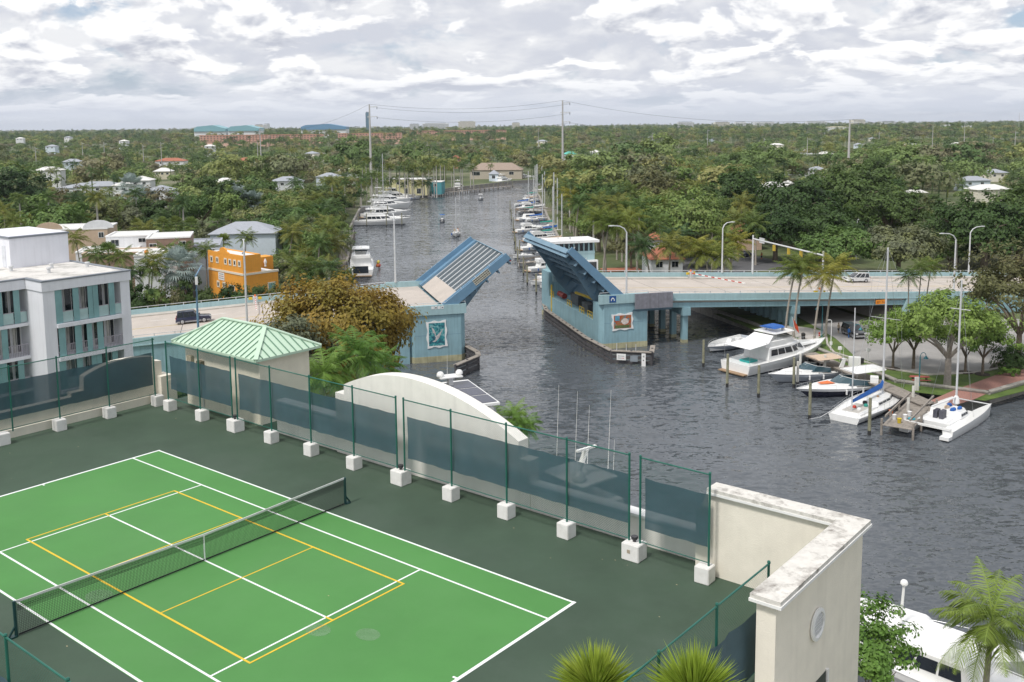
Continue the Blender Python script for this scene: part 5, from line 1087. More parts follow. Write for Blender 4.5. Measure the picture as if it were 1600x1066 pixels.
MB().box(L*.22, L*.30, -.5, -.1, 1.25, 2.1).box(L*.22, L*.3, .1, .5, 1.25, 2.1).build('deck_chair', M('chair_frame', (.08, .08, .1), .6), ct)
r = MB(); r.tube([(L*.97, 0, 1.3), (L*.62, 0, 15.4)], .014, 4)
for s in (1, -1): r.tube([(L*.5, s*2.3, 1.2), (L*.62, 0, 14.5)], .014, 4)
r.build('rigging', STEEL, ct)
# ---- yachts moored under the court building
yacht('white flybridge yacht with radar mast moored below the court wall', P(1650, 1150), P(1400, 1050), B=5.4, L=19, fly=False)
yacht('white cruiser bow deck showing beside the court building', P(1200, 990), P(1440, 1040), B=5.0, fly=False, L=17)
cpt = P(905, 715, 8.0); yt, L, B, f0, f1, z = yacht('white sportfish with domes and whip antennas seen through the fence', cpt+Vector((4.5, -5, 0)), cpt+Vector((-6, 8, 0)), B=5.2, hard=True)
yt.scale = (1.2, 1.2, 1.22)
for x, y, h in ((.28, 1.6, 6.5), (.28, -1.6, 6), (.4, 1.5, 6.5), (.4, -1.5, 4.5)): antenna(yt, (L*x, y, z+2.2), h)
dome(yt, (L*.28, 1.2, z+2.3), .5); MB().bar((L*.36, 0, z+2.3), (L*.31, 0, z+4.2), .25, .3).build('radar_mast', GEL, yt); MB().bar((L*.31, -.9, z+4.2), (L*.31, .9, z+4.2), .2, .15).build('radar_scanner', GEL, yt)
a, b = P(780, 632, 7.2), P(716, 586, 7.2); d = (b-a); sy, L = boat('solar_yacht', 'white motor yacht with a solar panel roof moored below the west pier', Vector((a.x, a.y, 0))-d*.25-Vector((2.4, 0, 0)), Vector((b.x, b.y, 0))+d*.2-Vector((2.4, 0, 0)), 'motor yacht')
B = 6.0; dp = hull(sy, L, B, 1.6, 2.4, GEL); cabin(sy, L*.18, L*.78, B*.86, 1.6, 4.3, rf=1.8); cabin(sy, L*.2, L*.62, B*.76, 4.3, 6.6, rf=1.2)
MB().box(L*.17, L*.70, -B*.44, B*.44, 6.9, 7.15).build('hardtop', GEL, sy); PV = M('solar_cell', (.035, .04, .07), .2, var=.2, vs=2)
for i in range(3): x = L*.19+i*L*.165; MB().box(x, x+L*.15, -B*.41, B*.41, 7.16, 7.2).build('solar_panel', PV, sy)
for s in (1, -1):
    for x in (L*.22, L*.62): MB().tube([(x, s*B*.38, 6.6), (x, s*B*.40, 6.95)], .06, 6).build('top_post', GEL, sy)
MB().box(L*.60, L*.64, -.25, .25, 7.15, 8.1).box(L*.58, L*.66, -1.3, 1.3, 8.1, 8.22).build('radar_mast', GEL, sy); dome(sy, (L*.62, 1.1, 8.2), .42); dome(sy, (L*.62, -1.1, 8.2), .42); antenna(sy, (L*.62, .3, 8.2), 2.5)
bm_ = [o for o in bpy.data.objects if o.get('label', '').startswith('white flybridge yacht with radar')][0]; bm_['label'] = 'white cruiser with a slim radar mast moored below the court wall'; MB().tube([(9.5, 0, 2.5), (9.3, 0, 6.2)], [.12, .08], 8).build('radar_mast', GEL, bm_, True); dome(bm_, (9.3, 0, 6.1), .25)
# ---- river traffic
small('dark hulled centre-console under way on the river', P(691, 345), P(692, 358), NAVY, CANB, L=6.5)
t, L, B, f0 = sailboat('white sailboat motoring toward the open bridge with people aboard', P(713, 366), P(713, 380), 12.5, None, mx=.55, L=9.5); tw = t
small('small grey open boat farther up the river', P(751, 311), P(750, 320), GREYH, CANW, L=7.5)
def person(label, loc, rz, shirt, trousers, sit=False, h=1.72):
    t = thing('person', label, 'person', loc, rz); k = h/1.72
    sk = M('skin', (.45, .28, .2), .6, var=.08); hm = M('hair', (.04, .03, .02), .8); sm_ = M('shirt_'+shirt[0], shirt[1], .8, var=.1); tm = M('trouser_'+trousers[0], trousers[1], .8, var=.1)
    me = bpy.data.meshes.new('body'); hz = .48 if sit else .9
    V = [(0, 0, hz), (0, 0, hz+.28), (0, 0, hz+.52), (0, 0, hz+.60), (0, 0, hz+.72)]; E = [(0, 1), (1, 2), (2, 3), (3, 4)]; RR = [.15, .14, .15, .055, .10]
    for s in (1, -1):
        o = len(V)
        if sit: V += [(.02, s*.09, hz), (.42, s*.10, hz+.02), (.44, s*.10, .06), (.56, s*.10, .03)]
        else: V += [(0, s*.09, hz-.06), (.02, s*.10, .48), (-.02 if s > 0 else .05, s*.10, .08), (.12, s*.11, .04)]
        E += [(0, o), (o, o+1), (o+1, o+2), (o+2, o+3)]; RR += [.095, .07, .045, .04]
        o = len(V); V += [(0, s*.19, hz+.50), (.02, s*.25, hz+.22), (.12, s*.24, hz+.0), (.16, s*.24, hz-.08)]; E += [(2, o), (o, o+1), (o+1, o+2), (o+2, o+3)]; RR += [.06, .045, .035, .035]
    me.from_pydata([tuple(c*k for c in v) for v in V], E, []); o = bpy.data.objects.new('body', me); COL.objects.link(o); o.parent = t
    sk_mod = o.modifiers.new('skin', 'SKIN'); 
    for i, sv in enumerate(me.skin_vertices[0].data): sv.radius = (RR[i]*k, RR[i]*k*(1.25 if i < 3 else 1)); sv.use_root = i == 0
    o.modifiers.new('sub', 'SUBSURF').levels = 1; me.materials.append(sm_)
    MB().lathe([(.05, 0), (.10, .05), (.115, .12), (.10, .2), (.04, .24)], 10, (0.01, 0, (hz+.62)*k), sx=1.05, sy=.85).build('head', sk, t, True)
    MB().lathe([(.112, 0), (.125, .05), (.10, .12), (.03, .15)], 10, (-.015, 0, (hz+.73)*k), sy=.9).build('hair', hm, t, True)
    if not sit: MB().lathe([(.12, .42), (.145, .55), (.165, .88), (.16, .92)], 10, (0, 0, 0), sx=.85, sy=1.2).build('trousers', tm, t, True)
    return t
SH = {'white': (.7, .7, .68), 'blue': (.03, .14, .4), 'orange': (.6, .2, .08), 'tan': (.45, .36, .25), 'dark': (.03, .035, .05)}
def pers(label, loc, rz, a, b, **k): return person(label, loc, rz, (a, SH[a]), (b, SH[b]), **k)
for i, (x, y, a) in enumerate(((.15, .5, 'orange'), (.22, -.5, 'tan'), (.3, .4, 'white'))):
    q = tw.matrix_basis @ Vector((9.5*x, y, .9)); pers('person in '+a+' top sitting in the cockpit of the motoring sailboat', q, tw.rotation_euler.z, a, 'dark', sit=True)
MB().tube([(9.5*.05, 1, .8), (9.5*.05, 1, 2.6), (9.5*.3, 1, 2.6)], .03, 5).tube([(9.5*.05, -1, .8), (9.5*.05, -1, 2.6), (9.5*.3, -1, 2.6)], .03, 5).build('stern_frame', TEAK, tw)
# wakes: low raised ripples behind the moving boats are part of the water relief
# ---- west bank yachts
yacht('large white motor yacht lying side-on at the west bank dock', P(552, 352), P(642, 350), B=5.6, hard=True)
yacht('white yacht with blue windows moored behind the large one', P(566, 341), P(642, 337), B=5.2, hard=True)
yacht('white sportfish with tall tuna tower and outriggers at the west bank', P(563, 329), P(645, 325), B=5.0, tower=True, outr=True)
yacht('farther white yacht in the west bank row', P(575, 320), P(644, 317), B=4.8)
yacht('tall white yacht beyond the tuna tower boat', P(588, 314), P(650, 311), B=4.8, hard=True); yacht('farthest white yacht of the west bank row', P(600, 308), P(655, 306), B=4.6)
sailboat('sailboat with a very tall mast among the west bank yachts', P(572, 336), P(618, 332), 24, None, L=15)
t, L, B, f0, f1, z = yacht('large white yacht moored stern-to beside the west marina dock', P(564, 433), P(567, 385), B=6.4, L=23)
MB().box(-.05, .02, -B*.28, B*.28, .9, f0+.9).build('stern_door', BGLASS, t)
for i, (c_, zz_) in enumerate(((ORG, 1.1), (M('kayak_yellow', (.6, .5, .05), .5), 1.7), (RED, .6))):
    q = P(587, 420); MB().lathe([(.05, 0), (.35, .5), (.42, 1.6), (.35, 2.8), (.05, 3.3)], 8).build('kayak', c_, None); k_ = bpy.data.objects['kayak' if i == 0 else 'kayak.%03d' % i]; k_.location = (q.x+.6, q.y+i*1.5, zz_); k_.rotation_euler = (R(90), 0, R(4)); tag(k_, ('orange', 'yellow', 'red')[i]+' kayak slung on the side of the big stern-to yacht', 'kayak')
small('white runabout tied inside the west marina', P(524, 428), P(526, 405), GEL, CANW, L=7); small('small tender on the west marina dock edge', P(530, 398), P(531, 386), GEL, None, L=5.5)
yacht('white cruiser with canvas side curtains under the riverside palms', P(626, 313), P(658, 311), B=4.5, fly=False); yacht('white yacht seen stern-on near the river bend', P(712, 297), P(733, 291), B=5, L=14)
yacht('white yacht at the river bend dock before the brown roof', P(774, 287), P(806, 284), B=5.5, L=17); small('teal covered runabout by the river bend', P(672, 308), P(686, 305), GEL, CANG, L=8)
yacht('white two-deck yacht lying beside the river bend lawn', P(800, 281), P(830, 280), B=5.5, L=16)
# ---- east bank marina behind the bridge
GM = 'boats in the east bank marina'; MR[0] = 1.4
for i, (x, y, mast, cv, lb) in enumerate(((812, 322, 15, CANB, 'sailboat with blue sail cover at the far marina end'), (818, 334, 15, CANG, 'sailboat with green sail cover in the marina'), (826, 316, 17, CANT, 'sailboat with tan sail cover in the marina'), (830, 346, 17, CANB, 'sailboat with bright blue boom tent in the marina'),
    (842, 372, 16, CANG, 'sailboat with teal sail cover near the raised leaf'), (846, 357, 19, CANG, 'large sailboat with green awning in the marina'), (836, 304, 14, CANW, 'white sailboat with furled sail at the far marina end'), (822, 326, 18, CANB, 'dark-covered sailboat second along the marina'), (836, 330, 16, CANW, 'white-covered sailboat mid marina'), (850, 366, 18, CANB, 'tall sailboat with navy cover near the leaf'), (854, 384, 15, CANT, 'sailboat with tan cover behind the leaf'), (828, 309, 16, CANG, 'green-covered sailboat at the river bend end'))):
    p = P(x-8, y); sailboat(lb, p, p+Vector((10.5, 3.0, 0)), mast, cv, L=11, group=GM, detail=False)
for i, (x, y, lb, fl) in enumerate(((812, 364, 'white flybridge cruiser among the marina sailboats', True), (820, 392, 'white express boat beside the raised east leaf', False), (832, 425, 'white canvas-topped cruiser near the east pier', True), (815, 345, 'white cruiser under the marina masts', False), (826, 378, 'white cabin boat with blue canvas in the marina', True), (815, 328, 'white motor boat at the outer marina berth', True), (848, 440, 'white cruiser tight against the east pier wall', False))):
    p = P(x-6, y); yacht(lb, p, p+Vector((9.5, 4, 0)), B=3.4, fly=fl, hard=fl, L=11, group=GM)
for x, y, lb, tt in ((828, 447, 'white centre-console nearest the east pier', CANT), (800, 405, 'small white dinghy at the marina mouth', None), (808, 418, 'white skiff at the marina dock end', None), (842, 452, 'white open boat tucked behind the east pier', CANW)):
    p = P(x, y); small(lb, p+Vector((5.5, 3, 0)), p, GEL, tt, L=6.2, group=GM)
# ---- docks and pilings
def dock(label, a, b, w=2.0, z=1.25):
    t = thing('dock', label, 'dock'); d = (b-a).normalized(); n = int((b-a).length/.5); ang = math.atan2(d.y, d.x); pm = MB().box(-.22, .22, -w/2, w/2, -.04, .04).mesh('plank', WOOD); nx = Vector((-d.y, d.x, 0))
    for i in range(min(n, 90)): q = a+d*(i*(b-a).length/max(1, min(n, 90))); inst('plank', pm, t, (q.x, q.y, z+rng.uniform(-.008, .008)), (0, 0, ang), ((b-a).length/max(1, min(n, 90))/.5, 1, 1))
    for s in (1, -1): MB().bar(a+nx*s*w*.42+Vector((0, 0, z-.16)), b+nx*s*w*.42+Vector((0, 0, z-.16)), .15, .24).build('stringer', WOOD, t)
    k = int((b-a).length/4)+1
    for i in range(k+1):
        for s in (1, -1): q = a.lerp(b, i/k)+nx*s*(w/2+.12); MB().tube([(q.x, q.y, -1), (q.x, q.y, z+.7)], .14, 7).build('pile', WOOD, t)
dk = dock('short timber finger pier piled with buckets between sailboat and catamaran', P(1402, 668, 1.2), P(1440, 630, 1.2), 3.2)
for i, (x, y, c_) in enumerate(((1397, 655, CANW), (1405, 661, M('bucket_yellow', (.6, .45, .03), .6)), (1414, 655, CANW), (1392, 648, ORG), (1421, 650, CANW), (1400, 642, BLACK))):
    o = MB().lathe([(.2, 0), (.25, .5), (.27, .55), (.22, .55), (.2, .5)], 10).build('bucket', c_, None, True, loc=P(x, y, 1.29)); tag(o, ('white', 'yellow', 'tall white', 'orange', 'short white', 'black')[i]+' bucket standing on the cluttered finger pier', 'bucket')
dock('west marina dock running beside the stern-to yacht', P(530, 440, 1.1), P(548, 365, 1.1), 2.4); dock('east marina dock behind the raised leaf', P(806, 330, 1.1), P(862, 330, 1.1), 2); dock('east marina walkway dock near the east pier', P(816, 412, 1.1), P(868, 405, 1.1), 2); dock('dock along the river bend lawn', P(690, 302, 1.1), P(800, 291, 1.1), 2.5)
PILE = M('weathered_pile', (.24, .235, .16), .9, var=.3, vs=3, streak=.2); PILW = M('wet_pile', (.03, .03, .03), .6)
def piling(x, y, ztop, label, group='mooring pilings', white=False):
    p = P(x, y); t = thing('mooring_piling', label, 'piling', p, rng.uniform(0, 6), group)
    MB().tube([(0, 0, .55), (rng.uniform(-.06, .06), 0, ztop)], [.19, .17], 9).build('shaft', PILE if not white else M('white_pile', (.55, .54, .5), .8, var=.15), t, True); MB().tube([(0, 0, -1), (0, 0, .55)], .195, 9).build('wet_foot', PILW, t, True)
    return t
for x, y, zt_, lb in ((1136, 605, 4.6, 'weathered piling off the stern of the sportfish'), (1185, 621, 4.3, 'piling with dark band between the sportfish and tan-topped cruiser'), (1265, 655, 4.5, 'piling with a mooring line to the cluttered sailboat'), (1358, 680, 4.4, 'piling off the cluttered sailboat stern'), (1099, 573, 4.0, 'lone piling near the grey skiff'), (1240, 606, 4.2, 'piling between the two express cruisers')): piling(x, y, zt_, lb)
for x, y in ((1246, 603), (1288, 592), (1250, 590)): piling(x, y, 3.4, 'pale piling beside the navy cruiser bow', white=True)
for x, y in ((1430, 625), (1433, 625), (1426, 640), (1418, 660)): piling(x, y, 3.0, 'pale piling at the finger pier', white=True)
q0 = P(1265, 655, 2.0); q1 = P(1297, 643, 1.2); tag(MB().tube([q0, q0.lerp(q1, .5)-Vector((0, 0, .25)), q1], .03, 5).build('mooring_line', CANW), 'white mooring line from a piling to the sailboat stern', 'rope')
GP = 'pilings in the marinas beyond the bridge'
for x, y in ((573, 354), (604, 354), (628, 353), (560, 352), (580, 345), (606, 340)): piling(x, y, 4.6, 'dark piling beside the large west bank yachts', GP)
for x, y in ((797, 330), (799, 345), (802, 360), (804, 380), (806, 395), (809, 412), (818, 430), (824, 445), (838, 460), (812, 400)): piling(x, y, 4.4, 'dark piling at the mouth of the east marina', GP)
for i in range(16): piling(690+i*7.4, 305-i*.85, 3.2, 'small piling along the river bend dock', GP)
for x, y in ((527, 425), (546, 425), (548, 400), (531, 410)): piling(x, y, 3.5, 'brown piling beside the west marina dock', GP)
# ================================================================ TREES AND PALMS
def part(t, nm): return [c for c in t.children if c.name.startswith(nm)][0]
def unit(r): 
    while True:
        v = Vector((r.uniform(-1, 1), r.uniform(-1, 1), r.uniform(-1, 1)))
        if .05 < v.length < 1: return v.normalized()
def quad(vs, fs, p, n, a, s, asp=.6):
    """one leaf: a slightly folded diamond"""
    t = n.orthogonal().normalized(); t = (t*math.cos(a)+n.cross(t)*math.sin(a)); b = n.cross(t)*asp; o = len(vs)
    vs += [tuple(p-t*s), tuple(p+b*s+n*s*.15), tuple(p+t*s), tuple(p-b*s+n*s*.15)]; fs.append((o, o+1, o+2, o+3))
def crown(name, mat, rx, rz, zc, nclump, per, leaf, seed, flat=0.0, cl=.30, low=-.45, lob=.35):
    r = random.Random(seed); vs, fs = [], []; off = Vector((seed*3.7, seed*1.3, seed*.7))
    for i in range(nclump):
        d = unit(r)
        while d.z < low: d = unit(r)
        k = (1+lob*2*noise.noise(d*1.7+off))*r.uniform(.62, 1.0); c = Vector((d.x*rx, d.y*rx, d.z*rz*(1-flat*.4)))*k
        cr = cl*rx*r.uniform(.6, 1.15)
        for j in range(per):
            e = unit(r); rad = r.random()**.4; q = c+Vector((e.x, e.y, e.z*.7))*cr*rad
            n = (d*.75+e*.75+Vector((0, 0, .45))+unit(r)*.45).normalized(); quad(vs, fs, Vector((q.x, q.y, q.z+zc)), n, r.uniform(0, 3.14), leaf*r.uniform(.6, 1.3))
    me = bpy.data.meshes.new(name); me.from_pydata(vs, [], fs); me.materials.append(mat); return me
def trunk(name, h, r0, limbs, spread, seed, mat=None, zc=None, lean=0):
    r = random.Random(seed); mb = MB(); f = h*.42
    mb.tube([(0, 0, -.3), (lean*.3, 0, f*.5), (lean*.7, 0, f)], [r0*1.25, r0, r0*.85], 8)
    for i in range(limbs):
        a = i/limbs*6.283+r.uniform(-.4, .4); e = spread*r.uniform(.6, 1); z1 = h*r.uniform(.72, .98)
        p1 = Vector((lean*.7+math.cos(a)*e*.4, math.sin(a)*e*.4, f+(z1-f)*.45)); p2 = Vector((lean*.7+math.cos(a)*e, math.sin(a)*e, z1))
        mb.tube([(lean*.7, 0, f*.92), p1, p2], [r0*.62, r0*.4, r0*.1], 6)
        for j in range(2): q = p1.lerp(p2, .4+.3*j); b = a+r.uniform(-1, 1); mb.tube([q, q+Vector((math.cos(b)*e*.4, math.sin(b)*e*.4, h*.1))], [r0*.25, r0*.06], 5)
    return mb.mesh(name, mat or BARK, True)
LG = leafmat('leaf_green', [(0.073, 0.142, 0.034), (0.124, 0.208, 0.051), (0.177, 0.251, 0.063), (0.219, 0.240, 0.077), (0.145, 0.164, 0.097)])
LGF = leafmat('leaf_far_sunlit', [(0.102, 0.172, 0.049), (0.156, 0.233, 0.068), (0.216, 0.278, 0.089), (0.304, 0.304, 0.099), (0.216, 0.203, 0.118), (0.115, 0.190, 0.062)], vs=.012)  # tones brightened and yellowed: sunlight on the far wood put into the colour
LGOLD = leafmat('leaf_gold', [(.120, .150, .030), (.165, .180, .034), (.25, .205, .036), (.36, .205, .038)], .35, vs=.16)
LBR = leafmat('leaf_bright', [(0.113, 0.222, 0.039), (0.159, 0.262, 0.046), (0.197, 0.286, 0.062)], vs=.5)
LFR = leafmat('leaf_fresh', [(.080, .125, .032), (.105, .145, .037), (.125, .155, .042)], vs=.5)
LDK = leafmat('leaf_dark', [(0.033, 0.074, 0.018), (0.056, 0.105, 0.024), (0.088, 0.139, 0.034)], vs=.3)
LOL = leafmat('leaf_olive', [(.10, .115, .045), (.14, .14, .055), (.17, .145, .07)], vs=.4)
PG = leafmat('palm_green', [(.085, .150, .036), (.120, .180, .043), (.165, .205, .046), (.22, .225, .05)], .25, .5)
PGB = leafmat('palm_bright', [(0.112, 0.225, 0.042), (0.165, 0.277, 0.053), (0.225, 0.300, 0.060)], .3, .6)
PSI = leafmat('palm_silver', [(0.255, 0.323, 0.300), (0.330, 0.398, 0.375), (0.405, 0.465, 0.450)], .2, .8)
PYL = leafmat('palm_yellow', [(.13, .185, .036), (.20, .235, .045), (.30, .285, .052)], .3, .5)
PDK = leafmat('palm_dark', [(0.048, 0.099, 0.035), (0.079, 0.135, 0.043), (0.113, 0.170, 0.055)], .2, .4)
def fronds(vs, fs, top, nf, L, seg, lf, w, seed, e0=78, e1=-35, droop=70, ragged=0.0):
    r = random.Random(seed)
    for i in range(nf):
        k = i/nf; az = i*2.39996+r.uniform(-.25, .25); el = R(e0+(e1-e0)*k+r.uniform(-8, 8)); dr = R(droop*(.7+.6*r.random())*(1.05-.4*k)); Lk = L*r.uniform(.85, 1.1)
        p = Vector(top); h = Vector((math.cos(az), math.sin(az), 0)); sd_ = Vector((-h.y, h.x, 0)); pts = [p.copy()]
        for s in range(seg): e = el-dr*((s+.5)/seg)**1.2; d = h*math.cos(e)+Vector((0, 0, math.sin(e))); p = p+d*(Lk/seg); pts.append(p.copy())
        o = len(vs); ww = L*.012
        for q, P_ in enumerate(pts): f = ww*(1-q/seg*.8); vs.append(tuple(P_+sd_*f)); vs.append(tuple(P_-sd_*f))
        for q in range(seg): fs.append((o+2*q, o+2*q+1, o+2*q+3, o+2*q+2))
        nl = lf
        for q in range(nl):
            t_ = .12+.88*(q+.5)/nl; x = t_*seg; a = int(min(seg-1, x)); P0 = pts[a].lerp(pts[a+1], x-a); dd = (pts[a+1]-pts[a]).normalized(); up = sd_.cross(dd)
            ll = L*.30*math.sin(math.pi*min(1, .18+.80*t_))*r.uniform(.85, 1.1)
            if r.random() < ragged: continue
            for s in (1, -1):
                dirv = (sd_*s*.80+dd*.55-up*r.uniform(.0, .25)*0-Vector((0, 0, r.uniform(.15, .55)))).normalized(); tip = P0+dirv*ll-Vector((0, 0, ll*.22)); mid = P0+dirv*ll*.5; o = len(vs); wv = dd*w
                vs += [tuple(P0-wv), tuple(P0+wv), tuple(mid+wv*.8), tuple(tip), tuple(mid-wv*.8)]; fs.append((o, o+1, o+2, o+3, o+4))
def palm_crown(name, mat, h, lean, nf, L, seg=6, lf=14, w=.05, seed=1, **k):
    vs, fs = [], []; fronds(vs, fs, (lean, 0, h), nf, L, seg, lf, w, seed, **k); me = bpy.data.meshes.new(name); me.from_pydata(vs, [], fs); me.materials.append(mat); return me
def palm_trunk(name, h, lean, r0=.17, mat=None, bulge=0, shaft=None):
    n = 7; pts = [(lean*(i/(n-1))**1.8, 0, h*i/(n-1)-.2*(i == 0)) for i in range(n)]; rs = [r0*(1.35 if i == 0 else 1.0-.35*i/(n-1)+bulge*math.sin(math.pi*i/(n-1))) for i in range(n)]
    mb = MB().tube(pts, rs, 8)
    if shaft: mb.tube([pts[-1], (lean*1.02, 0, h+.9)], [r0*.75, r0*.45], 8, 1)
    return mb.mesh(name, [mat or PALMBARK]+([shaft] if shaft else []), True)
def fan_crown(name, mat, h, nl, rl, seed, blades=11, e1=-40, skirt=0, w=.11):
    r = random.Random(seed); vs, fs = [], []
    for i in range(nl):
        k = i/nl; az = i*2.39996; el = R(80+(e1-80)*k+r.uniform(-10, 10)); d = Vector((math.cos(az)*math.cos(el), math.sin(az)*math.cos(el), math.sin(el))); pet = rl*r.uniform(.7, 1.0); c = Vector((0, 0, h))+d*pet
        sd_ = d.cross(Vector((0, 0, 1))).normalized(); up = sd_.cross(d); o = len(vs); vs += [tuple(Vector((0, 0, h))+sd_*.03), tuple(Vector((0, 0, h))-sd_*.03), tuple(c-sd_*.02), tuple(c+sd_*.02)]; fs.append((o, o+1, o+2, o+3))
        for b in range(blades):
            a = R(-105+210*b/(blades-1)); dr = d*math.cos(a)+sd_*math.sin(a)+up*.12; ln = rl*.85*(1-.25*abs(a)/R(105)); m = c+dr*ln*.55; t_ = c+dr*ln-Vector((0, 0, ln*(.18+.2*r.random()))); pn = (sd_*math.cos(a)-d*math.sin(a))*w*rl*.6; o = len(vs)
            vs += [tuple(c), tuple(m+pn), tuple(t_), tuple(m-pn)]; fs.append((o, o+1, o+2, o+3))
    me = bpy.data.meshes.new(name); me.from_pydata(vs, [], fs); me.materials.append(mat); return me
def plant(name, label, cat, tr, cr, loc, rz, sc, group):
    t = thing(name, label, cat, loc, rz, group); t.scale = (sc, sc, sc) if isinstance(sc, (int, float)) else sc
    if tr: inst('trunk', tr, t)
    inst('crown', cr, t); return t
# ---- species kits (trunk mesh, crown mesh, base height)
BROAD = []
for i, (mat, rx, rz, zc, ncl, per, nm) in enumerate(((LG, 5.2, 3.6, 6.2, 60, 34, 'rounded mid-green broadleaf tree'), (LG, 6.2, 3.4, 6.0, 70, 34, 'spreading green broadleaf tree'), (LDK, 5.0, 4.2, 6.6, 60, 36, 'dense dark green broadleaf tree'), (LOL, 4.8, 3.4, 5.8, 46, 26, 'thin olive-brown broadleaf tree'), (LFR, 4.6, 3.6, 6.0, 52, 32, 'light green leafy tree'), (LG, 4.2, 4.8, 6.8, 52, 34, 'tall oval green broadleaf tree'))):
    BROAD.append((trunk('broad_trunk', zc+rz*.4, .28, 6, rx*.7, i+40), crown('broad_crown', mat, rx, rz, zc, ncl, int(per*1.7), .29, i+11, cl=.27, lob=.45), nm))
PALMS = []
for i, (kind, mat) in enumerate((('coco', PG), ('coco', PYL), ('royal', PG), ('coco', PDK), ('fan', PG), ('royal', PDK))):
    if kind == 'fan': PALMS.append((palm_trunk('sabal_trunk', 8, 0, .2), fan_crown('sabal_crown', mat, 8.0, 34, 1.5, i), 'shaggy fan palm with a straight trunk'))
    elif kind == 'royal': PALMS.append((palm_trunk('royal_trunk', 9.5, .1, .24, GALV if 0 else M('royal_bark', (.42, .40, .37), .85, var=.12, vs=3), .15, M('crownshaft', (.10, .17, .05), .5)), palm_crown('royal_crown', mat, 10.3, .1, 18, 3.3, 6, 15, .055, i+5, e0=80, e1=-25, droop=85), ('royal palm with a pale trunk', 'dark royal palm with a pale trunk')[mat is PDK]))
    else: PALMS.append((palm_trunk('coconut_trunk', 8.5, 1.1, .16), palm_crown('coconut_crown', mat, 8.5, 1.1, 20, 3.4, 7, 15, .055, i+9), {PG: 'green coconut palm with a leaning trunk', PYL: 'yellowing coconut palm', PDK: 'dark green coconut palm'}[mat]))
# ---- keep-clear areas
def inpoly(x, y, poly):
    c = False; j = len(poly)-1
    for i in range(len(poly)):
        xi, yi = poly[i]; xj, yj = poly[j]
        if (yi > y) != (yj > y) and x < (xj-xi)*(y-yi)/(yj-yi)+xi: c = not c
        j = i
    return c
def bankdist(x, y):
    m = 1e9; p = Vector((x, y))
    for pts in (Lb, Rb):
        for a, b in zip(pts, pts[1:]):
            A = Vector((a.x, a.y)); D = Vector((b.x-a.x, b.y-a.y)); k = max(0, min(1, (p-A).dot(D)/max(1e-6, D.length_squared))); m = min(m, (p-A-D*k).length)
    return m
def proj(v):
    d = Vector(v)-Vector((0, 0, CAM_H)); D = d.dot(_f); return 800+FPX*d.dot(_r)/D, CYP-FPX*d.dot(_u)/D
HB = []
for o in list(bpy.data.objects):
    if o.get('category') in ('house', 'building') and o.name.split('.')[0] not in ('parking_structure', 'apartment_building'):
        w = [c for c in o.children if c.name.startswith(('wall', 'lower_wall', 'shaft'))]
        if w:
            vv = [o.matrix_basis @ v.co for v in w[0].data.vertices]; HB.append((min(v.x for v in vv), max(v.x for v in vv), min(v.y for v in vv), max(v.y for v in vv), max(v.z for v in vv)))
# photo windows that must stay open: x0, y0, x1, y1, distance of the thing seen there
PROT = [(60, 345, 262, 470, 215), (205, 380, 265, 445, 176), (262, 372, 345, 395, 200), (322, 346, 425, 372, 234), (312, 382, 436, 472, 182), (205, 455, 470, 530, 158), (572, 262, 660, 356, 560), (535, 358, 660, 445, 300), (655, 283, 835, 560, 640), (795, 268, 852, 340, 400), (795, 340, 864, 470, 300), (860, 365, 940, 425, 182), (940, 418, 1600, 480, 175), (1015, 362, 1072, 420, 206),
  (600, 272, 692, 300, 428), (735, 255, 832, 300, 600), (1128, 355, 1240, 420, 255), (1280, 428, 1360, 445, 160), (1225, 288, 1250, 305, 478), (1418, 303, 1458, 313, 455), (1475, 324, 1525, 334, 395), (300, 190, 800, 218, 2500), (120, 286, 200, 296, 460), (90, 290, 116, 298, 515), (238, 262, 268, 280, 630), (240, 245, 286, 256, 750), (880, 234, 902, 244, 890), (1200, 470, 1420, 540, 190), (1190, 292, 1420, 400, 262), (1490, 315, 1600, 415, 214)]
PROT += [(q[0]+1, q[1]-1.5, q[2]-1, q[1]+1.5, q[3]-3) for q in FH2]
def clear(x, y, h, w, soft=.75):
    if not (inpoly(x, y, lp) or inpoly(x, y, rp)): return False
    if bankdist(x, y) < w*.55+1: return False
    ds = Vector((x-BO.x, y-BO.y)); s = ds.x*math.cos(BTH)+ds.y*math.sin(BTH); t_ = -ds.x*math.sin(BTH)+ds.y*math.cos(BTH)
    if -110 < s < 160 and -w*.6 < t_ < DW+w*.6+1: return False
    for a, b, c, d, z in HB:
        if a-w*.5 < x < b+w*.5 and c-w*.5 < y < d+w*.5: return False
    p0, p1 = proj((x-w/2, y, h)), proj((x+w/2, y, h*.35))
    for X0, Y0, X1, Y1, D in PROT:
        if y < D and p1[0] > X0 and p0[0] < X1 and p1[1] > Y0 and p0[1] < Y1: return False
    return True
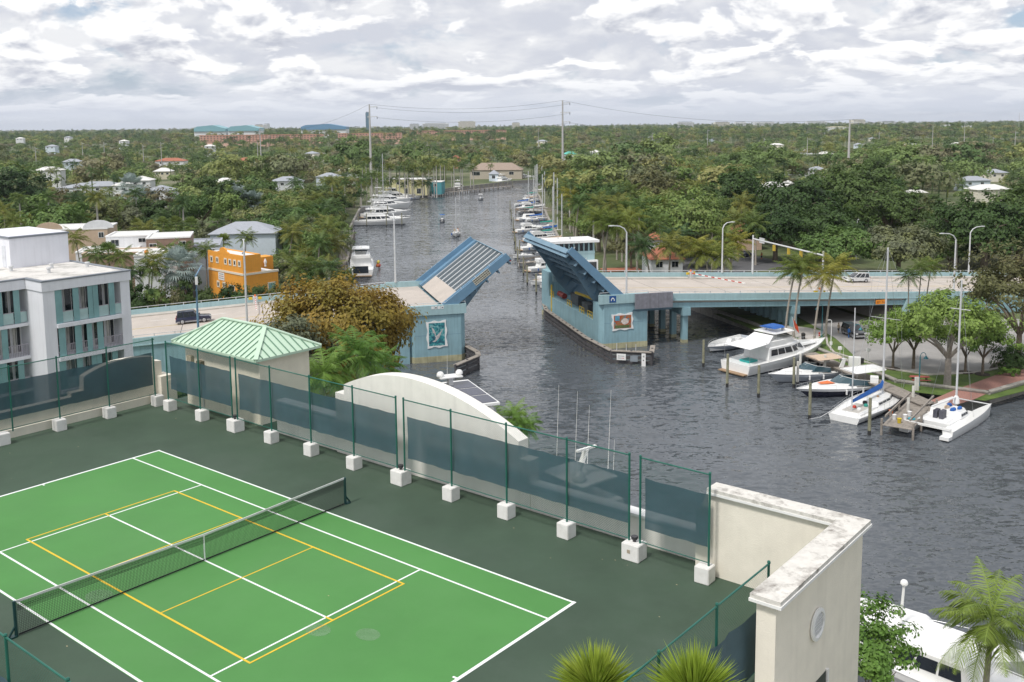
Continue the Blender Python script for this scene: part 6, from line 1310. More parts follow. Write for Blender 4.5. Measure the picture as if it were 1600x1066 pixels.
# ---- hand placed trees
gt = P(532, 660, LAND); gt = Vector((-21.4, 118.0, LAND))
gcr = crown('gold_crown', LGOLD, 9.6, 6.0, 9.2, 340, 92, .29, 77, cl=.23, lob=.26, low=-.65)
plant('golden_tree', 'large spreading tree with golden brown-green foliage before the west pier', 'tree', trunk('gold_trunk', 13, .5, 9, 7, 5), gcr, gt, .6, (.88, .8, 1.0), None)
def pal(kit, label, px, py, Y, sc, rz=None, group=None, crown_h=None):
    """palm whose crown heart is seen at (px, py) at distance Y; scaled so that its foot is on the ground"""
    c = PY(px, py, Y); h = {0: 8.5, 1: 8.5, 2: 10.3, 3: 8.5, 4: 8, 5: 10.3}[kit]; s = sc; rz = rng.uniform(0, 6.28) if rz is None else rz
    tr, cr, nm = PALMS[kit]; ln = 1.1 if kit in (0, 1, 3) else .1; zs = max(.4, (c.z-LAND)/h)
    t = plant('palm_tree', label, 'palm tree', tr, cr, (c.x-ln*s*math.cos(rz), c.y-ln*s*math.sin(rz), LAND), rz, 1, group); t.scale = (s, s, s)
    part(t, 'trunk').scale = (1, 1, zs/s); part(t, 'crown').location = (0, 0, h*(zs/s-1)); return t
NP = palm_crown('near_palm_crown', PGB, 9.0, .4, 26, 4.2, 9, 34, .032, 61, e0=85, e1=-40, droop=75)
NT = palm_trunk('near_palm_trunk', 9.0, .4, .22)
def nearpalm(label, px, py, Y, s, cat='palm tree'):
    c = PY(px, py, Y); z0 = LAND; t = plant('palm_tree', label, cat, NT, NP, (c.x-.4, c.y, z0), rng.uniform(0, 6), 1, None); t.scale = (s, s, s); zs = (c.z-z0)/9.0/s
    part(t, 'trunk').scale = (1, 1, zs); part(t, 'crown').location = (0, 0, 9*(zs-1)); return t
nearpalm('lush bright green palm rising behind the arched wall', 566, 556, 92, 1.02); nearpalm('lush green palm beside the hut and the arched wall', 508, 585, 88, .95); nearpalm('palm crown low beside the golden tree', 600, 572, 100, .8); nearpalm('bright palm peeking over the end of the arched wall', 806, 652, 80, .52); nearpalm('second palm over the arched wall end beside the water', 826, 668, 78, .5)
nearpalm('wind-bent palm in front of the moored yachts below the court', 1555, 975, 52, .95)
# bright spiky palms just below the camera
PSP = leafmat('palm_spiky', [(.20, .30, .035), (.30, .40, .05), (.42, .46, .08)], .4, 2.0)
def spiky(name, n, seed):
    r = random.Random(seed); vs, fs = [], []
    for i in range(n):
        az = r.uniform(0, 6.283); el = R(90-75*r.random()**.75); L = r.uniform(.75, 1.35); d = Vector((math.cos(az)*math.cos(el), math.sin(az)*math.cos(el), math.sin(el))); sd_ = Vector((-math.sin(az), math.cos(az), 0)); w = r.uniform(.014, .026); b = d*r.uniform(0, .15); o = len(vs)
        m = b+d*L*.55; t_ = b+d*L-Vector((0, 0, L*.16*r.random()*(1.2-math.sin(el)))); vs += [tuple(b-sd_*w), tuple(b+sd_*w), tuple(m+sd_*w), tuple(t_), tuple(m-sd_*w)]; fs.append((o, o+1, o+2, o+3, o+4))
    me = bpy.data.meshes.new(name); me.from_pydata(vs, [], fs); me.materials.append(PSP); return me
SP = spiky('spiky_palm_crown', 900, 71)
for px, py, Y, s, lb in ((930, 1056, 20.5, .90, 'bright yellow-green spiky palm top in front of the court corner'), (1085, 1068, 20.0, .98, 'bright spiky palm top beside the court corner fence')):
    c = PY(px, py, Y); t = plant('spiky_palm', lb, 'palm tree', None, SP, (c.x, c.y, c.z-.45), rng.uniform(0, 6), s, None); inst('trunk', palm_trunk('spiky_trunk', c.z-.45-16.4, 0, .12), t, (0, 0, -(c.z-.45-16.4)/s), (0, 0, 0), (1/s, 1/s, 1/s))
# green tree by the moored yachts, shrubs by the hut
def tree(label, px, py, Y, kit, s, group=None, mesh=None, cat='tree', zbase=None):
    c = PY(px, py, Y); tr, cr, nm = mesh or BROAD[kit]; zc = 6.3; return plant('broadleaf_tree', label, cat, tr, cr, (c.x, c.y, LAND if zbase is None else zbase), rng.uniform(0, 6.28), s if not isinstance(s, tuple) else s, group)
NB = (trunk('near_trunk', 7, .25, 8, 3.4, 91), crown('near_crown', LBR, 4.6, 3.2, 6.4, 120, 70, .19, 92, cl=.22, lob=.3), 'x')
ND = (trunk('near_trunk', 7, .25, 8, 3.4, 93), crown('near_crown', LG, 4.6, 3.4, 6.4, 120, 60, .21, 94, cl=.22, lob=.3), 'x')
yt_ = tree('leafy green tree between the court building and the moored yachts', 1338, 1040, 46, 4, .6, mesh=NB); part(yt_, 'trunk').scale = (1, 1, 2.3); part(yt_, 'crown').location = (0, 0, 8.4); tree('low green tree behind the hut next to the apartments', 232, 560, 78, 0, (.95, .95, 1.12), mesh=ND); tree('green shrubby tree between hut and apartment block', 268, 575, 74, 0, (.8, .8, 1.05), mesh=NB); tree('dark green tree under the west approach wall', 330, 545, 104, 0, (1.0, 1.0, .75), mesh=ND); tree('green tree under the west approach beside the golden tree', 440, 560, 108, 0, (1.2, 1.2, 1.3), mesh=ND); tree('green tree at the foot of the west approach', 255, 545, 100, 0, (1.0, 1.0, .75), mesh=ND)
# park on the east bank
def ptree(label, fx, fy, mesh, s, rz=0): p = P(fx, fy, LAND); return plant('park_tree', label, 'tree', mesh[0], mesh[1], p, rz, s, None)
PK = (trunk('park_trunk', 9, .42, 8, 5.0, 21, M('smooth_bark', (.30, .27, .24), .85, var=.2, vs=3)), crown('park_crown', LBR, 6.4, 3.3, 8.4, 150, 62, .21, 22, cl=.20, lob=.4, low=-.4), '')
PK2 = (trunk('park_trunk', 6, .18, 6, 2.4, 23), crown('park_crown', LBR, 3.4, 2.4, 5.4, 90, 50, .18, 24, cl=.24, lob=.35), '')
OLV = (trunk('olive_trunk', 9, .3, 8, 4.0, 25), crown('olive_crown', LOL, 5.4, 4.2, 8.2, 120, 46, .2, 26, cl=.24, lob=.4), '')
ptree('large bright green park tree with pale trunk beside the catamaran mast', 1480, 602, PK, 1.05); ptree('small green park tree behind the blue sail cover', 1395, 577, PK2, 1.0); ptree('multi-stem green park tree behind the picnic table', 1427, 577, PK2, 1.15, 2); ptree('thin young tree on the park lawn beside the big tree', 1508, 583, PK2, .95, 3); ptree('slim young tree near the brick walk', 1535, 586, PK2, 1.0, 4)
ptree('olive-brown feathery tree at the end of the park street', 1590, 575, OLV, 1.35); ptree('second olive feathery tree behind the park street', 1640, 560, OLV, 1.4, 2); ptree('dark shrubby tree by the planting bed', 1580, 580, (None, crown('shrub_crown', LDK, 2.4, 1.9, 1.7, 60, 40, .17, 31), ''), 1.0); ptree('yellow-green low shrub in the planting bed', 1575, 588, (None, crown('shrub_crown', LBR, 1.1, .7, .6, 30, 30, .12, 32), ''), 1.0)
for i, (px, py, fx, fy, k) in enumerate(((1232, 424, 1227, 528, 1), (1246, 414, 1240, 530, 1), (1278, 432, 1272, 535, 1), (1294, 416, 1290, 528, 1))):
    f = P(fx, fy, LAND); c = PY(px, py, f.y); tr, cr, nm = PALMS[k]; s = 1.2; rz = math.atan2(c.y-f.y, c.x-f.x); zs = (c.z-LAND)/8.5
    t = plant('palm_tree', ('yellow-green coconut palm nearest the sportfish before the bridge', 'tall yellow coconut palm before the bridge girder', 'yellow coconut palm beside the walkway before the bridge', 'tallest yellow coconut palm before the bridge')[i], 'palm tree', tr, cr, f, rz, s, None); part(t, 'trunk').scale = (1, 1, zs/s); part(t, 'crown').location = (0, 0, 8.5*(zs/s-1))
for px, py, Y, k, lb in ((1440, 420, 150, 0, 'green palm top rising over the park trees'), (1455, 416, 152, 1, 'yellowish palm top rising over the park trees'), (1420, 432, 150, 3, 'dark palm top beside the bridge parapet'), (1545, 440, 150, 1, 'yellow palm top among the olive trees')): pal(k, lb, px, py, Y, .8)
# bushes and small trees along the far side of the west approach
for i, (s_, t_, h_, k) in enumerate(((-66, 29, 1.05, 0), (-63, 31, 1.0, 4), (-60.5, 28.5, .95, 2), (-58, 30, 1.0, 0), (-55.5, 28.5, .95, 3), (-53.5, 31, .95, 2), (-50, 29, .86, 4), (-46.5, 28.2, .80, 2), (-44, 28.4, .85, 0), (-41.5, 28.2, .78, 2), (-38.5, 29, .85, 4), (-33, 29, .95, 2), (-30, 30, 1.0, 0), (-27, 29, 1.0, 2))):
    p = b2w(s_, t_, LAND); plant('roadside_tree', BROAD[k][2].replace('broadleaf tree', 'bush')+' along the far parapet of the west approach', 'bush', BROAD[k][0], BROAD[k][1], p, rng.uniform(0, 6), (.52, .52, h_*.88), 'bushes along the west approach parapet')
# palms around the houses and the west bank
WB = 'palms around the townhouses'
for px, py, Y, k in ((118, 374, 176, 0), (170, 395, 170, 4), (150, 400, 168, 0), (188, 402, 168, 0), (240, 408, 165, 0), (262, 395, 172, 0), (290, 392, 190, 0), (322, 392, 196, 0), (205, 430, 163, 3), (350, 378, 226, 4), (255, 352, 225, 4), (275, 350, 226, 4), (300, 352, 226, 4), (385, 372, 224, 0), (235, 420, 164, 0)): pal(k, 'green palm growing between the townhouses and the bridge road' if k != 4 else 'shaggy fan palm behind the townhouse roofs', px, py, Y, .98, group=WB)
for px, py, Y, k, lb in ((30, 310, 250, 2, 0), (75, 308, 250, 2, 1), (5, 330, 220, 0, 2), (120, 330, 250, 0, 3), (20, 345, 200, 0, 4)): pal(k, 'tall royal palm behind the white apartment roof' if k == 2 else 'green palm behind the white apartment roof', px, py, Y, 1.0, group='palms behind the apartments')
for px, py, Y, s, lb in ((280, 418, 168, 1.25, 'large silver-blue fan palm before the orange building'), (360, 310, 320, 1.9, 'silver fan palm in the left woods'), (205, 292, 400, 1.9, 'silver fan palm beside the grey-roofed house'), (226, 315, 340, 1.7, 'rounded silver fan palm in the left woods'), (392, 318, 318, 1.6, 'second silver fan palm in the left woods')):
    c = PY(px, py, Y); tr, cr = palm_trunk('silver_trunk', c.z-LAND, 0, .3), fan_crown('silver_crown', PSI, c.z-LAND, 46, 2.2*s, 3, 16, -60, w=.075); plant('silver_palm', lb, 'palm tree', tr, cr, (c.x, c.y, LAND), 0, 1, None)
PW = 'palms on the west river bank'
for i in range(46):
    px = rng.uniform(372, 535); py = rng.uniform(305, 428); Y = 36*FPX/(py-188+rng.uniform(36, 60)); 
    if px < 445 and py > 372: continue
    pal(rng.choice((0, 0, 2, 3, 0, 5)), 'green palm in the dense grove on the west river bank', px, py, max(178, Y), rng.uniform(1.2, 1.55), group=PW)
for i in range(26): px = 565+i*7+rng.uniform(-4, 4); py = 258+rng.uniform(-8, 8)+(i*.2); pal(rng.choice((2, 5, 2)), 'tall royal palm in the row by the yellow riverside house', px, py, rng.uniform(462, 472) if i < 18 else rng.uniform(500, 540), rng.uniform(.8, 1.05), group='royal palms by the riverside houses')
for i in range(9): pal(rng.choice((0, 3, 0)), 'coconut palm in front of the yellow riverside house', 604+i*8.5+rng.uniform(-3, 3), 285+rng.uniform(-5, 5), rng.uniform(462, 470), 1.0, group='palms before the yellow house')
def bankrow(pl_, side, lb, grp, seed):
    r = random.Random(seed)
    for a, b in zip(pl_, pl_[1:]):
        d = Vector((b.x-a.x, b.y-a.y, 0)); n = int(d.length/6.5); d.normalize(); nx = Vector((-d.y, d.x, 0))*side
        for i in range(n):
            for rowd in (5.5, 12):
                q = Vector((a.x, a.y, 0))+d*((i+r.uniform(.1, .9))*6.5)+nx*(rowd+r.uniform(-1.5, 2))
                if r.random() < .65: k = r.choice((0, 3, 0, 2)); s_ = r.uniform(1.0, 1.4); plant('palm_tree', PALMS[k][2]+lb, 'palm tree', PALMS[k][0], PALMS[k][1], (q.x, q.y, LAND), r.uniform(0, 6.28), (s_, s_, s_*r.uniform(.75, 1.0)), grp)
                else: k = r.choice((0, 2, 5)); s_ = r.uniform(.7, 1.1); plant('broadleaf_tree', BROAD[k][2]+lb, 'tree', BROAD[k][0], BROAD[k][1], (q.x, q.y, LAND), r.uniform(0, 6.28), s_, grp)
bankrow(Lb[6:11], 1, ' at the edge of the west river bank', 'trees along the west river bank', 5); bankrow(Rb[12:17], -1, ' at the edge of the east marina bank', 'trees along the east marina bank', 6)
PE = 'palms behind the east bridge approach'
for px, py, Y, k in ((938, 342, 215, 1), (952, 350, 212, 1), (978, 350, 212, 1), (985, 340, 225, 1), (1005, 385, 203, 3), (1048, 385, 200, 0), (1058, 372, 208, 3), (1085, 388, 200, 1), (1100, 395, 198, 1), (1128, 398, 198, 1), (1135, 372, 214, 1), (1150, 380, 212, 1), (1030, 350, 225, 0), (965, 322, 245, 0), (1000, 325, 240, 0), (1020, 318, 262, 1), (935, 318, 262, 0), (890, 305, 300, 1), (905, 318, 285, 0), (920, 300, 300, 0), (1150, 345, 240, 0), (1180, 350, 236, 0), (960, 305, 290, 3), (985, 300, 300, 0), (1040, 330, 255, 0), (1190, 320, 270, 0), (1160, 318, 270, 0)): pal(k, ('yellow-fronded' if k == 1 else 'green')+' palm behind the east bridge approach', px, py, Y, 1.5, group=PE)
# big ficus and banyan trees behind the east approach
FIC = (trunk('ficus_trunk', 12, .7, 10, 8, 51), crown('ficus_crown', LDK, 9.5, 5.8, 9.4, 200, 46, .42, 52, cl=.20, lob=.35), ''); FIC2 = (trunk('ficus_trunk', 9, .5, 10, 8, 53), crown('ficus_crown', LG, 9.5, 4.2, 6.8, 200, 44, .36, 54, cl=.18, lob=.3, flat=.3), '')
for px, Y, m, s, lb in ((1245, 268, FIC, 1.25, 'huge dark ficus behind the east approach'), (1335, 285, FIC, 1.35, 'second huge dark ficus behind the east approach'), (1395, 270, FIC, 1.0, 'dark ficus beside the lamp post'), (1215, 240, FIC, .85, 'dark ficus overhanging the side street'), (1325, 215, FIC2, 1.0, 'low spreading banyan behind the bridge parapet'), (1410, 212, FIC2, 1.05, 'second low spreading banyan behind the bridge parapet'), (1545, 218, FIC, 1.1, 'dense dark green tree past the right lamp posts'), (1600, 222, FIC, 1.2, 'dense dark green tree at the end of the bridge parapet'), (1500, 235, FIC, .9, 'dark tree between the right lamp posts'), (1075, 258, FIC2, .9, 'feathery green tree behind the palms past the bridge'), (1100, 232, FIC2, .62, 'round light green tree behind the east bridge palms'), (1120, 300, FIC2, .9, 'broad green tree above the bridge palms'), (430, 330, FIC2, 1.2, 'broad feathery green tree on the west bank'), (470, 315, FIC2, 1.15, 'second broad feathery green tree on the west bank'), (1290, 240, FIC, .9, 'dark ficus in front of the huge pair')):
    X = (px-800)/FPX*Y*1.0; plant('ficus_tree', lb, 'tree', m[0], m[1], (X, Y, LAND), rng.uniform(0, 6), s, None)
# ---- woods: nearest ones are trees of their own, the mass beyond is one wood
pts = []; r = random.Random(12); Y = 172.0
while Y < 6500:
    st = max(10.0, Y*.0145+4.5) if Y < 1500 else Y*.009+9; half = Y*.56+14; X = -half+r.uniform(0, st)
    while X < half:
        x, y = X+r.uniform(-.4, .4)*st, Y+r.uniform(-.4, .4)*st; pts.append((x, y, st)); X += st
    Y += st*(1.0 if Y < 600 else 1.5)
pts.sort(key=lambda p: p[1]); far = []; nb = npalm = 0; PROTF = [p for p in PROT if p[4] > 300]
for x, y, st in pts:
    palmy = r.random() < (.40 if noise.noise(Vector((x*.006, y*.006, 0))) > -.05 else .16); s = r.uniform(1.0, 1.35) if palmy else r.choice((.7, .9, 1.1, 1.4, 1.7, 2.1) if y < 650 else (.7, .9, 1.1, 1.25))*r.uniform(.9, 1.1)*(.75 if y < 300 else 1.0)
    h = (9 if not palmy else 10)*s; w = (8.0 if not palmy else 4.5)*s
    if y < 1500:
        if not clear(x, y, h, w): continue
    if y < 700 and r.random() < .06: continue
    if palmy and npalm < 70: 
        k = r.choice((0, 2, 3, 4, 5, 3)); t = plant('palm_tree', PALMS[k][2]+' in the neighbourhood woods', 'palm tree', PALMS[k][0], PALMS[k][1], (x, y, LAND), r.uniform(0, 6.28), (s, s, s*r.uniform(.9, 1.2)), 'palms in the neighbourhood woods'); npalm += 1
    elif not palmy and nb < 235:
        k = r.choice((0, 1, 2, 3, 0, 1, 4, 5, 2)); plant('broadleaf_tree', BROAD[k][2]+' in the neighbourhood woods', 'tree', BROAD[k][0], BROAD[k][1], (x, y, LAND), r.uniform(0, 6.28), (s, s, s*r.uniform(.8, 1.05)), 'trees in the neighbourhood woods'); nb += 1
    else: far.append((x, y, palmy, s*(1 if y < 1500 else min(1.7, max(1.0, st/16)))*(1 if y < 2500 else .85)))
# far wood: instanced clumps on points (uncountable mass)
src = bpy.data.collections.new('woodland_sources')
def srcobj(me, nm): o = bpy.data.objects.new(nm, me); src.objects.link(o); return o
S_ = []
for i in range(6): S_.append(srcobj(crown('wood_crown', LGF, (5, 6, 4.6, 5.6, 4.8, 5.2)[i], (3.2, 3.0, 4.0, 2.6, 3.4, 4.4)[i], (5.2, 4.8, 5.8, 4.6, 5.2, 6)[i], 36, 34, .42, 200+i, cl=.28, lob=.45), 'wood_a%d' % i))
for i in range(3):
    vs_, fs_ = [], []; fronds(vs_, fs_, (0, 0, 9), 15, 3.4, 5, 8, .10, 300+i); q = MB().tube([(0, 0, 0), (0, 0, 9)], [.25, .16], 6); o_ = len(vs_); vs_ += q.v; fs_ += [tuple(a+o_ for a in f) for f in q.f]; me = bpy.data.meshes.new('wood_palm'); me.from_pydata(vs_, [], fs_); me.materials.append(PDK if i != 1 else PG); S_.append(srcobj(me, 'wood_p%d' % i))
me = bpy.data.meshes.new('far_wood'); me.from_pydata([(x, y, LAND-.2) for x, y, p, s in far], [], [])
a = me.attributes.new('scl', 'FLOAT', 'POINT'); a.data.foreach_set('value', [s*rng.uniform(.85, 1.2) for x, y, p, s in far]); a = me.attributes.new('idx', 'INT', 'POINT'); a.data.foreach_set('value', [rng.randrange(6) if not p else 6+rng.randrange(3) for x, y, p, s in far]); a = me.attributes.new('rot', 'FLOAT', 'POINT'); a.data.foreach_set('value', [rng.uniform(0, 6.28) for _ in far])
fw_ = bpy.data.objects.new('far_wood', me); COL.objects.link(fw_); fw_['kind'] = 'stuff'; fw_['label'] = 'green mass of treetops and palms stretching to the horizon'; fw_['category'] = 'woodland'
ng = bpy.data.node_groups.new('scatter', 'GeometryNodeTree'); ng.interface.new_socket('Geometry', in_out='INPUT', socket_type='NodeSocketGeometry'); ng.interface.new_socket('Geometry', in_out='OUTPUT', socket_type='NodeSocketGeometry')
gi = ng.nodes.new('NodeGroupInput'); go = ng.nodes.new('NodeGroupOutput'); ip = ng.nodes.new('GeometryNodeInstanceOnPoints'); ci = ng.nodes.new('GeometryNodeCollectionInfo'); ci.inputs['Collection'].default_value = src; ci.inputs['Separate Children'].default_value = True; ci.inputs['Reset Children'].default_value = True
def na(nm, ty): n = ng.nodes.new('GeometryNodeInputNamedAttribute'); n.data_type = ty; n.inputs[0].default_value = nm; return n.outputs[0]
cr_ = ng.nodes.new('ShaderNodeCombineXYZ'); ng.links.new(na('rot', 'FLOAT'), cr_.inputs[2])
m2p = ng.nodes.new('GeometryNodeMeshToPoints'); ng.links.new(gi.outputs[0], m2p.inputs[0])
ng.links.new(m2p.outputs[0], ip.inputs['Points']); ng.links.new(ci.outputs[0], ip.inputs['Instance']); ip.inputs['Pick Instance'].default_value = True; ng.links.new(na('idx', 'INT'), ip.inputs['Instance Index']); ng.links.new(cr_.outputs[0], ip.inputs['Rotation']); ng.links.new(na('scl', 'FLOAT'), ip.inputs['Scale']); ng.links.new(ip.outputs[0], go.inputs[0])
fw_.modifiers.new('scatter', 'NODES').node_group = ng
# ================================================================ VEHICLES, STREET FURNITURE, PEOPLE, POLES
TYRE = M('tyre', (.015, .015, .016), .8, var=.2); RIM = M('rim', (.5, .5, .52), .3, .7); CGL = M('car_glass', (.012, .016, .02), .06, var=.1, spec=.9); HL = M('headlight', (.7, .7, .68), .15); TL = M('taillight', (.35, .01, .01), .3); TRIMG = M('car_trim', (.30, .30, .31), .5)
def car(name, label, loc, rz, L, W, H, col, prof, gl, lower=None, cat='car', pitch=0):
    """prof: side outline of the body shell; gl: outline of the glasshouse (x as fraction of L, z of H)"""
    t = thing(name, label, cat, loc, rz); t.rotation_euler = (0, pitch, rz); pm = M('car_paint_'+name+label[:5].strip().replace(' ', '_'), col, .3, .1, var=.04, coat=.6)
    def shell(pl, w0, w1, zsplit):
        r = []
        for y, k in ((-w0/2, .0), (-w0/2*.96, .06), (w0/2*.96, .06), (w0/2, .0)): r.append(y)
        return r
    def ext(pl, wf, nm, mat, par, ins=.0):
        n = len(pl); mb = MB(); rings = []
        for sgn, sc_ in ((-1, .965), (-1, 1.0), (1, 1.0), (1, .965)):
            cx = sum(p[0] for p in pl)/n; cz = sum(p[1] for p in pl)/n; edge = sc_ < 1
            rings.append([(cx+(x-cx)*sc_, sgn*(wf(z)/2-(0 if edge else .07)), cz+(z-cz)*sc_) for x, z in pl])
        return mb.loft(rings).build(nm, mat, par, True)
    pl = [(x*L, z*H) for x, z in prof]; ext(pl, lambda z: W, 'body', pm, t)
    gp = [(x*L, z*H) for x, z in gl]; zb = min(z for x, z in gp); zt_ = max(z for x, z in gp); wf = lambda z: W*.97-(z-zb)/(zt_-zb)*W*.16
    g = ext(gp, wf, 'glasshouse', CGL, t)
    xs = [x for x, z in gp if z > zt_*.95]; MB().box(min(xs)-.03, max(xs)+.03, -W*.39, W*.39, zt_-.03, zt_+.04).build('roof', pm, t)
    x0, x1 = min(x for x, z in gp), max(x for x, z in gp)
    for k in (.03, .33, .64, .97):
        m = MB()
        for s in (1, -1): xb = x0+(x1-x0)*k; xt = min(xs)+(max(xs)-min(xs))*k; m.bar((xb, s*(W*.485), zb), (xt, s*(W*.405), zt_), .09, .05)
        m.build('pillar', pm, t)
    r = H*.21
    for xf in (.19, .81):
        for s in (1, -1):
            w = MB().lathe([(r*.7, -.1), (r, -.09), (r, .09), (r*.7, .1)], 16); w.v = [(xf*L+x, s*(W/2-.08)+z, r+y) for x, y, z in w.v]; wo = w.build('tyre', TYRE, t, True)
            q = MB().lathe([(r*.66, 0), (r*.6, .03), (.05, .05)], 12); q.v = [(xf*L+x, s*(W/2+.02+z*.6), r+y) for x, y, z in q.v]; q.build('rim', RIM, wo, True)
    for s in (1, -1): MB().box(L-.09, L+.012, s*W*.36-.18, s*W*.36+.18, H*.42, H*.52).build('headlight', HL, t); MB().box(-.012, .09, s*W*.42-.1, s*W*.42+.1, H*.42, H*.62).build('taillight', TL, t); MB().box(L*.66, L*.69, s*(W*.5+.09)-.09, s*(W*.5+.09)+.09, H*.58, H*.66).build('mirror', pm, t)
    MB().box(L-.03, L+.06, -W*.46, W*.46, H*.2, H*.34).build('bumper', lower or pm, t); MB().box(-.06, .03, -W*.46, W*.46, H*.2, H*.36).build('bumper', lower or pm, t); MB().box(L-.02, L+.02, -W*.25, W*.25, H*.38, H*.5).build('grille', TYRE, t); MB().box(-.02, 0, -.25, .25, H*.42, H*.5).build('plate', WHITE, t)
    if lower: MB().box(L*.02, L*.98, -W*.505, W*.505, H*.17, H*.27).build('sill_trim', lower, t)
    return t
SUVP = [(.0, .2), (.01, .55), (.02, .58), (.70, .58), (.96, .52), (1.0, .45), (1.0, .2)]; SUVG = [(.02, .56), (.06, .98), (.53, 1.0), (.68, .57)]
VANP = [(.0, .2), (.0, .55), (.74, .56), (.95, .47), (1.0, .4), (1.0, .18)]; VANG = [(.015, .54), (.04, .97), (.52, 1.0), (.80, .52)]
SEDP = [(.0, .22), (.01, .6), (.2, .63), (.68, .62), (.97, .54), (1.0, .42), (1.0, .2)]; SEDG = [(.12, .61), (.27, .98), (.52, 1.0), (.70, .61)]
def deckat(s, t_): return b2w(s, t_, zd(s)+.01)
gr = math.atan(.049)
car('dark_blue_suv', 'dark blue station SUV with silver sills driving on the west approach', deckat(-53.9, 12.4), BTH, 5.1, 1.95, 1.85, (.012, .016, .05), SUVP, SUVG, TRIMG, pitch=-gr)
car('white_minivan', 'white minivan crossing the east bridge spans', deckat(71.6, 17.5), BTH+math.pi, 4.9, 1.95, 1.75, (.72, .73, .74), VANP, VANG, pitch=-gr)
p = P(1322, 520, LAND+.12); car('black_suv', 'black SUV with silver front parked at the street kerb', (p.x, p.y, LAND+.11), R(-82), 5.0, 1.98, 1.85, (.012, .012, .014), SUVP, SUVG, TRIMG)
p = P(1515, 517, LAND+.12); car('white_car', 'white sedan parked behind the park trees', (p.x, p.y, LAND+.11), R(20), 4.6, 1.82, 1.45, (.7, .71, .72), SEDP, SEDG)
p = P(1180, 437, LAND); MB().box(-14, 16, -5, 20, -.05, .05).build('side_street', DARKASPH, None, kind='structure', loc=(p.x, p.y+16, LAND+.05), rz=R(20))
p = P(1048, 362, LAND); car('dark_car', 'dark parked car half hidden by palms past the bridge', (p.x-2, p.y, LAND+.02), R(15), 4.6, 1.82, 1.45, (.02, .022, .03), SEDP, SEDG)
p = P(1165, 408, LAND); car('blue_car', 'blue parked car by the side street', (p.x, p.y+6, LAND+.12), R(35), 4.5, 1.82, 1.45, (.02, .03, .08), SEDP, SEDG)
# ---- people
for x, y, a, b, lb in ((1310, 521, 'tan', 'dark', 'person in tan top walking under the bridge'), (1326, 528, 'blue', 'dark', 'person in blue top walking beside the parked black SUV')):
    p = P(x, y, LAND+.11); pers(lb, p, R(-60), a, b)
p = P(1196, 415, LAND); pers('person in white shirt on the side street', (p.x, p.y+10, LAND+.12), 1, 'white', 'dark'); pers('person in orange shirt on the side street', (p.x+1.6, p.y+10, LAND+.12), 2, 'orange', 'dark')
# ---- tall street lamps with curved arms
def lamp(label, base, h, arm, reach=2.6, mat=None):
    t = thing('street_lamp', label, 'street lamp', base, arm); m = mat or GALV
    MB().tube([(0, 0, 0), (0, 0, .4)], .2, 8).build('base', m, t); MB().tube([(0, 0, .3), (0, 0, h-1.2)], [.17, .12], 8).build('pole', m, t, True)
    MB().tube([(0, 0, h-1.2), (reach*.2, 0, h-.5), (reach*.55, 0, h-.1), (reach, 0, h)], [.11, .1, .09, .08], 7).build('arm', m, t, True)
    MB().loft([[(reach-.1, .1, h-.03), (reach-.1, -.1, h-.03), (reach-.1, -.08, h+.08), (reach-.1, .08, h+.08)], [(reach+.4, .2, h-.06), (reach+.4, -.2, h-.06), (reach+.4, -.16, h+.1), (reach+.4, .16, h+.1)], [(reach+.9, .08, h-.02), (reach+.9, -.08, h-.02), (reach+.9, -.06, h+.06), (reach+.9, .06, h+.06)]]).build('head', m, t, True)
    return t
PI = math.pi
lamp('tall curved-arm street lamp rising from the east pier parapet', b2w(15.0, .3, 8.7), 11.0, BTH+PI, 2.2); lamp('tall street lamp on the far side of the east bridge spans', b2w(44, 23.6, zt(44)), 9.6, BTH, 1.6); lamp('curved-arm street lamp near the bend of the east approach', b2w(77, .3, zt(77)), 10.4, BTH+PI, 2.6); lamp('street lamp at the right end of the far east parapet', b2w(100, 23.6, zt(100)), 9.4, BTH, 2.6); lamp('street lamp standing on the far parapet behind the west leaf', b2w(-18.4, 23.6, 8.7), 11.8, BTH+PI/2, .8)
lamp('grey street lamp on the near parapet of the west approach', b2w(-43.5, .3, zt(-43.5)), 12.4, BTH+PI/2, .6); lamp('slim grey lamp behind the palms on the side street', P(1385, 425, LAND)+Vector((0, 20, 0)), 10, 1.0, .8)
# curly teal park lamps
TEALP = M('teal_lamp_paint', (.02, .16, .20), .45, var=.1)
def curly(label, x, y, h, arm):
    p = P(x, y, LAND); t = thing('park_lamp', label, 'park lamp', p, arm); MB().tube([(0, 0, 0), (0, 0, .5), (0, 0, h)], [.13, .08, .06], 8).build('post', TEALP, t, True)
    MB().tube([(0, 0, h)]+[(.45-.45*math.cos(a/8*PI), 0, h+.5*math.sin(a/8*PI)) for a in range(1, 9)], .045, 7).build('scroll', TEALP, t, True); MB().lathe([(.32, 0), (.3, .06), (.12, .28), (.05, .4)], 12, (.9, 0, h-.35)).build('shade', TEALP, t, True)
curly('teal scroll-top park lamp beside the walkway under the bridge', 1284, 528, 5.0, PI); curly('teal park lamp by the street kerb beside the black SUV', 1334, 553, 4.0, 0); curly('teal park lamp on the lawn beside the picnic table', 1436, 604, 4.0, .3)
tp_ = P(1298, 548, LAND); t = thing('light_pole', 'short white light pole on the lawn behind the sportfish', 'light pole', tp_, PI); MB().tube([(0, 0, 0), (0, 0, 4.6), (.2, 0, 4.75), (.6, 0, 4.7)], .06, 7).build('pole', WHITE, t, True); MB().box(-.2, .2, -.06, .06, .9, 1.4).build('notice', WHITE, t)
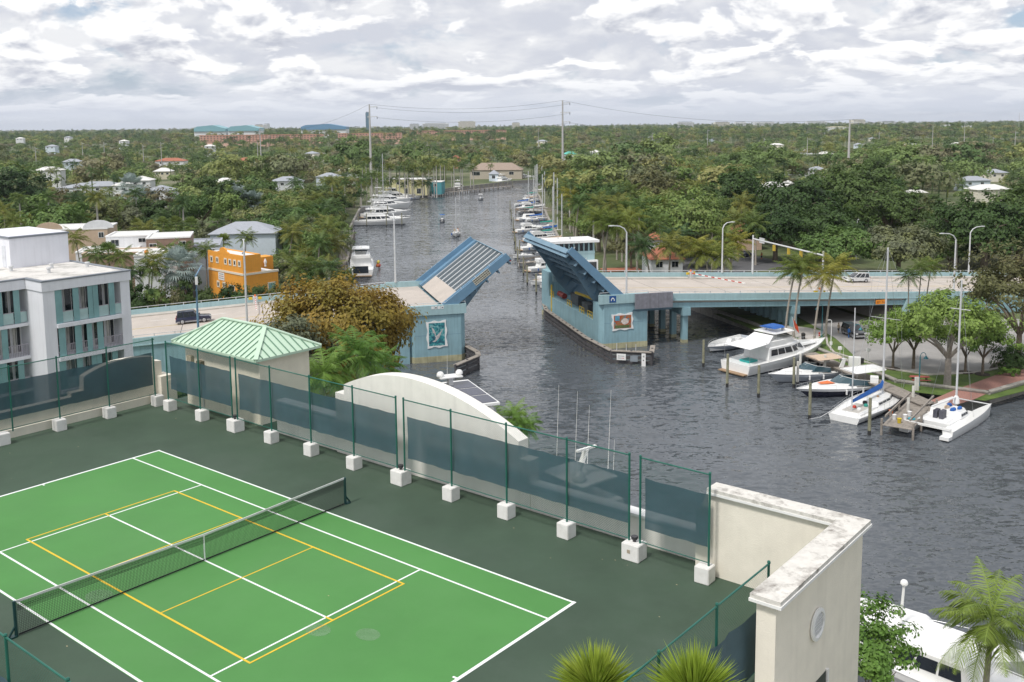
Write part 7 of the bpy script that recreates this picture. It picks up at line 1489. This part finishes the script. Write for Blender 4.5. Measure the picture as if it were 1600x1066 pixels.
# ---- traffic signal gantry, signals, gates
gy = thing('signal_gantry', 'grey signal gantry spanning the east bridge roadway', 'traffic signal', b2w(50.5, 0, 0), BTH)
for y, z1 in ((23.7, 13.6), (.2, 13.4)): MB().tube([(0, y, zt(50)-.3), (0, y, z1+.6)], [.2, .15], 8).build('pole', GALV, gy, True)
MB().tube([(0, 23.7, 13.5), (0, .2, 13.3)], .14, 8).build('beam', GALV, gy, True)
for y in (7, 11, 16): s_ = MB().box(-.2, .2, y-.2, y+.2, 12.1, 13.2).build('signal_head', M('signal_yellow', (.45, .33, .04), .5), gy); [MB().lathe([(.12, 0), (.12, .05)], 10).build('lens', M('lens_dark', (.06, .02, .02), .3), s_) for _ in ()]
MB().box(-.05, .05, 19.5, 21.3, 13.0, 14.0).build('sign_board', GALV, gy)
bs = thing('signal_post', 'blue signal post with white signal heads on the west approach', 'traffic signal', b2w(-50.2, -.15, zt(-50)-1.0), BTH); MB().tube([(0, 0, 0), (0, 0, 9.2)], [.17, .12], 8).build('pole', LBLUE, bs, True); MB().tube([(0, 0, 9.0), (.6, 6, 9.6)], .1, 7).build('mast_arm', LBLUE, bs, True)
for z in (6.0, 7.2): MB().box(-.45, -.1, -.3, .2, z, z+.9).build('signal_head', BLACK, bs)
MB().box(-.1, .25, -.35, .0, 7.8, 8.9).build('sign_board', WHITE, bs)
STR = None
def gate(label, s, t_, adir, Ln, tilt):
    g = thing('barrier_gate', label, 'barrier gate', deckat(s, t_), BTH+adir); MB().box(-.35, .35, -.35, .35, 0, 1.3).build('cabinet', GALV, g); MB().lathe([(.16, 0), (.18, .2), (.1, .34)], 10, (0, 0, 1.3)).build('beacon', ORG, g, True)
    for s_ in (1, -1): MB().box(-.15, .15, s_*.75-.3, s_*.75+.3, .8, 1.2).build('wing_box', YEL, g)
    n = int(Ln/.8)
    for i in range(n): a = Vector((.4+i*.8, 0, 1.0+i*.8*tilt)); b = a+Vector((.8, 0, .8*tilt)); MB().bar(a, b, .1, .16).build('arm_band', WHITE if i % 2 else RED, g)
    return g
gate('lowered red and white barrier arm across the east roadway', 37.0, 22.6, -PI/2+.35, 13, -.02); gate('lowered barrier arm across the west roadway', -42, 22.6, -PI/2, 10, -.02); gate('near side gate cabinet on the east spans', 50.5, 1.0, PI/2, 1.7, .0); gate('near side gate cabinet on the west approach', -37, 1.2, PI/2, 1.7, 0)
# ---- park furniture
pt_ = P(1437, 597, LAND); pn = thing('picnic_table', 'red picnic table with benches on the park lawn', 'picnic table', pt_, R(-10)); PT = M('red_table', (.42, .10, .085), .6, var=.12)
for i in range(5): MB().box(-1.2, 1.2, -.4+i*.165, -.25+i*.165, .72, .77).build('table_board', PT, pn)
for s in (1, -1):
    for j in range(2): MB().box(-1.2, 1.2, s*.78-.15+j*.16, s*.78-.01+j*.16, .43, .47).build('bench_board', PT, pn)
for x in (-.85, .85): MB().bar((x, -.7, 0), (x, -.2, .72), .07, .07).bar((x, .7, 0), (x, .2, .72), .07, .07).bar((x, -.85, .42), (x, .85, .42), .07, .08).build('frame', BLACK, pn)
MB().box(-1.6, 1.6, -1.3, 1.3, 0, .03).build('pad', PAVE, pn)
o = P(1255, 531, LAND); tb = thing('litter_bin', 'black litter bin on the lawn by the walkway', 'litter bin', o); MB().lathe([(.28, 0), (.33, .9), (.36, .95)], 12).build('drum', BLACK, tb, True); MB().lathe([(.37, .95), (.3, 1.05), (.12, 1.15)], 12).build('lid', BLACK, tb, True)
o = P(1280, 526, LAND); fh = thing('fire_hydrant', 'red fire hydrant beside the park walkway', 'hydrant', o); MB().lathe([(.16, 0), (.16, .06), (.11, .08), (.11, .5), (.14, .52), (.12, .62), (.04, .72)], 12).build('barrel', RED, fh, True); MB().tube([(0, -.2, .4), (0, .2, .4)], .06, 8).build('outlet', RED, fh, True)
o = P(1336, 574, LAND); uc = thing('utility_cabinet', 'white utility cabinet on the lawn behind the tan-topped cruiser', 'cabinet', o, R(-15)); MB().box(-.9, .7, -.35, .35, .1, 1.5).build('case', WHITE, uc); MB().box(-.85, -.08, -.37, -.352, .2, 1.4).build('door', WHITE, uc); MB().box(-.02, .65, -.37, -.352, .2, 1.4).build('door', WHITE, uc); MB().box(.75, 1.15, -.2, .2, .6, 1.35).build('meter', BLACK, uc); MB().box(-1, .8, -.4, .4, 0, .1).build('plinth', PAVE, uc)
o = P(1366, 598, 1.6); db = thing('dock_box', 'white dock box on the boardwalk behind the blue sail cover', 'dock box', o, R(-20)); MB().box(-.5, .5, -.4, .4, 0, .75).build('box', GEL, db); MB().loft([[(-.53, -.43, .75), (.53, -.43, .75), (.53, .43, .75), (-.53, .43, .75)], [(-.48, -.38, .88), (.48, -.38, .88), (.48, .38, .88), (-.48, .38, .88)]]).build('lid', WHITE, db)
for x, y, lb in ((1312, 565, 'white notice post on the lawn near the black SUV'), (1356, 568, 'round white marker post by the kerb')):
    o = P(x, y, LAND); t = thing('notice_post', lb, 'sign', o, R(-10)); MB().tube([(0, 0, 0), (0, 0, 2.2)], .04, 6).build('post', GALV, t); MB().lathe([(.02, 0), (.3, .05), (.3, .5), (.02, .55)], 10, (0, 0, 1.7), sy=.2).build('plate', WHITE, t)
fl = P(1248, 552, 2.0); t = thing('flag', 'red and orange flag on a slanted staff above the sportfish', 'flag', (fl.x, fl.y, 0), .6); MB().tube([(0, 0, 2.2), (-1.6, 0, 7.6)], .03, 5).build('staff', WHITE, t); MB().loft([[(-1.2, 0, 6.2), (-1.6, 0, 7.5)], [(-.6, .12, 5.6), (-.9, .15, 6.9)], [(-.1, -.05, 5.0), (-.3, .0, 6.0)]], closed=False, caps=(False, False)).build('cloth', M('flag_red', (.6, .08, .03), .8, var=.3, vs=2), t)
# ---- power poles and wires
CPOLE = M('concrete_pole', (.46, .45, .44), .85, var=.1, streak=.15); WIREM = M('power_wire', (.06, .06, .065), .6)
tips = {}
def tpole(key, label, x, ytop, Y, r0=.55, arms=2, cat='power pole', group=None):
    c = PY(x, ytop, Y); t = thing('power_pole', label, cat, (c.x, c.y, 0), 0, group); MB().tube([(0, 0, 0), (0, 0, c.z)], [r0, r0*.45], 8).build('shaft', CPOLE if r0 > .2 else PALMBARK, t, True)
    for i in range(arms): z = c.z-1.5-i*3.2*(r0/.5); w = 2.6*(r0/.5); MB().bar((-w*.3 if i % 2 else -.2, 0, z), (w, 0, z+.2), .22*(r0/.5), .26*(r0/.5)).build('cross_arm', GALV, t); MB().tube([(w*.95, 0, z-.7*(r0/.5)), (w*.95, 0, z+.2)], .12*(r0/.5), 6).build('insulator', GREYT, t)
    tips[key] = [Vector((c.x+2.5*(r0/.5), c.y, c.z-1.9-i*3.2*(r0/.5))) for i in range(max(1, arms))]+[Vector((c.x, c.y, c.z))]
tpole('a', 'tall concrete transmission pole rising behind the west bank yachts', 577, 163, 520, .8, 3); tpole('b', 'tall concrete transmission pole beside the east marina', 879, 157, 540, .8, 3); tpole('c', 'pale concrete transmission pole above the big ficus', 1328, 187, 470, .85, 1)
tpole('d', 'paired concrete pole standing in the left woods', 406, 200, 700, .55, 1); tpole('e', 'shorter companion pole in the left woods', 402, 222, 690, .4, 0)
GPP = 'distant concrete poles'
for x, y, Y in ((251, 222, 760), (162, 222, 800), (55, 230, 820), (223, 226, 800), (128, 222, 900), (541, 214, 900), (1106, 202, 1000), (1458, 196, 950), (1508, 190, 900), (1587, 205, 820), (1593, 176, 2000), (1262, 215, 850), (1374, 206, 1000), (1552, 214, 1000), (1194, 216, 1000), (1019, 207, 1200), (841, 200, 1300)): tpole((x, y), 'thin distant concrete pole standing above the woods', x, y, Y, .42, 1, group=GPP)
tpole('u', 'wooden utility pole with crossarm behind the east parapet', 1113, 362, 215, .14, 1); tpole('v', 'wooden utility pole with transformer behind the townhouses', 156, 290, 300, .16, 1); tpole('w', 'wooden utility pole beside the brown woods tree', 1160, 287, 330, .16, 1)
def wire(a, b, sag, r_=.045): 
    return [a.lerp(b, k/14)-Vector((0, 0, sag*4*(k/14)*(1-k/14))) for k in range(15)]
def wires(label, A, B, sag):
    m = [wire(a, b, sag) for a, b in zip(A, B)]; t = thing('power_line', label, 'power line')
    for pts_ in m: MB().tube(pts_, .05, 4).build('wire', WIREM, t)
wires('power lines strung between the two tall river poles', tips['a'], tips['b'], 3.5); wires('power lines from the marina pole to the ficus pole', tips['b'][-2:], tips['c'], 5); wires('power lines from the yacht pole into the left woods', tips['a'][-2:], tips['d'], 6)
wires('power lines from the ficus pole toward the right woods', tips['c'], [Vector((420, 560, 20)), Vector((420, 560, 24))], 5)
# picnic-side mulch rings round the park trees
for x, y in ((1395, 577), (1508, 583), (1535, 586)): p = P(x, y, LAND); MB().lathe([(1.0, 0), (.95, .1)], 14, (p.x, p.y, LAND+.05)).build('mulch_ring', MULCH, None, kind='structure')
# ================================================================ AIR
m, t = newmat('haze_air'); o_ = nd(t, 'ShaderNodeOutputMaterial'); v_ = nd(t, 'ShaderNodeVolumePrincipled'); v_.inputs['Color'].default_value = (.80, .86, .95, 1); v_.inputs['Density'].default_value = 0.000055; v_.inputs['Anisotropy'].default_value = 0.2
t.links.new(v_.outputs[0], o_.inputs['Volume'])
hz = MB().box(-9400, 9400, -700, 9400, -1.9, 75).build('haze', m, None, kind='stuff'); hz['label'] = 'thin pale haze over the whole place'; hz['category'] = 'haze'
bpy.context.view_layer.update()
